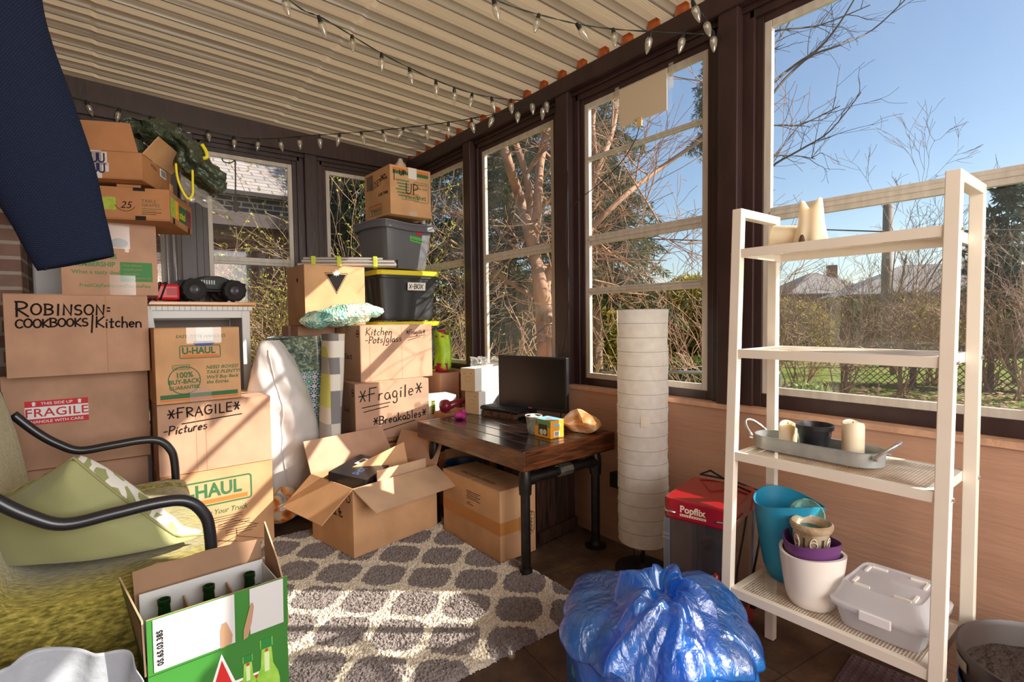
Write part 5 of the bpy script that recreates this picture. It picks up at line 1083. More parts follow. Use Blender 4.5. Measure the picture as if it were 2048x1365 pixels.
# ------------------------------------------------------------------ loveseat with throw and pillow
ls = thing('loveseat', 'black metal patio loveseat under an olive throw, facing right in front of the boxes', 'loveseat', (0, 0, 0))
M_TUBE = mat('black_enamel_tube', (34, 34, 40), .3, spec=.6)
M_WICK = mat('black_woven_vinyl', (30, 28, 34), .45, bump=1, bs=70)
yn, yf = 1.745, 2.735; za = .612
def smooth_path(pts, n=6):
    P = [V(p) for p in pts]; o = []
    for i in range(len(P) - 1):
        a, b_, c, d_ = P[max(i - 1, 0)], P[i], P[i + 1], P[min(i + 2, len(P) - 1)]
        for k in range(n):
            t = k / n; o.append(.5 * ((2 * b_) + (c - a) * t + (2 * a - 5 * b_ + 4 * c - d_) * t * t + (3 * b_ - a - 3 * c + d_) * t ** 3))
    return o + [P[-1]]
for y in (yn, yf):
    b = MB(); b.tube(smooth_path([(-.29, y, .78), (-.225, y, .70), (-.165, y, .645), (-.10, y, za - .004), (.0, y, za), (.10, y, za + .006), (.165, y, za - .004), (.205, y, za - .045), (.222, y, .50), (.225, y, .3), (.228, y, .14), (.23, y, .002)]), .0165, 12); b.build('armrest', M_TUBE, ls, smooth=True)
for y in (yn - .02, yf + .02):
    b = MB(); b.tube(smooth_path([(-.335, y, .86), (-.30, y, .62), (-.26, y, .42), (-.26, y, .2), (-.28, y, .002)]), .017, 12); b.build('leg', M_TUBE, ls, smooth=True)
b = MB(); b.tube([(.225, yn, .37), (.225, yf, .37)], .014, 10); b.tube([(-.26, yn, .37), (-.26, yf, .37)], .014, 10); b.tube([(-.335, yn - .02, .86), (-.335, yf + .02, .86)], .017, 12); b.build('frame', M_TUBE, ls, smooth=True)
b = MB(); b.grid(lambda u, v: (-.26 + .49 * u, yn + .03 + (yf - yn - .06) * v, .375 - .02 * math.sin(math.pi * u)), 12, 24); b.grid(lambda u, v: (-.26 - .075 * u, yn + .03 + (yf - yn - .06) * v, .38 + .47 * u), 12, 24); b.build('sling', M_WICK, ls, smooth=True, solid=.012)
def _throw(n, l, p):
    tc = n.new('ShaderNodeTexCoord'); t = n.new('ShaderNodeTexNoise'); t.inputs['Scale'].default_value = 130; t.inputs['Detail'].default_value = 6; mp = n.new('ShaderNodeMapping'); mp.inputs['Scale'].default_value = (.35, 1.6, 1)
    l.new(tc.outputs['Object'], mp.inputs[0]); l.new(mp.outputs[0], t.inputs[0]); cr = ramp(n, [(.34, (98, 90, 34)), (.5, (142, 130, 56)), (.68, (182, 166, 84))]); l.new(t.outputs[0], cr.inputs[0]); l.new(cr.outputs[0], p.inputs['Base Color'])
    t2 = n.new('ShaderNodeTexNoise'); t2.inputs['Scale'].default_value = 260; t2.inputs['Detail'].default_value = 3; l.new(tc.outputs['Object'], t2.inputs[0]); b = n.new('ShaderNodeBump'); b.inputs['Strength'].default_value = .6; b.inputs['Distance'].default_value = .004; l.new(t2.outputs[0], b.inputs['Height']); l.new(b.outputs[0], p.inputs['Normal'])
    p.inputs['Sheen Weight'].default_value = .4
M_THROW = nodes_mat('olive_chenille', _throw, .9, .15)
# throw: profile over the back, down across the seat, over the front edge, repeated along y with folds
prof = smooth_path([(-.366, .62), (-.364, .80), (-.342, .885), (-.31, .86), (-.275, .66), (-.245, .46), (-.19, .405), (-.05, .395), (.12, .405), (.215, .405), (.248, .385), (.258, .33), (.252, .27)], 5); npf = len(prof)
def thr(u, v):
    k = min(int(u * (npf - 1)), npf - 2); t_ = u * (npf - 1) - k; q = prof[k] * (1 - t_) + prof[k + 1] * t_ if False else V((0, 0, 0))
    a, c = V((prof[k][0], prof[k][1])), V((prof[k + 1][0], prof[k + 1][1])); q = a.lerp(c, t_)
    y = 1.765 + (2.69 - 1.765) * v; back = max(0, 1 - u / .45)
    z = q.y + .012 * math.sin(v * 21 + u * 9) * (back + .25) + .012 * NZ.noise(V((u * 6, v * 7, 1)))
    x = q.x + .010 * math.sin(v * 17 + 3 * u) * back + .008 * NZ.noise(V((u * 9, v * 9, 4)))
    if u > .3: z += .05 * max(0, (v - .9) / .1) ** 2 * .3
    # near edge droops over the side of the seat
    if v < .16:
        q_ = (.16 - v) / .16; st_ = min(1, max(0, (u - .30) / .15)); y = 1.757 + .003 * math.sin(x * 40) - .014 * q_ * st_; z -= q_ * st_ * (.20 + .05 * math.sin(x * 9 + 1)) + .02 * q_
    if v > .96 and u > .42: z += .012
    return (x, y, z)
b = MB(); b.grid(thr, 84, 110); o = b.build('throw_blanket', M_THROW, None, smooth=True, solid=.008); tag(o, 'olive chenille throw draped over the back and seat of the patio loveseat', 'throw')
# pillow: plain sage face toward the camera, patterned face up
def _leafp(n, l, p):
    tc = n.new('ShaderNodeTexCoord'); t = n.new('ShaderNodeTexVoronoi'); t.feature = 'DISTANCE_TO_EDGE'; t.inputs['Scale'].default_value = 17; l.new(tc.outputs['Object'], t.inputs[0])
    nz = n.new('ShaderNodeTexNoise'); nz.inputs['Scale'].default_value = 6; ad = n.new('ShaderNodeVectorMath'); ad.operation = 'MULTIPLY_ADD'; ad.inputs[1].default_value = (.12, .12, .12); l.new(tc.outputs['Object'], nz.inputs[0]); l.new(nz.outputs['Color'], ad.inputs[0]); l.new(tc.outputs['Object'], ad.inputs[2]); l.new(ad.outputs[0], t.inputs[0])
    cr = ramp(n, [(0, (236, 234, 224)), (.17, (160, 166, 112))], True); l.new(t.outputs[0], cr.inputs[0]); l.new(cr.outputs[0], p.inputs['Base Color'])
M_LEAF = nodes_mat('leafy_print_cotton', _leafp, .8, .2); M_SAGE = mat('sage_cotton', (150, 150, 102), .8, var=.05, vs_=6, bump=.15, bs=20, sheen=.3)
pl = thing('throw_pillow', 'sage and white leaf-print pillow slumped on the loveseat', 'pillow', (0, 0, 0)); pX, pU = V((.636, -.645, .418)).normalized(), V((-.626, -.115, .767)).normalized(); pU = (pU - pX * pU.dot(pX)).normalized(); pN = pX.cross(pU); pc = ony(150, 950, 1.87) - pX * .20 - pU * .20; pl.matrix_world = M.Translation(pc) @ M((pX, -pU, -pN)).transposed().to_4x4(); pI = pl.matrix_world.inverted()
def squash(q):
    g = pl.matrix_world @ V(q)
    if g.z < .46: g.z = .425 + .035 * math.exp((g.z - .46) * 6)
    return tuple(pI @ g)
def pil(sgn):
    def f(u, v):
        x, y = (u - .5) * 2, (v - .5) * 2; e = max(0, (1 - x * x)) ** .5 * max(0, (1 - y * y)) ** .5
        k = 1 - .10 * (1 - abs(x)) * 0 ; pinch = 1 - .09 * (x * x) * (1 - y * y) * 0
        px = x * (1 - .07 * (1 - y * y) * abs(x) ** 0 * (abs(x) > .0) * 1) ; 
        px = x * (1 - .06 * (1 - y * y)); py = y * (1 - .06 * (1 - x * x))
        return (px * .245, py * .245, sgn * (.125 * e ** .62) + .006 * NZ.noise(V((x * 3, y * 3, sgn))) * e)
    return f
b = MB(); k1 = pil(1); b.grid(lambda u, v: squash(k1(u, v)), 36, 36); b.build('printed_face', M_LEAF, pl, smooth=True)
b = MB(); k = pil(-1); b.grid(lambda u, v: squash(k(1 - u, v)), 36, 36); b.build('plain_face', M_SAGE, pl, smooth=True)
b = MB(); ed = [(t_, -1) for t_ in [-1 + q / 8 for q in range(16)]] + [(1, -1 + q / 8) for q in range(16)] + [(1 - q / 8, 1) for q in range(16)] + [(-1, 1 - q / 8) for q in range(16)]
b.tube([squash((x * (1 - .06 * (1 - y * y)) * .246, y * (1 - .06 * (1 - x * x)) * .246, 0)) for x, y in ed], .0045, 6, closed=True); b.build('piping', mat('sage_piping', (146, 142, 92), .8), pl, smooth=True)
# box pushed under the loveseat
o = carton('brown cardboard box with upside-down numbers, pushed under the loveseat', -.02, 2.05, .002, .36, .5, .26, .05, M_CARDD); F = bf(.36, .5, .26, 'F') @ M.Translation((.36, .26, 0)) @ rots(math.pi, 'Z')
text(o, F, 'Z14', .25, .06, .035, M_INK, .01); text(o, F, '40', .14, .02, .09, M_INK, .02)

# ------------------------------------------------------------------ beer carton in front
w, d, h, t = .318, .205, .285, .004
bc = MB()
for a, c in (((-w / 2, -d / 2, 0), (w / 2, d / 2, t)), ((-w / 2, -d / 2, t), (w / 2, -d / 2 + t, h)), ((-w / 2, d / 2 - t, t), (w / 2, d / 2, h)), ((-w / 2, -d / 2 + t, t), (-w / 2 + t, d / 2 - t, h)), ((w / 2 - t, -d / 2 + t, t), (w / 2, d / 2 - t, h))): bc.box(a, c)
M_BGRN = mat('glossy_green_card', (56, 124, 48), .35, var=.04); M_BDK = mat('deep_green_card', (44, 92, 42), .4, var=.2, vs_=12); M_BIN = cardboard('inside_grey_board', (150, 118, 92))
bc = bc.build('beer_carton', M_BGRN, None, loc=(.203, 1.588, .002), rot=(0, 0, .055), bevel=.001); tag(bc, 'open green beer carton with a red star print, standing in front of the loveseat', 'carton')
F, L = bf(w, d, h, 'F'), bf(w, d, h, 'L')
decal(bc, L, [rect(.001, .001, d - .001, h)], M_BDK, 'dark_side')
decal(bc, L, [rect(d - .06, .10, d - .02, .21)], mat('pinkish_white_print', (196, 172, 166), .6), 'barcode_patch', e=EPS * 1.5); decal(bc, L, [rect(d - .057, .105 + k * .009, d - .023, .108 + k * .009) for k in range(11)], mat('rose_print', (150, 110, 112), .6), 'printed_bars', e=EPS * 2)
decal(bc, L, [[(d - .075, .11), (d - .06, .06), (d - .03, .03), (d - .055, .01), (d - .06, -.0), (d - .08, .0)]], mat('beer_red_print', (206, 44, 40), .45), 'red_star_edge', e=EPS * 1.5)
def star(cx, cy, r, r2, ph=90, sx=1):
    p = []
    for k in range(10): a = R_(ph + 36 * k); q = r if k % 2 == 0 else r2; p.append((cx + q * math.cos(a) * sx, cy + q * math.sin(a)))
    return [[(cx, cy), p[i], p[(i + 1) % 10]] for i in range(10)]
decal(bc, F, star(.155, .145, .125, .05), M_WHT, 'star_outline'); decal(bc, F, star(.155, .145, .108, .041), MATS['beer_red_print'], 'red_star', e=EPS * 1.2)
def bottle(cx, y0, s): return [(cx + x * s, y0 + y * s) for x, y in [(-.03, 0), (.03, 0), (.03, .11), (.026, .13), (.015, .155), (.012, .2), (.015, .203), (.015, .225), (-.015, .225), (-.015, .203), (-.012, .2), (-.015, .155), (-.026, .13), (-.03, .11)]]
M_BOT = mat('printed_bottle_green', (120, 190, 50), .35, col2=(170, 214, 90), vs_=20)
for cx, y0, s in ((.215, .06, .8), (.262, .03, 1.05)):
    decal(bc, F, [bottle(cx, y0, s)], M_BOT, 'printed_bottle', e=EPS * 2); decal(bc, F, [rect(cx - .013 * s, y0 + .2 * s, cx + .013 * s, y0 + .225 * s)], mat('printed_cap_green', (40, 130, 60), .4), 'printed_cap', e=EPS * 2.6)
    decal(bc, F, [rect(cx - .006 * s, y0 + .14 * s, cx + .006 * s, y0 + .19 * s)], mat('pale_green_print', (212, 232, 170), .5), 'printed_neck_label', e=EPS * 2.6); decal(bc, F, star(cx, y0 + .195 * s, .006, .003), MATS['beer_red_print'], 'small_star', e=EPS * 3)
decal(bc, F, [[(.10, .125), (.2, .155), (.215, .15), (.22, .135), (.21, .125), (.11, .098), (.098, .104)]], mat('hand_hole_dark', (34, 26, 20), .9), 'hand_hole', e=EPS * 3.4)
text(bc, F, '8.2 kg', .014, .085, .038, M_WHT, .03, e=EPS * 1.4)
for r_ in range(4): text(bc, F, '', 0, 0, .01, M_WHT) if False else None
# flaps standing up, with printed outer faces
fh = .138
def flp(name, pts, mo, mi, th=.004):
    a, b_, c = [V(p) for p in pts[:3]]; n = (b_ - a).cross(V(pts[-1]) - a).normalized() * th; P = [V(p) for p in pts]; k = len(P); m_ = MB(); m_.v = P + [p + n for p in P]
    m_.f = [tuple(range(k))[::-1], tuple(range(k, 2 * k))] + [(i, (i + 1) % k, k + (i + 1) % k, k + i) for i in range(k)]; m_.m = [0, 1] + [2] * k
    return m_.build(name, [mi, mo, M_CARD3], bc)
yF, yB = -d / 2, d / 2; x1, x2 = -w / 2, w / 2
ff = flp('flap', [(x1, yF - .002, h), (x2, yF - .002, h), (x2, yF - .008, h + fh), (x1, yF - .008, h + fh)], M_BGRN, M_BIN, .0035)
FF = fr((x1, yF - .0063, h), (1, 0, 0), (0, -.006, fh))
decal(ff, FF, [rect(.012, .006, .186, fh - .002), rect(.222, .012, w - .012, fh - .002)], mat('white_carton_print', (206, 205, 204), .45), 'white_panel', e=.0012)
text(ff, FF, '05.65.03.385', .031, .020, .017, M_INK, .03, rot=math.pi / 2, e=.003)
tp = mat('torn_board', (178, 140, 110), .85)
decal(ff, FF, [[(.152, .004), (.178, .008), (.18, .03), (.17, .06), (.166, .07), (.156, .068), (.152, .05)], [(.205, .004), (.216, .008), (.226, .045), (.232, .085), (.229, .098), (.224, .096), (.214, .06), (.206, .03)]], tp, 'torn_patch', e=.002)
ffi = flp('flap', [(x2, yB + .002, h), (x1, yB + .002, h), (x1 - .004, yB + .022, h + fh * 1.22), (x1 + .05, yB + .022, h + fh * 1.27), (x1 + .11, yB + .022, h + fh * 1.23), (x1 + .17, yB + .022, h + fh * 1.27), (x2 - .07, yB + .022, h + fh * 1.25), (x2 - .002, yB + .022, h + fh * 1.2)], M_BGRN, M_BIN)
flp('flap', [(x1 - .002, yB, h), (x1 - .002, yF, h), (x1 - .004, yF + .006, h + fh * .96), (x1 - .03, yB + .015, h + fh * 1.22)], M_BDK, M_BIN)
flp('flap', [(x2 + .002, yF, h), (x2 + .002, yB, h), (x2 + .012, yB + .03, h + fh * 1.55), (x2 + .014, yB - .03, h + fh * 1.2), (x2 + .012, yB - .09, h + fh * .98), (x2 + .008, yB - .14, h + fh * .74), (x2 + .002, yF + .02, h + fh * .60)], M_BGRN, M_BIN)
b = MB(); b.box((-w / 2 + .012, -.003, .15), (w / 2 - .012, .003, h + .085)); b.box((-w / 2 + .008, -d / 2 + .008, .006), (w / 2 - .008, d / 2 - .008, .147)); 
for x in (-.053, .053): b.box((x - .002, -d / 2 + .012, .15), (x + .002, d / 2 - .012, h + .08))
b.build('divider', mat('printed_divider', (176, 146, 120), .8), bc)
b = MB(); b.box((-w / 2 + .006, d / 2 - .008, h - .06), (w / 2 - .006, d / 2 - .005, h + .115)); b.box((w / 2 - .008, -d / 2 + .01, h - .06), (w / 2 - .005, d / 2 - .009, h + .105)); b.build('white_liner', mat('white_carton_print', (206, 205, 204), .45), bc)
M_BTL = mat('dark_green_glass', (22, 60, 26), .12, trans=.5)
lab_b = ['at the back left corner', 'in the middle of the back row', 'at the back right corner', 'at the front left corner', 'in the middle of the front row', 'at the front right corner']; ci = 0
for yy in (.049, -.049):
    for xx in (-.104, 0, .104):
        q = M.Translation((.203, 1.588, .008)) @ rots(.055, 'Z') @ V((xx, yy, .144))
        if ci != 2 or True:
            b = MB(); b.lathe([(.028, 0), (.0305, .004), (.0305, .13), (.027, .155), (.016, .18), (.0135, .225), (.0155, .227), (.0155, .24), (.012, .241), (.0105, .235), (.0105, .2), (.001, .19)], 24); o = b.build('beer_bottle', M_BTL, None, smooth=True, auto=.8, loc=q); tag(o, 'empty green beer bottle ' + lab_b[ci] + ' of the green carton', 'bottle', 'bottles in the beer carton')
        ci += 1

# ------------------------------------------------------------------ white feed bag in the lower left corner
M_PUP = mat('white_woven_poly', (160, 164, 172), .45, var=.04, vs_=10, bump=.6, bs=16)
def pup(u, v):
    a = 2 * math.pi * u; zt = .285 + .075 * math.sin(a + .35) + .008 * math.sin(5 * a) + .03 * max(0, math.cos(a - 1.5)) ** 8 + .02 * math.exp(-((a - 1.85) / .1) ** 2) + .0015 * math.sin(a * 60)
    rx, ry = .155, .10; f = 1 + .06 * math.sin(4 * a + v * 2) + .05 * math.sin(9 * a + 5 * v) - .16 * math.exp(-((a - 1.75) / .18) ** 2) * v; z = zt * v
    k = (.75 + .25 * min(1, v * 3)) * (1 + .10 * v * v)
    return (rx * math.cos(a) * f * k, ry * math.sin(a) * f * k + .02 * v, max(z, .001) + .0)
pb = MB(); pb.grid(pup, 120, 40, wrap=True); po = pb.build('feed_bag', M_PUP, None, smooth=True, solid=-.002, loc=(-.13, 1.425, .001), rot=(0, 0, .30)); tag(po, 'open white woven bag with PUPPY lettering in the lower left corner', 'bag')
b = MB(); b.grid(lambda u, v: (.158 * math.cos(6.283 * u) * .9 * (1 - v), .09 * math.sin(6.283 * u) * (1 - v) + .015, .165 + .012 * v + .006 * math.sin(u * 40) + .004 * rng.random()), 48, 10, wrap=True); b.build('kibble', mat('brown_kibble', (112, 76, 48), .9, col2=(82, 52, 32), vs_=80, bump=1, bs=120), po)
def pupdec(u0, u1, v0, v1, m, off, nm):
    b = MB(); b.grid(lambda u, v: tuple(V(pup(u0 + (u1 - u0) * u, v0 + (v1 - v0) * v)) * 1.0 + V((math.cos(6.283 * (u0 + (u1 - u0) * u)) * off, math.sin(6.283 * (u0 + (u1 - u0) * u)) * off, 0))), 12, 4); return b.build(nm, m, po, smooth=True)
pupdec(.70, .93, .66, .76, M_INK, .0015, 'printed_band')
P0 = V(pup(.795, .685)); P1 = V(pup(.90, .685)); du = (P1 - P0).normalized(); FX = fr(P0 + du.cross(V((0, 0, 1))) * .006, du, (0, 0, 1)); text(po, FX, 'PUPPY L', 0, 0, .021, M_WHT, .02, e=.004)
for k in range(2): pupdec(.74 + .03 * k, .86, .80 + .035 * k, .81 + .035 * k, M_INK, .0015, 'printed_line')

# ------------------------------------------------------------------ comforter in a bag, cushions, ball
M_SATIN = mat('silvery_white_satin', (196, 192, 190), .42, var=.04, vs_=5, sheen=.3, bump=.25, bs=12, stretch=(1, 1, .35))
cf = MB()
def comf(u, v):
    a = 2 * math.pi * u; z = v; w_ = .158 * (math.sin(math.pi * min(1, .06 + .92 * z) ** .9)) ** .45; w_ *= (1.08 - .42 * max(0, .45 - z))
    lean = -.075 * z + .13 * (z * (1 - z))
    f = 1 + .05 * math.sin(3 * a + 6 * z) + .035 * math.sin(7 * a + 14 * z + 2 * math.sin(9 * z)); s_ = 1 - .12 * max(0, math.cos(a + 1.9)) ** 20
    p = V((.79 + lean + w_ * math.cos(a) * f * s_, 3.085 - .01 * z + w_ * .68 * math.sin(a) * f * s_, .02 + 1.0 * z)); return p + V((blob(p, 6, .014, 2), blob(p, 6, .01, 5), 0))
cf.grid(comf, 84, 60, wrap=True); o = cf.build('comforter_bag', M_SATIN, None, smooth=True); tag(o, 'tall plump white satin comforter stuffed upright between the box stacks', 'comforter')
b = MB(); b.tube([V(comf(.70 + .012 * math.sin(q * .4), .05 + .9 * q / 30)) + V((-.0, -.0015, 0)) for q in range(31)], .0028, 5); b.build('seam', mat('satin_seam', (196, 190, 186), .5), o, smooth=True)
def _tile(n, l, p):
    tc = n.new('ShaderNodeTexCoord'); sp = n.new('ShaderNodeSeparateXYZ'); cb = n.new('ShaderNodeCombineXYZ'); l.new(tc.outputs['Object'], sp.inputs[0]); ad = n.new('ShaderNodeMath'); ad.operation = 'ADD'; l.new(sp.outputs[0], ad.inputs[0]); l.new(sp.outputs[1], ad.inputs[1]); l.new(ad.outputs[0], cb.inputs[0]); l.new(sp.outputs[2], cb.inputs[1])
    def mth(op, a, b=None):
        m = n.new('ShaderNodeMath'); m.operation = op
        for i, q in enumerate((a, b)):
            if q is None: continue
            if isinstance(q, (int, float)): m.inputs[i].default_value = q
            else: l.new(q, m.inputs[i])
        return m.outputs[0]
    k = 2 * math.pi / .055; cx, cy = mth('COSINE', mth('MULTIPLY', ad.outputs[0], k)), mth('COSINE', mth('MULTIPLY', sp.outputs[2], k)); cx2, cy2 = mth('COSINE', mth('MULTIPLY', ad.outputs[0], 3 * k)), mth('COSINE', mth('MULTIPLY', sp.outputs[2], 3 * k))
    f = mth('ADD', mth('ADD', cx, cy), mth('MULTIPLY', mth('MULTIPLY', cx2, cy2), .9))
    w = n.new('ShaderNodeTexBrick'); w.inputs['Scale'].default_value = 1; w.inputs['Brick Width'].default_value = .055; w.inputs['Row Height'].default_value = .11; w.inputs['Mortar Size'].default_value = 0; w.offset = 0; w.inputs['Color1'].default_value = (0, 0, 0, 1); w.inputs['Color2'].default_value = (1, 1, 1, 1); l.new(cb.outputs[0], w.inputs[0])
    mr = n.new('ShaderNodeMapRange'); mr.inputs[1].default_value = -2.6; mr.inputs[2].default_value = 2.6; l.new(f, mr.inputs[0])
    A = ramp(n, [(0, (30, 74, 128)), (.3, (236, 238, 232)), (.42, (110, 176, 48)), (.6, (236, 238, 232)), (.72, (40, 130, 160)), (.85, (236, 238, 232))], True); B = ramp(n, [(0, (240, 238, 230)), (.25, (42, 66, 140)), (.45, (238, 238, 232)), (.6, (58, 140, 170)), (.75, (130, 186, 60)), (.9, (230, 226, 210))], True)
    l.new(mr.outputs[0], A.inputs[0]); l.new(mr.outputs[0], B.inputs[0]); mx = n.new('ShaderNodeMixRGB'); l.new(w.outputs[0], mx.inputs[0]); l.new(A.outputs[0], mx.inputs[1]); l.new(B.outputs[0], mx.inputs[2]); l.new(mx.outputs[0], p.inputs['Base Color'])
M_TILE = nodes_mat('tile_print_fabric', _tile, .7, .2)
def _murk(n, l, p):
    tc = n.new('ShaderNodeTexCoord'); t = n.new('ShaderNodeTexNoise'); t.inputs['Scale'].default_value = 30; t.inputs['Detail'].default_value = 8; t.inputs['Distortion'].default_value = 1.5; l.new(tc.outputs['Object'], t.inputs[0]); cr = ramp(n, [(.32, (62, 84, 92)), (.45, (96, 118, 110)), (.55, (140, 150, 116)), (.68, (186, 196, 196))]); l.new(t.outputs[0], cr.inputs[0]); l.new(cr.outputs[0], p.inputs['Base Color'])
M_MURK = nodes_mat('blue_green_print_in_plastic', _murk, .25, .5)
def _patch(n, l, p):
    tc = n.new('ShaderNodeTexCoord'); sp = n.new('ShaderNodeSeparateXYZ'); l.new(tc.outputs['Object'], sp.inputs[0]); cb = n.new('ShaderNodeCombineXYZ'); l.new(sp.outputs[0], cb.inputs[0]); l.new(sp.outputs[2], cb.inputs[1]); sc = n.new('ShaderNodeVectorMath'); sc.operation = 'DIVIDE'; sc.inputs[1].default_value = (.052, .092, 1); l.new(cb.outputs[0], sc.inputs[0]); fl = n.new('ShaderNodeVectorMath'); fl.operation = 'FLOOR'; l.new(sc.outputs[0], fl.inputs[0]); w = n.new('ShaderNodeTexWhiteNoise'); w.noise_dimensions = '2D'; l.new(fl.outputs[0], w.inputs[0])
    cr = ramp(n, [(0, (130, 128, 128)), (.3, (206, 200, 188)), (.55, (164, 162, 162)), (.72, (196, 202, 112)), (.84, (226, 222, 210))], True); l.new(w.outputs[0], cr.inputs[0]); l.new(cr.outputs[0], p.inputs['Base Color'])
M_PATCH = nodes_mat('grey_lime_patchwork', _patch, .85, .15)
# tall folded cushion, tile print on its narrow face
cu = thing('outdoor_cushion', 'tall tile-print outdoor cushion wrapped in plastic, standing beside the comforter', 'cushion', (.885, 3.225, .0), .92)
b = MB()
def cush(u, v):
    a = 2 * math.pi * u; r = 1 / (abs(math.cos(a)) ** 5 + abs(math.sin(a)) ** 5) ** .2; e = 1 - .06 * (2 * v - 1) ** 8
    return (.055 * math.cos(a) * r * e + .010 * math.sin(4 * v + .5) - .035 * (1 - v) + .006 * math.sin(v * 9), .17 * math.sin(a) * r * e, .02 + 1.0 * v + .012 * math.sin(a * 2))
b.grid(cush, 56, 40, wrap=True); b.build('printed_cover', M_TILE, cu, smooth=True)
b = MB(); b.grid(lambda u, v: tuple(V(cush(u, .80 + .2 * v)) * 1.0 + V((math.cos(6.283 * u) * .004, math.sin(6.283 * u) * .004, .003 * v))) if v < .99 else tuple(V(cush(u, 1.0)) + V((math.cos(6.283 * u) * .004, math.sin(6.283 * u) * .004, .003))), 56, 8, wrap=True); 
b.grid(lambda u, v: (cush(u, 1.0)[0] * (1 - v) + .006, cush(u, 1.0)[1] * (1 - v), 1.024 + .012 * math.sin(v * 3)), 40, 5, wrap=True); b.build('plastic_wrap', M_MURK, cu, smooth=True)
b = MB(); b.tube([V(cush(.745, .03 + .94 * q / 24)) + V((0, -.004, 0)) for q in range(25)], .004, 6); b.build('piping', mat('navy_piping', (50, 84, 130), .7), cu, smooth=True)
q_ = thing('folded_quilt', 'folded grey and lime patchwork quilt standing on end beside the tile-print cushion', 'quilt', (1.02, 2.95, .0), -.05)
b = MB(); b.grid(lambda u, v: ((.048 * math.cos(6.283 * u)) / (abs(math.cos(6.283 * u)) ** 4 + abs(math.sin(6.283 * u)) ** 4) ** .25 * (.9 + .1 * v) - .065 * (1 - v), .10 * math.sin(6.283 * u) / (abs(math.cos(6.283 * u)) ** 4 + abs(math.sin(6.283 * u)) ** 4) ** .25 + .006 * math.sin(v * 14), .02 + 1.03 * v), 40, 36, wrap=True)
b.poly([(.048 * math.cos(6.283 * k / 24), .10 * math.sin(6.283 * k / 24), 1.05) for k in range(24)]); b.build('quilt_layers', M_PATCH, q_, smooth=True, auto=.8)
def _ball(n, l, p):
    tc = n.new('ShaderNodeTexCoord'); t = n.new('ShaderNodeTexNoise'); t.inputs['Scale'].default_value = 9; t.inputs['Detail'].default_value = 5; t.inputs['Distortion'].default_value = 1; l.new(tc.outputs['Object'], t.inputs[0]); cr = ramp(n, [(.32, (84, 92, 120)), (.42, (206, 200, 196)), (.5, (222, 190, 120)), (.58, (214, 110, 40)), (.68, (90, 50, 36))]); l.new(t.outputs[0], cr.inputs[0]); l.new(cr.outputs[0], p.inputs['Base Color'])
b = MB(); b.lathe([(.001, -.088)] + [(.1 * math.cos(R_(t_)), .088 * math.sin(R_(t_))) for t_ in range(-75, 90, 15)] + [(.001, .088)], 28, warp=lambda p, a, z: p * (1 + blob(p, 12, .14, 3)) + V((0, 0, .02 * math.cos(3 * a) * (z > .05))))
o = b.build('toy_bag', nodes_mat('printed_toy_bag', _ball, .3, .5), None, smooth=True, loc=(.725, 2.99, .112)); tag(o, 'shiny orange and blue printed toy bag on the floor by the big-emblem box', 'bag')
FB = M.Translation((0, -.088, .0)) @ rots(R_(90), 'X'); decal(o, M.Translation((-.02, -.098, .02)) @ rots(R_(80), 'X'), [rect(-.014, -.01, .014, .012)], M_WHT, 'barcode_patch', e=.004)
# bubble-wrapped teal bundle
def _bub(n, l, p):
    out = n['Material Output']; tc = n.new('ShaderNodeTexCoord'); t = n.new('ShaderNodeTexVoronoi'); t.inputs['Scale'].default_value = 70; l.new(tc.outputs['Object'], t.inputs[0]); b = n.new('ShaderNodeBump'); b.inputs['Strength'].default_value = 1; b.inputs['Distance'].default_value = .01; l.new(t.outputs[0], b.inputs['Height']); l.new(b.outputs[0], p.inputs['Normal'])
    t2 = n.new('ShaderNodeTexNoise'); t2.inputs['Scale'].default_value = 10; t2.inputs['Detail'].default_value = 6; l.new(tc.outputs['Object'], t2.inputs[0]); cr = ramp(n, [(.3, (52, 140, 128)), (.45, (140, 196, 180)), (.6, (206, 216, 190)), (.72, (236, 238, 230))]); l.new(t2.outputs[0], cr.inputs[0]); l.new(cr.outputs[0], p.inputs['Base Color']); p.inputs['Coat Weight'].default_value = .6; p.inputs['Coat Roughness'].default_value = .1
b = MB()
def bub(u, v):
    a = 2 * math.pi * u; s_ = math.sin(math.pi * min(.999, max(.001, v))) ** .4; bump_ = 1 + .3 * math.sin(v * 4 - .4) - .25 * math.exp(-((v - .33) / .07) ** 2)
    p = V((-.25 + .52 * v, .085 * s_ * math.cos(a), .055 * s_ * bump_ * math.sin(a) + .02 * v)); return p + V((blob(p, 14, .02, 2), blob(p, 14, .02, 5), blob(p, 16, .014, 8)))
b.grid(bub, 40, 50, wrap=True); o = b.build('wrapped_bundle', nodes_mat('teal_bubble_wrap', _bub, .2, .6), None, smooth=True, loc=(1.135, 3.135, 1.145), rot=(0, -.10, .05)); tag(o, 'teal bundle in shiny bubble wrap lying across the cushion and the Kitchen box', 'bundle')
MB().box((.90, 3.10, .0), (.96, 3.2, .0001)) if False else None
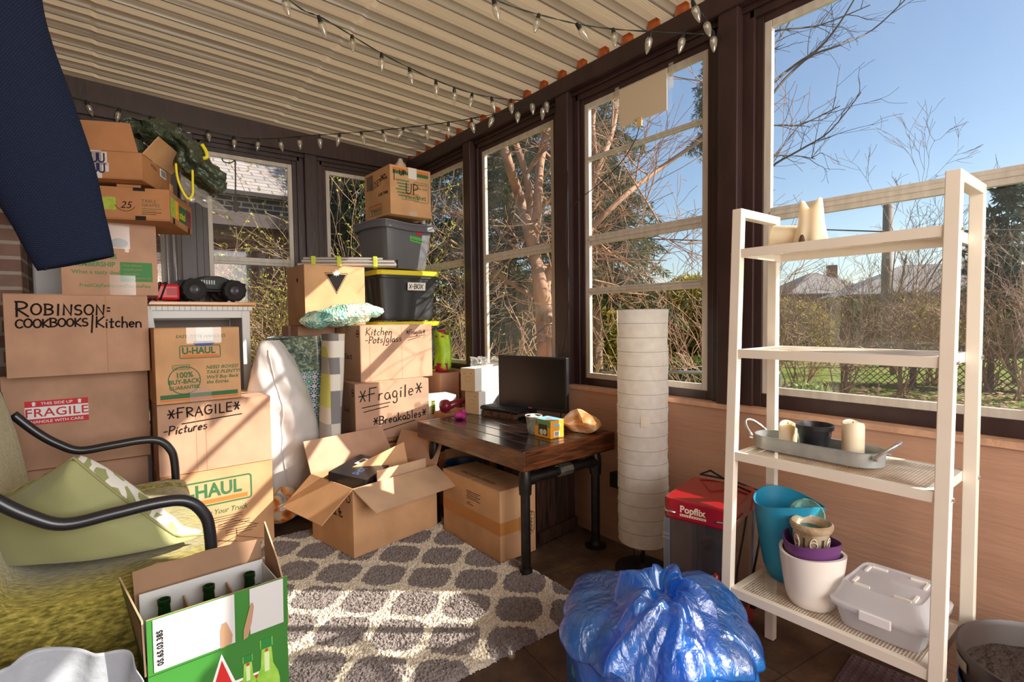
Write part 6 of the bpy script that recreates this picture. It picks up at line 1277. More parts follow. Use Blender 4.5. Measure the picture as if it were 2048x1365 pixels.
# folded aluminium camp chair with lime straps, lying on the leaf box and tote
fc = thing('folding_chair', 'folded aluminium camp chair with lime straps lying on top of the leaf-print box', 'folding chair', (0, 0, 0))
M_ALT = mat('aluminium_tube', (196, 192, 188), .35, .75); M_STRAP = mat('lime_strap', (190, 206, 60), .6); M_GRYW = mat('grey_webbing', (92, 94, 102), .7)
A = V((.985, 3.50, 1.472)); Bv = V((1.56, 3.25, 1.478)); dv = (Bv - A); sd_ = dv.cross(V((0, 0, 1))).normalized()
for k, (o1, zz, f0, f1) in enumerate(((-.04, 0.0, .0, 1.0), (.04, 0.0, .02, 1.0), (-.04, .022, .05, 1.0), (.04, .022, .06, .98), (.015, .042, .07, .86), (-.015, .042, .07, .80))):
    p0, p1 = A + dv * f0 + sd_ * o1 + V((0, 0, zz + .012)), A + dv * f1 + sd_ * o1 + V((0, 0, zz + .012)); b = MB(); b.tube([p0, p0.lerp(p1, .5) + V((0, 0, .002)), p1], .0115 if k < 4 else .010, 10); b.build('frame_tube', M_ALT, fc, smooth=True, auto=.9)
b = MB(); b.bar(A + dv * .1 + V((0, 0, .024)), A + dv * .62 + V((0, 0, .024)), .065, .012); b.build('webbing', M_GRYW, fc, bevel=.006)
for f in (.17, .42, .78): b = MB(); p = A + dv * f + V((0, 0, .032)); b.bar(p - dv.normalized() * .014, p + dv.normalized() * .014, .112, .070); b.build('strap', M_STRAP, fc, bevel=.004)
b = MB()
for zz in (.012, .042): b.tube([Bv + sd_ * -.03 + V((0, 0, zz)), Bv + sd_ * -.03 + V((0, 0, zz)) + dv.normalized() * .012], .0135, 10)
b.build('end_cap', M_BLACK, fc)

# ------------------------------------------------------------------ dresser with toys
dr = thing('dresser', 'white cabinet with an orange wooden top standing behind the buy-back guarantee box', 'cabinet', (.395, 3.655, 0), .03)
dw, dd, dh = .60, .34, 1.243; M_CAB = mat('white_cabinet_paint', (228, 226, 222), .4); M_OAK = mat('orange_oak', (204, 138, 70), .3, var=.15, vs_=12, stretch=(.4, 5, 5), coat=.3)
b = MB(); b.box((-dw / 2, -dd / 2, .001), (-dw / 2 + .045, dd / 2, dh - .05)); b.box((dw / 2 - .045, -dd / 2, .001), (dw / 2, dd / 2, dh - .05)); b.box((-dw / 2 + .045, -dd / 2, dh - .095), (dw / 2 - .045, -dd / 2 + .02, dh - .05)); b.box((-dw / 2 + .045, -dd / 2 + .03, .001), (dw / 2 - .045, dd / 2, .52)); b.box((-dw / 2 + .045, dd / 2 - .02, .52), (dw / 2 - .045, dd / 2, dh - .05)); b.build('carcass', M_CAB, dr, bevel=.003)
b = MB(); b.box((-dw / 2 - .03, -dd / 2 - .03, dh - .02), (dw / 2 + .03, dd / 2 + .01, dh)); b.box((-dw / 2 - .02, -dd / 2 - .02, dh - .026), (dw / 2 + .02, dd / 2 + .005, dh - .02)); b.build('top', M_OAK, dr, bevel=.006, seg=3)
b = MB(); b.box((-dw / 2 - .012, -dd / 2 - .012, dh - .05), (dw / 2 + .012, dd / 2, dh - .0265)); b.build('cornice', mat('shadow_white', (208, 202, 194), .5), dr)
b = MB(); k = 23
for i in range(k): x = -dw / 2 - .012 + i * (dw + .024) / k; b.box((x + .0018, -dd / 2 - .017, dh - .05), (x + (dw + .024) / k - .0018, -dd / 2 - .0125, dh - .027))
b.build('dentil_moulding', M_CAB, dr)
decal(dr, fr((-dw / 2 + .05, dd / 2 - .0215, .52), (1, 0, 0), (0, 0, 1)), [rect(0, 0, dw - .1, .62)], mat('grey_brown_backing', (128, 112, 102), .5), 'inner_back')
b = MB(); b.slab((-.29, -.225, 1.2), (-.2, -.235, 1.195), (-.275, -.23, 1.06), .001); b.build('paper_tag', M_WHT, dr)
# RC monster truck
rc = thing('toy_truck', 'black remote-control monster truck on top of the white cabinet', 'toy truck', (.490, 3.62, dh + .002), .20); rc.scale = (1.22, 1.22, 1.22)
M_TIRE = mat('black_rubber', (34, 32, 32), .75); M_HUB = mat('dark_hub', (78, 74, 80), .35, .3)
for sx in (-.085, .095):
    for sy in (-.085, .075):
        b = MB()
        def tw(p, a, z): k = 1 + (.05 if int(a * 22 / 6.283) % 2 == 0 and math.hypot(p.x, p.y) > .045 else 0); return V((p.x * k, p.y * k, z))
        b.lathe([(.022, -.02), (.04, -.026), (.05, -.022), (.053, 0), (.05, .022), (.04, .026), (.022, .02)], 44, M.Translation((sx, sy, .0555)) @ rots(R_(90), 'X'), warp=tw); w_ = b.build('wheel', M_TIRE, rc)
        b = MB(); b.lathe([(.001, .022), (.012, .024), (.022, .02), (.024, .0), (.022, -.02), (.001, -.02)], 20, M.Translation((sx, sy, .0555)) @ rots(R_(90), 'X')); b.build('hub', M_HUB, w_)
b = MB(); b.prism([(-.145, .075), (-.13, .06), (.13, .06), (.16, .07), (.165, .095), (.10, .105), (.06, .122), (.035, .128), (-.02, .125), (-.06, .108), (-.13, .10)], .12, M.Translation((0, .055, 0)) @ rots(R_(90), 'X')); b.build('body', M_BLACK, rc, bevel=.004)
b = MB(); 
for k in range(6): b.box((-.045 + k * .011, -.068, .085), (-.039 + k * .011, -.0655, .105))
b.build('side_vents', mat('silver_plastic', (180, 184, 182), .3, .4), rc); MB().box((.155, -.05, .075), (.178, .045, .095)).build('bumper_light', mat('clear_grey', (190, 192, 190), .2), rc, bevel=.004)
b = MB(); b.box((-.1, -.06, .05), (.1, .05, .062)); b.build('chassis', M_BLKMAT, rc)
# red charger box with black cord
ch = thing('battery_charger', 'red battery charger wound in its black cord, on the white cabinet beside the truck', 'charger', (.250, 3.50, dh + .002), .1); ch.scale = (1.12, 1.12, 1.12)
MB().box((-.095, -.05, .004), (.075, .05, .085)).build('housing', mat('bright_red_plastic', (216, 30, 42), .35), ch, bevel=.014, seg=3)
decal(ch, fr((-.095, -.0505, 0), (1, 0, 0), (0, 0, 1)), [rect(.112, .03 + k * .006, .16, .033 + k * .006) for k in range(6)], mat('dark_red_print', (150, 16, 30), .5), 'rating_text')
b = MB()
for x in (-.035, -.012): b.tube([(x + .02 * (zz > .5) * 0 + .03 * (zz), -.055 + .11 * (yy), zz * .088 + .002) for yy, zz in ((0, 0), (0, .5), (.02, 1.0), (.5, 1.02), (.98, 1.0), (1, .5), (1, 0))], .004, 6)
b.tube([(-.05, -.054, .006), (-.06, -.12, .008), (-.085, -.145, -.03), (-.09, -.146, -.1), (-.088, -.145, -.2)], .004, 6); b.build('cord', M_BLKMAT, ch, smooth=True)

# ------------------------------------------------------------------ dark green garbage bag on the trays
M_GBAG = mat('dark_green_film', (58, 70, 54), .2, var=.25, vs_=14, spec=.7, bump=1.6, bs=34)
gb = thing('garbage_bag', 'dark green plastic bag sprawled over the open box, yellow drawstrings hanging', 'bag', (.0, .0, 0))
spine = smooth_path([(.02, 3.12, 1.98), (.13, 3.10, 2.055), (.24, 3.06, 2.03), (.33, 3.02, 1.955), (.385, 2.98, 1.875), (.44, 2.96, 1.82), (.505, 2.95, 1.795)], 7)
wid = [.015, .05, .075, .085, .08, .075, .06]; wid = [wid[min(i // 7, 6)] * (1 - (i % 7) / 7) + wid[min(i // 7 + 1, 6)] * (i % 7) / 7 for i in range(len(spine))]; wid[-1] = .006; wid[-2] = .02; wid[-3] = .035
b = MB()
def gbf(u, v):
    i = min(int(v * (len(spine) - 1)), len(spine) - 2); t_ = v * (len(spine) - 1) - i; c = spine[i].lerp(spine[i + 1], t_); w_ = wid[i] * (1 - t_) + wid[i + 1] * t_; a = 2 * math.pi * u; tg = (spine[i + 1] - spine[i]).normalized(); up = V((-tg.z, 0, tg.x)).normalized(); up = up if up.z > 0 else -up
    f = 1 + .16 * math.sin(5 * a + v * 9) + .1 * math.sin(9 * a - v * 16); p = c + V((0, 1, 0)) * (w_ * 1.3 * math.cos(a) * f) + up * (w_ * .75 * math.sin(a) * f); return p + V((blob(p, 13, .02, 1), blob(p, 13, .02, 3), blob(p, 13, .02, 6)))
b.grid(gbf, 56, 90, wrap=True); b.build('bag_film', M_GBAG, gb, smooth=True)
b = MB(); b.lathe([(.001, .0), (.05, .02), (.075, .07), (.06, .13), (.02, .16), (.001, .165)], 28, M.Translation((.10, 3.0, 1.835)), warp=lambda p, a, z: V((p.x * (1.4 + .15 * math.sin(5 * a)), p.y * (1.2 + .15 * math.sin(4 * a)), z * .95))); b.build('bag_mass', M_GBAG, gb, smooth=True)
M_YSTR = mat('yellow_drawstring', (232, 218, 50), .5)
b = MB(); b.tube(smooth_path([(.285, 2.875, 1.86), (.287, 2.862, 1.80), (.30, 2.855, 1.745), (.325, 2.85, 1.70), (.345, 2.855, 1.725), (.348, 2.862, 1.78), (.35, 2.87, 1.84)]), .0055, 6); b.build('drawstring', M_YSTR, gb, smooth=True)
b = MB(); b.tube(smooth_path([(.40, 2.93, 1.985), (.415, 2.925, 1.955), (.418, 2.92, 1.925), (.395, 2.93, 1.915)]), .009, 6); b.build('drawstring', M_YSTR, gb, smooth=True)
b = MB(); b.grid(lambda u, v: tuple(V((.30 + .20 * u, 2.86 + .03 * u, 1.755 - .09 * u + (v - .5) * .12 * (1 - u * .85))) + V((0, blob((u, v, 0), 5, .02), blob((u, v, 1), 5, .01)))), 14, 10); o = b.build('clear_bag', M_CLEAR); tag(o, 'clear plastic bag corner hanging out at the TABLE GRAPES tray', 'bag')
# ------------------------------------------------------------------ navy sleeve hanging close to the camera
def _navy(n, l, p):
    tc = n.new('ShaderNodeTexCoord'); ch = n.new('ShaderNodeTexBrick'); ch.inputs['Scale'].default_value = 1; ch.inputs['Brick Width'].default_value = .0027; ch.inputs['Row Height'].default_value = .0024; ch.inputs['Mortar Size'].default_value = .0005; ch.inputs['Color1'].default_value = lin((22, 32, 56)); ch.inputs['Color2'].default_value = lin((18, 27, 48)); ch.inputs['Mortar'].default_value = lin((11, 16, 31))
    sp = n.new('ShaderNodeSeparateXYZ'); cb = n.new('ShaderNodeCombineXYZ'); l.new(tc.outputs['Object'], sp.inputs[0]); l.new(sp.outputs[0], cb.inputs[0]); l.new(sp.outputs[2], cb.inputs[1]); l.new(cb.outputs[0], ch.inputs[0]); l.new(ch.outputs[0], p.inputs['Base Color']); b = n.new('ShaderNodeBump'); b.inputs['Strength'].default_value = .7; b.inputs['Distance'].default_value = .0015; b.invert = True; l.new(ch.outputs['Fac'], b.inputs['Height']); l.new(b.outputs[0], p.inputs['Normal'])
M_NAVY = nodes_mat('navy_waffle_knit', _navy, .9, .15)
sg = thing('hanging_sleeve', 'navy waffle-knit sleeve hanging in from the upper left, close to the camera', 'garment', (0, 0, 0))
ax = smooth_path([(-.385, .86, 1.86), ony(-185, -230, .86), ony(-110, -110, .85), ony(-62, 30, .85), ony(4, 190, .85), ony(70, 330, .85), ony(120, 440, .85), ony(157, 526, .85)], 6)
rad = [.05, .07, .072, .068, .062, .052, .042, .036]; rad = [rad[min(i // 6, 7)] * (1 - (i % 6) / 6) + rad[min(i // 6 + 1, 7)] * (i % 6) / 6 for i in range(len(ax))]
b = MB(); rings = []
for i, p in enumerate(ax):
    t_ = (ax[min(i + 1, len(ax) - 1)] - ax[max(i - 1, 0)]).normalized(); s1 = V((0, 1, 0)); s2 = t_.cross(s1).normalized()
    for j in range(40):
        a = 2 * math.pi * j / 40; f = 1 + .05 * math.sin(3 * a + i * .25); b.v.append(p + s2 * (rad[i] * math.cos(a) * f) + s1 * (rad[i] * .42 * math.sin(a) * f))
for i in range(len(ax) - 1):
    for j in range(40): j2 = (j + 1) % 40; b.f.append((i * 40 + j, i * 40 + j2, (i + 1) * 40 + j2, (i + 1) * 40 + j)); b.m.append(0)
b.build('sleeve', M_NAVY, sg, smooth=True, solid=-.003)
e = ax[-1]; b = MB(); b.tube([e + V((-.034, -.01, .012)), e + V((-.032, -.012, .002)), e + V((-.029, -.012, -.006)), e + V((-.031, -.012, -.012))], .0007, 5); b.build('loose_thread', M_NAVY, sg)
b = MB(); b.tube([(-.40, .86, 1.93), (-.375, .86, 1.925), (-.37, .86, 1.945)], .006, 8); o = b.build('coat_hook', M_BLKMAT); tag(o, 'black coat hook on the brick wall, above the frame', 'hook')

# ------------------------------------------------------------------ string lights
M_CORD = mat('dark_green_cord', (28, 42, 36), .5); M_SOCK = mat('black_socket', (24, 26, 27), .4); M_BULB = film('clear_bulb_plastic', (250, 248, 242), .72, .05, (236, 230, 216), .5, 3.0)
proto = None
def light_string(label, pts, bulbs, seed, sag=0.0, n=10, hangs=None):
    global proto
    s_ = thing('string_lights', label, 'string lights', pts[0]); o0 = V(pts[0]); P = smooth_path([V(p) - o0 for p in pts], n); rr = random.Random(seed)
    for k in (0, 1): b = MB(); b.tube([p + V((.0018 * math.cos(i * .9 + k * 3.14), 0, .0018 * math.sin(i * .9 + k * 3.14))) for i, p in enumerate(P)], .0017, 5); b.build('wire', M_CORD, s_, smooth=True)
    acc = [0]
    for a, c in zip(P[:-1], P[1:]): acc.append(acc[-1] + (c - a).length)
    for q in bulbs:
        t_ = q * acc[-1]; i = max(j for j in range(len(acc)) if acc[j] <= t_ + 1e-9); i = min(i, len(P) - 2); p = P[i].lerp(P[i + 1], (t_ - acc[i]) / max(1e-6, acc[i + 1] - acc[i]))
        if proto is None:
            b = MB(); b.lathe([(.010, -.022), (.0145, -.03), (.0155, -.04), (.0125, -.06), (.006, -.078), (.0015, -.086), (.0003, -.0865)], 18); ob_ = b.build('bulb', M_BULB, s_, smooth=True)
            b = MB(); b.lathe([(.004, .004), (.0075, .0), (.0085, -.012), (.0105, -.024), (.0085, -.026), (.001, -.026)], 14); k_ = b.build('socket', M_SOCK, ob_, smooth=True, auto=.8)
            b = MB(); b.lathe([(.0005, -.026), (.004, -.03), (.005, -.042), (.001, -.046)], 10); l_ = b.build('bulb_core', mat('frosted_led', (240, 232, 214), .3), ob_, smooth=True); proto = (ob_, k_, l_)
        else:
            ob_ = proto[0].copy(); C.objects.link(ob_); ob_.parent = s_
            for c_ in proto[1:]: d_ = c_.copy(); C.objects.link(d_); d_.parent = ob_
        ob_.location = p; ob_.rotation_euler = (rr.gauss(0, .16), rr.gauss(0, .22), rr.uniform(0, 6))
    return s_
def zt(x): return zc(x) - .01
ev = lambda a, c, n: [a + (c - a) * i / (n - 1) for i in range(n)]
light_string('light string running diagonally across the roof sheet to the second post', [(.30, 2.06, zt(.3)), (.62, 2.165, 2.372), (.775, 2.211, 2.372), (1.143, 2.335, 2.362), (1.55, 2.395, 2.352), (1.82, 2.30, 2.335), (1.945, 2.13, 2.315)], [.02, .175, .262, .356, .45, .542, .635, .70, .76, .82, .88, .945, .99], 1)
light_string('light string strung from the far beam to the second post, lowest over the corner', [(-.25, 3.84, 2.40), (.1, 3.835, 2.38), (.45, 3.83, 2.352), (.80, 3.80, 2.335), (1.10, 3.45, 2.318), (1.40, 3.05, 2.300), (1.68, 2.62, 2.288), (1.93, 2.14, 2.292)], ev(.02, .995, 21), 2)
light_string('light string crossing the top middle of the roof sheet to the third post', [(.95, 1.70, zt(.95)), (1.20, 1.66, 2.362), (1.476, 1.60, 2.345), (1.70, 1.48, 2.322), (1.95, 1.20, 2.26)], [.02, .25, .42, .56, .69, .82, .93], 3)
light_string('short light string at the top right, ending at the third post', [(1.60, 1.16, zt(1.6)), (1.74, 1.17, 2.352), (1.86, 1.17, 2.31), (1.955, 1.165, 2.25)], [.02, .32, .6, .82, .98], 4)
b = MB(); b.lathe([(.001, 0), (.02, .0), (.02, .006), (.001, .008)], 20, M.Translation((.457, YW - .012, 2.335)) @ rots(R_(90), 'X')); o = b.build('wall_hook', mat('white_plastic_hook', (226, 214, 200), .4)); tag(o, 'small round white plastic hook on the far beam', 'hook')
# flat aerial in the third window
an = thing('window_aerial', 'flat beige rectangular aerial stuck to the top of the window above the paper lamp', 'aerial', (2.024, 1.571, 2.05))
M_AER = mat('beige_plastic', (206, 190, 164), .5)
MB().box((-.004, -.138, 0), (0, .138, .183)).build('panel', M_AER, an, bevel=.0035); MB().box((-.010, -.002, -.03), (-.001, .028, .012)).build('connector', mat('yellowed_plastic', (212, 180, 120), .5), an, bevel=.003)
b = MB(); b.tube(smooth_path([(-.006, .013, -.03), (-.008, .04, -.09), (-.01, .12, -.17), (-.012, .25, -.24), (-.02, .37, -.29), (-.05, .43, -.34)]), .0022, 5); b.build('cable', M_BLKMAT, an, smooth=True)
for y, z0, z1 in ((-.16, .09, .20), (.15, .10, .2)): MB().box((-.0045, y - .012, z0), (-.0035, y + .012, z1)).build('clear_strip', M_TAPE, an)
# plastic sheet bunched at the far left window
b = MB(); b.grid(lambda u, v: (.30 + .10 * u + .006 * math.sin(u * 30), 3.845 + .012 * math.sin(u * 22 + v), 1.25 + .5 * v), 30, 8); o = b.build('plastic_sheet', film('milky_sheet', (236, 232, 230), .5, .15, (200, 190, 188), .5, 1.2), None, smooth=True); tag(o, 'clear plastic sheet bunched beside the far window, right of the membership box', 'sheet')
# ------------------------------------------------------------------ the garden outside
GZ = -.40
def leafm(name, c1, c2, tr=.3, sc=3):
    def fn(n, l, p):
        out = n['Material Output']; tc = n.new('ShaderNodeTexCoord'); t = n.new('ShaderNodeTexNoise'); t.inputs['Scale'].default_value = sc; t.inputs['Detail'].default_value = 5; l.new(tc.outputs['Object'], t.inputs[0])
        cr = ramp(n, [(.35, c1), (.65, c2)]); l.new(t.outputs[0], cr.inputs[0]); l.new(cr.outputs[0], p.inputs['Base Color']); tl = n.new('ShaderNodeBsdfTranslucent'); l.new(cr.outputs[0], tl.inputs[0]); ms = n.new('ShaderNodeMixShader'); ms.inputs[0].default_value = tr
        l.new(p.outputs[0], ms.inputs[1]); l.new(tl.outputs[0], ms.inputs[2]); l.new(ms.outputs[0], out.inputs[0])
    return nodes_mat(name, fn, .7, .2)
M_BARK = mat('orange_brown_bark', (176, 134, 104), .8, col2=(128, 92, 72), vs_=9, stretch=(1, 1, .3), bump=.4, bs=30)
M_TWIG = mat('tan_twig', (176, 142, 108), .8); M_DTWIG = mat('grey_brown_twig', (138, 108, 88), .8); M_PTWIG = mat('pinkish_twig', (170, 132, 112), .8)
M_SPR = leafm('spruce_needles', (44, 56, 40), (92, 102, 62)); M_SPRB = leafm('blue_spruce_needles', (52, 72, 70), (96, 116, 104)); M_OLIV = leafm('golden_cedar_sprays', (122, 116, 44), (198, 180, 84)); M_CED = leafm('dark_cedar_sprays', (40, 52, 44), (70, 84, 62)); M_JUN = leafm('juniper_sprays', (58, 84, 34), (112, 136, 56)); M_RHO = leafm('pale_green_leaves', (128, 146, 88), (186, 190, 130)); M_BUD = leafm('yellow_green_buds', (160, 166, 52), (206, 206, 96), .4)
lawn = MB().grid(lambda u, v: (1.95 + 40 * (u - .18) * (1 if True else 0), -10 + 60 * v, GZ + .05 * NZ.noise(V((u * 9, v * 9, 0)))), 60, 60)
def _lawn(n, l, p):
    tc = n.new('ShaderNodeTexCoord'); t = n.new('ShaderNodeTexNoise'); t.inputs['Scale'].default_value = 1.3; t.inputs['Detail'].default_value = 10; t.inputs['Roughness'].default_value = .75; l.new(tc.outputs['Object'], t.inputs[0]); cr = ramp(n, [(.36, (84, 104, 40)), (.52, (132, 146, 62)), (.64, (152, 124, 84)), (.74, (120, 90, 64))]); l.new(t.outputs[0], cr.inputs[0]); l.new(cr.outputs[0], p.inputs['Base Color'])
    t2 = n.new('ShaderNodeTexNoise'); t2.inputs['Scale'].default_value = 40; l.new(tc.outputs['Object'], t2.inputs[0]); b = n.new('ShaderNodeBump'); b.inputs['Strength'].default_value = 1; b.inputs['Distance'].default_value = .05; l.new(t2.outputs[0], b.inputs['Height']); l.new(b.outputs[0], p.inputs['Normal'])
struct(MB().box((-30, -14, GZ - .1), (70, 80, GZ)).build('ground', nodes_mat('spring_lawn', _lawn, .9, .1)), 'lawn and leaf litter outside the windows', 'ground')
def put(px, dist, z=GZ): r = ray(px, 640); h = V((r.x, r.y, 0)).normalized(); f = V((RC[0][2] * -1, RC[1][2] * -1, 0)).normalized(); return V((0, 0, z)) + h * (dist / max(.2, h.dot(f)))
def hz(py, dist): return CAMH + (642 - py) / 1039 * dist     # height seen at row py, dist ahead
ORG = [V((50, 50, 0))]
def grow(mb, p, d, L, r, lv, rr, nseg=5, wob=.18, kids=(3, 5), up=.05, spread=(.5, 1.0), shrink=.62, rmin=.0018, n0=6, ends=None, mi=0, f0=.25, grav=0.0):
    pts, rs = [V(p)], [r]; d = V(d).normalized(); q = V(p)
    for i in range(nseg):
        d = (d + V((rr.gauss(0, wob), rr.gauss(0, wob), rr.gauss(0, wob) + up - grav * i))).normalized(); q = q + d * (L / nseg)
        w_ = q + ORG[0]
        if w_.x < 2.35 and w_.y < 4.35 and i > 0: break
        pts.append(q.copy()); rs.append(max(rmin, r * (1 - .62 * (i + 1) / nseg)))
    nseg = len(pts) - 1
    mb.tube(pts, rs, n0 if lv > 1 else 3, mi, caps=False)
    if lv <= 0:
        if ends is not None: ends.append(pts[-1]); ends.append(pts[-2])
        return
    for k in range(rr.randint(*kids)):
        f = f0 + (1 - f0) * rr.random(); i = min(int(f * nseg), nseg - 1); b = pts[i].lerp(pts[i + 1], f * nseg - i); t = (pts[i + 1] - pts[i]).normalized(); s = t.orthogonal().normalized(); s.rotate(__import__('mathutils').Quaternion(t, rr.uniform(0, 6.283)))
        a = rr.uniform(*spread); grow(mb, b, t * math.cos(a) + s * math.sin(a), L * shrink * rr.uniform(.7, 1.15), max(rmin, rs[i] * .62), lv - 1, rr, max(3, nseg - 1), wob * 1.1, kids, up, spread, shrink, rmin, max(3, n0 - 1), ends, mi, f0, grav)
def sprays(mb, pts, rr, n, ln, wd, down=.5, out=None):
    for p in pts:
        for k in range(n):
            d = V((rr.gauss(0, 1), rr.gauss(0, 1), rr.gauss(-down, .7))).normalized(); s = d.orthogonal().normalized(); s.rotate(__import__('mathutils').Quaternion(d, rr.uniform(0, 6.28))); l_ = ln * rr.uniform(.5, 1.3); w_ = wd * rr.uniform(.6, 1.2); k0 = len(mb.v)
            mb.v += [p - s * w_ * .3, p + d * l_ * .5 - s * w_ * .5, p + d * l_, p + d * l_ * .5 + s * w_ * .5]; mb.f.append((k0, k0 + 1, k0 + 2, k0 + 3)); mb.m.append(0)
def spruce(label, base, h, rad, seed, m=None, dens=1.0, z0=.12, droop=.5, ln=.13, wd=.02, group='evergreens beyond the windows', lean=0.0, shape=.9):
    rr = random.Random(seed); t = thing('spruce_tree', label, 'tree', base, 0, group); b = MB(); b.tube([(0, 0, 0), (.02, 0, h * .5), (0, .02, h)], [h * .018, h * .012, .01], 8); br = b; f = MB(); nl = int(h * 4.2 * dens)
    for i in range(nl):
        z = h * (z0 + (1 - z0) * (i / nl)); R = rad * (1 - (z / h)) ** shape * rr.uniform(.75, 1.1) + .08
        for k in range(rr.randint(6, 8)):
            a = rr.uniform(0, 6.283); d = V((math.cos(a), math.sin(a), 0)); L = R * rr.uniform(.7, 1.08); q = [V((0, 0, z)) + d * (L * s) + V((0, 0, -droop * L * s * s * .55 + .12 * L * s)) for s in (0, .35, .7, 1)]; br.tube(q, [.012 + .006 * L, .012, .008, .003], 3, caps=False)
            for s in [x / (max(3, int(L * 8 * dens))) for x in range(1, max(3, int(L * 8 * dens)) + 1)]:
                p = q[0].lerp(q[1], s / .35) if s < .35 else (q[1].lerp(q[2], (s - .35) / .35) if s < .7 else q[2].lerp(q[3], min(1, (s - .7) / .3)))
                sd = d.cross(V((0, 0, 1))); wd2 = .10 + .30 * L * (1 - s) * .6
                for e in (-1, 1):
                    pp = [p + sd * e * wd2 * x + d * wd2 * x * .5 + V((0, 0, -droop * .4 * wd2 * x * 2)) for x in (.15, .5, .9)]; sprays(f, pp, rr, max(1, int(round(4.2 * dens))), ln, wd, droop)
    br.build('trunk', M_DTWIG, t); f.build('foliage', m or M_SPR, t); return t
def bush(name, label, base, rx, rz, seed, m, n=2600, ln=.09, wd=.035, group=None, cat='shrub', stems=True, down=-.2, cone=0.0, core=True):
    rr = random.Random(seed); t = thing(name, label, cat, base, 0, group); f = MB(); pts = []
    for k in range(n):
        a = rr.uniform(0, 6.283); u = rr.random(); z = rz * u; r = rx * (math.sin(math.pi * min(.98, .12 + .86 * u)) ** .55 if not cone else (1 - u) ** cone) * (rr.uniform(.25, 1.0) ** .35) * (1 + .25 * NZ.noise(V((math.cos(a) * 1.7, math.sin(a) * 1.7, z * 1.6 + seed)))); pts.append(V((r * math.cos(a), r * math.sin(a), z)))
    sprays(f, pts, rr, 2, ln, wd, down); f.build('foliage', m, t)
    if stems:
        b = MB()
        for k in range(7): a = rr.uniform(0, 6.28); b.tube([(.05 * math.cos(a), .05 * math.sin(a), 0), (rx * .3 * math.cos(a), rx * .3 * math.sin(a), rz * .5), (rx * .45 * math.cos(a), rx * .45 * math.sin(a), rz * .9)], [.02, .014, .005], 5)
        b.build('stems', M_DTWIG, t)
    return t
def bare(name, label, base, h, n, seed, m, lv=3, r=.022, spread=.5, wob=.14, kids=(3, 5), buds=None, group='bare shrubs in the garden', cat='shrub', rmin=.0022, shrink=.6, up=.06, tilt=(0, 0), budn=3, blen=.03, nseg=5, f0=.25):
    rr = random.Random(seed); t = thing(name, label, cat, base, 0, group); b = MB(); ends = []; ORG[0] = V(base)
    for k in range(n):
        a = rr.uniform(0, 6.283); s = rr.uniform(.1, spread); grow(b, (.12 * rr.uniform(-1, 1), .12 * rr.uniform(-1, 1), 0), (s * math.cos(a) + tilt[0], s * math.sin(a) + tilt[1], 1), h * rr.uniform(.7, 1.05), r * rr.uniform(.6, 1.1), lv, rr, nseg, wob, kids, up, (.35, .9), shrink, rmin, 5, ends, 0, f0)
    b.build('twigs', m, t)
    if buds: f = MB(); sprays(f, ends, rr, budn, blen, blen * .6, -.3); f.build('buds', buds, t)
    return t

# --- multi-stemmed tree right outside the second window
t = thing('multi_stem_tree', 'orange-barked multi-stemmed bare tree outside the second side window', 'tree', put(1085, 4.3)); b = MB(); B0 = V(t.location); ORG[0] = B0; rr = random.Random(12)
def W_(px, py, dist): p = at(px, py, 1.0) - CO; f = V((-RC[0][2], -RC[1][2], -RC[2][2])); return CO + p * (dist / p.dot(f)) - B0
stems = [([(1088, 740), (1090, 690), (1086, 600), (1074, 530), (1062, 480), (1040, 400), (1012, 310), (990, 230), (960, 120)], .075), ([(1086, 690), (1080, 610), (1070, 520), (1062, 440), (1052, 350), (1020, 250), (1000, 150)], .05), ([(1104, 735), (1100, 680), (1084, 580), (1068, 490), (1075, 420), (1080, 330), (1098, 240), (1118, 150), (1130, 60)], .06), ([(1110, 730), (1098, 640), (1092, 570), (1110, 520), (1150, 440), (1200, 330), (1228, 250), (1240, 150)], .05), ([(1098, 640), (1120, 560), (1165, 480), (1240, 400), (1330, 330), (1430, 260), (1520, 180)], .034), ([(1084, 590), (1062, 590), (1010, 560), (960, 520), (900, 480)], .025), ([(1150, 440), (1190, 350), (1185, 250), (1200, 150)], .034), ([(1165, 480), (1260, 470), (1360, 460), (1450, 430)], .022), ([(1070, 500), (1040, 500), (1000, 470), (980, 430)], .018)]
ends = []
for pl, r in stems:
    P = smooth_path([W_(x, y, 4.3 + .25 * math.sin(i * .8 + x)) for i, (x, y) in enumerate(pl)], 3); N = len(P); b.tube(P, [r * (1 - .72 * i / N) for i in range(N)], 8, caps=False)
    for k in range(7):
        i = rr.randint(int(N * .35), N - 2); d = V((rr.gauss(.3, .8), rr.gauss(-.2, .8), rr.gauss(.25, .5))); grow(b, P[i], d, rr.uniform(.5, 1.25), max(.007, r * .22), 2, rr, 5, .16, (3, 5), .02, (.4, .9), .62, .0022, 4, ends)
b.build('branches', M_BARK, t, smooth=True)
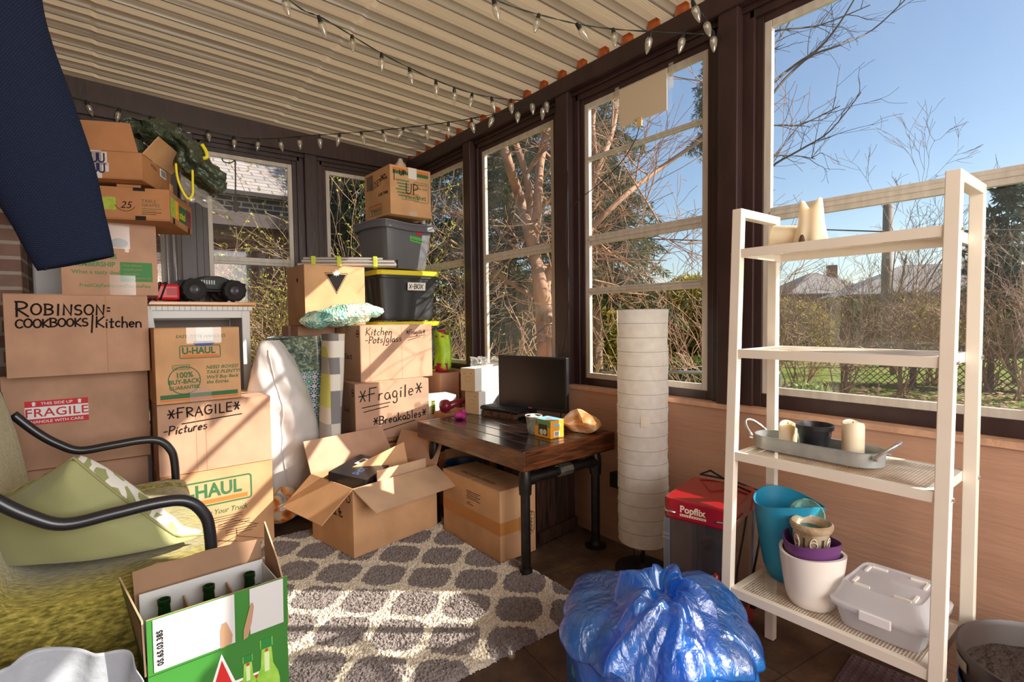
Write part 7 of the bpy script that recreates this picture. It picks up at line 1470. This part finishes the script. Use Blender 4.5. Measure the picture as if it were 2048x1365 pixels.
# --- evergreens
spruce('wide dark spruce filling the view behind the orange-barked tree', put(1020, 8.6), 8.0, 2.7, 21, dens=1.15, droop=.8, z0=.03)
spruce('spruce with drooping boughs seen through the third side window', put(1190, 7.4), 6.4, 1.35, 22, dens=1.1, droop=.9, z0=.30)
spruce('bluish spruce left of the corner post, behind the totes', put(860, 9.5), 7.5, 1.9, 23, M_SPRB, dens=1.0, droop=.5, z0=.03)
spruce('high spruce bough-tip against the sky at the top of the third window', put(1430, 11.5), 8.2, 1.2, 27, dens=.9, droop=.9, z0=.66)
spruce('pointed blue spruce far off at the right edge', put(2010, 19), hz(356, 19) - GZ, 2.5, 24, M_SPRB, dens=.62, droop=.3, z0=.1, ln=.34, wd=.09)
bush('cedar_tree', 'dark cedar behind the far corner window', put(735, 8.4), 1.0, 4.2, 31, M_CED, 5200, .17, .05, cat='tree', cone=.45)
bush('cedar_tree', 'second dark cedar beside the neighbouring house', put(655, 10.0), 1.1, 4.6, 38, M_CED, 5200, .18, .05, cat='tree', cone=.45)
for k, (px, dist, rx, rz, lb) in enumerate(((1210, 13, 1.2, 2.6, 'golden cedar behind the drooping spruce'), (1290, 14, 1.3, 2.2, 'golden cedar straight behind the paper lamp'), (1385, 13.5, 1.2, 2.5, 'golden cedar at the right side of the third window'), (1470, 13, 1.2, 2.3, 'golden cedar hidden half by the third post'))): bush('golden_cedar', lb, put(px, dist), rx, rz, 40 + k, M_OLIV, 4200, .2, .06, 'golden cedars in a row')
for k, (px, dist, rx, rz, lb) in enumerate(((1560, 19, 1.9, 2.0, 'olive hedge shrub just right of the third post'), (1680, 20, 2.0, 2.0, 'olive hedge shrub behind the brown thicket'), (1800, 19, 2.0, 2.2, 'olive hedge shrub behind the utility pole'), (1900, 20, 2.1, 2.1, 'olive hedge shrub in front of the grey-roofed house'), (2010, 19, 2.0, 1.9, 'olive hedge shrub under the far blue spruce'))): bush('hedge_shrub', lb, put(px, dist), rx, rz, 50 + k, M_OLIV, 3800, .26, .08, 'hedge along the back of the garden')
bush('juniper_shrub', 'low dark green juniper right of the paper lamp', put(1385, 9.5), 1.0, .72, 61, M_JUN, 3600, .12, .04)
bush('rhododendron', 'pale green leafy shrub low behind the shelf', put(1612, 7.0), .45, .55, 62, M_RHO, 900, .13, .05)
# --- bare shrubs and thickets
for k, (px, dist, h, n, lb) in enumerate(((470, 5.6, 1.45, 9, 'budding twiggy shrub left of centre in the far window'), (560, 5.2, 1.7, 11, 'budding twiggy shrub at the right of the roof-view window'), (625, 5.8, 1.95, 9, 'budding twiggy shrub behind the far wall post'), (690, 5.4, 2.05, 11, 'budding twiggy shrub in the far corner window'))): bare('budding_shrub', lb, put(px, dist), h, n, 70 + k, M_TWIG, 3, .013, .55, .12, (3, 4), M_BUD, 'budding shrubs outside the far wall', budn=2, blen=.032)
for k, (px, dist, h, n, m, lb) in enumerate(((1395, 6.6, 1.7, 6, M_PTWIG, 'pinkish bare shrub right of the paper lamp'), (1460, 6.0, 1.9, 4, M_PTWIG, 'pinkish bare shrub behind the third post'), (1190, 6.0, 1.4, 5, M_TWIG, 'tan bare shrub left of the paper lamp'), (1600, 8.6, 1.75, 11, M_DTWIG, 'brown bare thicket behind the candles on the shelf'), (1690, 9.0, 1.9, 12, M_DTWIG, 'densest brown bare thicket in the middle of the shelf'), (1800, 9.5, 1.7, 10, M_DTWIG, 'brown bare thicket beside the utility pole'), (1870, 11, 1.6, 14, M_TWIG, 'tan bare thicket behind the right shelf legs'), (1970, 10, 1.7, 14, M_DTWIG, 'brown bare thicket above the lattice fence'), (2050, 9, 1.9, 12, M_PTWIG, 'pinkish bare thicket at the right edge'), (1540, 10, 1.9, 9, M_TWIG, 'tan bare thicket next to the third post'), (940, 5.6, 1.5, 9, M_TWIG, 'tan bare shrub between the corner posts'))): bare('bare_shrub', lb, put(px, dist), h, n, 90 + k, m, 3, .016, .6, .15, (3, 4), rmin=.003)
bare('bare_tree', 'bare tree with fine upright twigs behind the shelf', put(1790, 13), 3.4, 4, 130, M_DTWIG, 4, .05, .35, .12, (3, 4), None, None, 'tree', .004, .6, .1)
bare('bare_tree', 'grey bare tree in front of the far blue spruce', put(2035, 11), 2.6, 3, 131, M_DTWIG, 4, .045, .35, .12, (3, 4), None, None, 'tree', .004, .6, .1)
# near tree whose branches sweep up across the sky of the wide window
t = thing('bare_tree', 'dark bare tree behind the third post, its branches sweeping into the blue sky', 'tree', put(1478, 5.0)); B0 = V(t.location); ORG[0] = B0; b = MB(); rr = random.Random(33)
main = smooth_path([W_(1478, 800, 5.0), W_(1475, 600, 5.0), W_(1474, 420, 5.0), W_(1470, 250, 5.0), W_(1490, 80, 5.0), W_(1510, -60, 5.0)], 4); b.tube(main, [.06 - .03 * i / len(main) for i in range(len(main))], 8, caps=False)
for pl, r in (([(1474, 420), (1535, 340), (1600, 300), (1660, 262), (1722, 185)], .012), ([(1470, 300), (1530, 185), (1590, 130), (1640, 95), (1690, 30), (1740, -60)], .016), ([(1472, 330), (1530, 210), (1610, 120), (1680, 90), (1745, 60), (1810, 0)], .014), ([(1474, 400), (1530, 262), (1600, 250), (1680, 212)], .010), ([(1480, 160), (1530, 110), (1570, 60), (1600, 0)], .012), ([(1490, 80), (1560, 60), (1640, 50), (1740, 10)], .010), ([(1475, 360), (1530, 315), (1590, 312), (1630, 318)], .007)):
    P = smooth_path([W_(x, y, 5.0 + .15 * math.sin(i + x)) for i, (x, y) in enumerate(pl)], 4); N = len(P); b.tube(P, [r * (1 - .75 * i / N) + .0015 for i in range(N)], 5, caps=False)
    for k in range(9): i = rr.randint(2, N - 2); tg = (P[i + 1] - P[i]).normalized(); grow(b, P[i], tg + V((rr.gauss(0, .5), rr.gauss(0, .5), rr.gauss(.1, .5))), rr.uniform(.2, .5), .0045, 1, rr, 4, .14, (2, 4), .02, (.4, .8), .55, .0018, 3)
b.build('branches', mat('dark_twig', (74, 60, 56), .8), t)
# --- fences, pole, houses
f = thing('chain_link_fence', 'low chain-link fence with a steel top rail across the lawn', 'fence', (0, 0, 0)); M_STEEL = mat('fence_steel', (150, 152, 156), .4, .6)
fa, fb = put(1130, 6.8), put(1560, 5.6); zr = .44
b = MB(); b.tube([fa + V((0, 0, zr - GZ)), fb + V((0, 0, zr - GZ + .05))], .022, 8); b.build('top_rail', M_STEEL, f, smooth=True)
for k in range(3): p = fa.lerp(fb, k / 2); b = MB(); b.tube([p, p + V((0, 0, zr - GZ + .04))], .025, 8); b.build('post', M_STEEL, f)
b = MB(); L = (fb - fa).length; u = (fb - fa).normalized(); H = zr - GZ; st = .10
k = -int(H / st)
while k * st < L:
    for sg_ in (1, -1):
        x0_, x1_ = k * st, k * st + H; a0, a1 = max(0, x0_), min(L, x1_)
        if a1 > a0:
            za, zb = (a0 - x0_), (a1 - x0_)
            if sg_ < 0: za, zb = H - za, H - zb
            b.bar(fa + u * a0 + V((0, 0, za)), fa + u * a1 + V((0, 0, zb)), .004, .004)
    k += 1
b.build('wire_mesh', M_STEEL, f)
f = thing('lattice_fence', 'dark wooden lattice fence low in the garden at the right', 'fence', (0, 0, 0)); M_LAT = mat('weathered_lattice', (104, 84, 72), .8, var=.1)
fa, fb = put(1690, 11.5), put(2160, 9.6); H = .82; L = (fb - fa).length; u = (fb - fa).normalized(); b = MB(); st = .13; k = -int(H / st) - 1
while k * st < L:
    for sg_ in (1, -1):
        x0_, x1_ = k * st, k * st + H; a0, a1 = max(0, x0_), min(L, x1_)
        if a1 > a0:
            za, zb = (a0 - x0_), (a1 - x0_)
            if sg_ < 0: za, zb = H - za, H - zb
            b.bar(fa + u * a0 + V((0, 0, za + .02)), fa + u * a1 + V((0, 0, zb + .02)), .045, .012)
    k += 1
b.build('lattice_panel', M_LAT, f)
for k in range(4): p = fa.lerp(fb, k / 3); MB().box(p + V((-.05, -.05, 0)), p + V((.05, .05, H + .1))).build('post', M_LAT, f)
MB().bar(fa + V((0, 0, H + .05)), fb + V((0, 0, H + .05)), .09, .05).build('top_rail', M_LAT, f)
p = put(1772, 15); pol = thing('utility_pole', 'wooden utility pole rising behind the shelf', 'utility pole', p); b = MB(); b.tube([(0, 0, 0), (0, 0, hz(425, 15) - GZ)], [.15, .12], 10); b.build('pole', mat('grey_wood_pole', (132, 116, 104), .85), pol, smooth=True)
b = MB()
for k in range(2): z = hz(478 + 30 * k, 15) - GZ; b.tube([V((-6, 5, z + .4)), V((0, 0, z)), V((7, -5, z + .1))], .02, 4)
b.build('cable', M_BLKMAT, pol)
def house(label, c, w, d, hw, hr, rot, wall, roof):
    t = thing('house', label, 'house', c, rot); MB().box((-w / 2, -d / 2, 0), (w / 2, d / 2, hw)).build('wall', wall, t); b = MB(); o = .5; P = [(-w / 2 - o, -d / 2 - o, hw - .1), (w / 2 + o, -d / 2 - o, hw - .1), (w / 2 + o, d / 2 + o, hw - .1), (-w / 2 - o, d / 2 + o, hw - .1), (-w / 2 + d * .4, 0, hw + hr), (w / 2 - d * .4, 0, hw + hr)]
    for f_ in ((0, 1, 5, 4), (1, 2, 5), (2, 3, 4, 5), (3, 0, 4)): b.poly([P[i] for i in f_])
    b.build('roof', roof, t, solid=.12)
    for k in range(3): q = MB().box((-w * .32 + k * w * .3 - .55, -d / 2 - .04, hw * .42), (-w * .32 + k * w * .3 + .55, -d / 2 - .002, hw * .8)); q.build('window', mat('far_window', (160, 168, 178), .2), t)
    MB().box((w * .2, -.3, hw), (w * .2 + .6, .3, hw + hr + .7)).build('chimney', wall, t); return t
M_RBR = nodes_mat('red_house_brick', _brick(0, (146, 92, 76), (122, 74, 62), (160, 140, 128), 1.0, .22, .08), .85); M_GROOF = mat('pale_grey_shingle', (128, 122, 120), .85, var=.08, vs_=3)
ang = math.atan2(ray(1024, 640).y, ray(1024, 640).x) - math.pi / 2
house('brick bungalow with a pale grey roof behind the right shelf legs', put(1900, 30), 11, 8, 2.6, 1.7, ang - .35, M_RBR, M_GROOF)
house('brick house far off behind the brown thickets', put(1625, 44), 6, 7, 3.2, 1.8, ang - .1, M_RBR, M_GROOF)
house('pale-roofed house beyond the golden cedars', put(1330, 44), 8, 7, 2.4, 1.2, ang, M_RBR, M_GROOF)
# brick house next door, seen through the far windows
nb = thing('neighbour_house', 'dark brick house next door with a pale shingle roof, behind the far windows', 'house', (0, 8.2, GZ))
M_DBR = nodes_mat('dark_brick', _brick(0, (62, 58, 60), (44, 42, 46), (150, 142, 136), 1.0, .21, .075, .011), .7); M_WBR = nodes_mat('brown_brick', _brick(0, (122, 78, 66), (98, 60, 52), (118, 96, 88), 1.0, .21, .075, .008), .8)
g_ = -GZ; MB().box((-6, 0, 0), (2.35, 6, 2.42 + g_)).build('wall', M_WBR, nb); MB().box((-6.05, -.02, 2.62 + g_), (2.4, 6.05, 2.93 + g_)).build('upper_wall', M_DBR, nb)
MB().box((-6.2, -.42, 2.42 + g_), (2.6, 6, 2.60 + g_)).build('eave', mat('dark_brown_eave', (66, 52, 50), .6), nb); MB().box((-6.1, -.10, 2.60 + g_), (2.45, 0.01, 2.635 + g_)).build('ledge', mat('pale_ledge', (214, 208, 200), .7), nb)
def _shing(n, l, p):
    tc = n.new('ShaderNodeTexCoord'); b = n.new('ShaderNodeTexBrick'); b.inputs['Scale'].default_value = 1; b.inputs['Brick Width'].default_value = .30; b.inputs['Row Height'].default_value = .13; b.inputs['Mortar Size'].default_value = .012; b.inputs['Color1'].default_value = lin((160, 151, 147)); b.inputs['Color2'].default_value = lin((146, 138, 135)); b.inputs['Mortar'].default_value = lin((104, 98, 98))
    l.new(tc.outputs['Object'], b.inputs[0]); l.new(b.outputs[0], p.inputs['Base Color'])
b = MB(); rl = 6.0; b.quad((-6.3, 0, 0), (2.6, 0, 0), (2.6, rl, 0), (-6.3, rl, 0)); o = b.build('roof', nodes_mat('pale_shingle_roof', _shing, .85, .2), nb, solid=-.06); o.location = (0, -.25, 2.93 + g_); o.rotation_euler = (R_(34), 0, 0)
for x in (.35, .78): MB().box((x, -.012, 1.62 + g_), (x + .22, .0, 1.72 + g_)).build('sunlit_brick_patch', mat('pale_sunlit_brick', (214, 216, 196), .7), nb)  # pale slabs stand for sunlit spots on the brick, light put into the colour
# loose cord hanging outside the roof-view window
b = MB(); b.tube(smooth_path([ony(443, 312, 4.0), ony(446, 322, 4.0), ony(458, 326, 4.0), ony(468, 322, 4.0), ony(470, 312, 4.0)]), .004, 5); b.tube([ony(470, 312, 4.0), ony(471, 350, 4.0), ony(471, 398, 4.0)], .005, 5); b.lathe([(.004, 0), (.016, -.03), (.02, -.08), (.004, -.09)], 8, M.Translation(ony(471, 398, 4.0))); o = b.build('jute_rope', mat('dark_jute', (74, 62, 58), .8)); tag(o, 'dark frayed cord with a tassel hanging outside the roof-view window', 'cord')
b = MB(); p = put(1112, 3.7); b.tube([p, V((p.x, p.y, hz(652, 3.7)))], .032, 16); b.tube([V((p.x, p.y, hz(655, 3.7))), V((p.x, p.y, hz(655, 3.7))) + V((-.05, .04, .003)), V((p.x, p.y, hz(688, 3.7))) + V((-.16, .13, 0))], .005, 6); o = b.build('garden_post', M_BLKMAT, None, smooth=True, auto=.8); tag(o, 'black round garden post with a thin arm outside, behind the monitor', 'post')
# fallen leaves
rr = random.Random(77); b = MB()
for k in range(2600):
    p = put(rr.uniform(1480, 2080), rr.uniform(5.5, 11.5)); a = rr.uniform(0, 6.28); s = rr.uniform(.03, .07); d1 = V((math.cos(a) * s, math.sin(a) * s, rr.uniform(-.01, .02))); d2 = V((-math.sin(a) * s * .6, math.cos(a) * s * .6, rr.uniform(-.01, .02))); c_ = p + V((0, 0, .02 + .02 * rr.random())); b.quad(c_ - d1, c_ - d2, c_ + d1, c_ + d2)
o = b.build('fallen_leaves', mat('dry_leaf', (176, 132, 96), .8, col2=(122, 86, 62), vs_=4)); tag(o, 'dry brown leaves lying on the lawn', 'leaves', None, 'stuff')
# ------------------------------------------------------------------ lettering becomes plain mesh
bpy.context.view_layer.update()
_dg = bpy.context.evaluated_depsgraph_get()
for o in [q for q in C.objects if q.type == 'FONT']:
    me = bpy.data.meshes.new_from_object(o.evaluated_get(_dg)); me.name = o.name
    nm, par, mw = o.name, o.parent, o.matrix_local.copy()
    bpy.data.objects.remove(o); o = bpy.data.objects.new(nm, me); C.objects.link(o); o.parent = par; o.matrix_local = mw
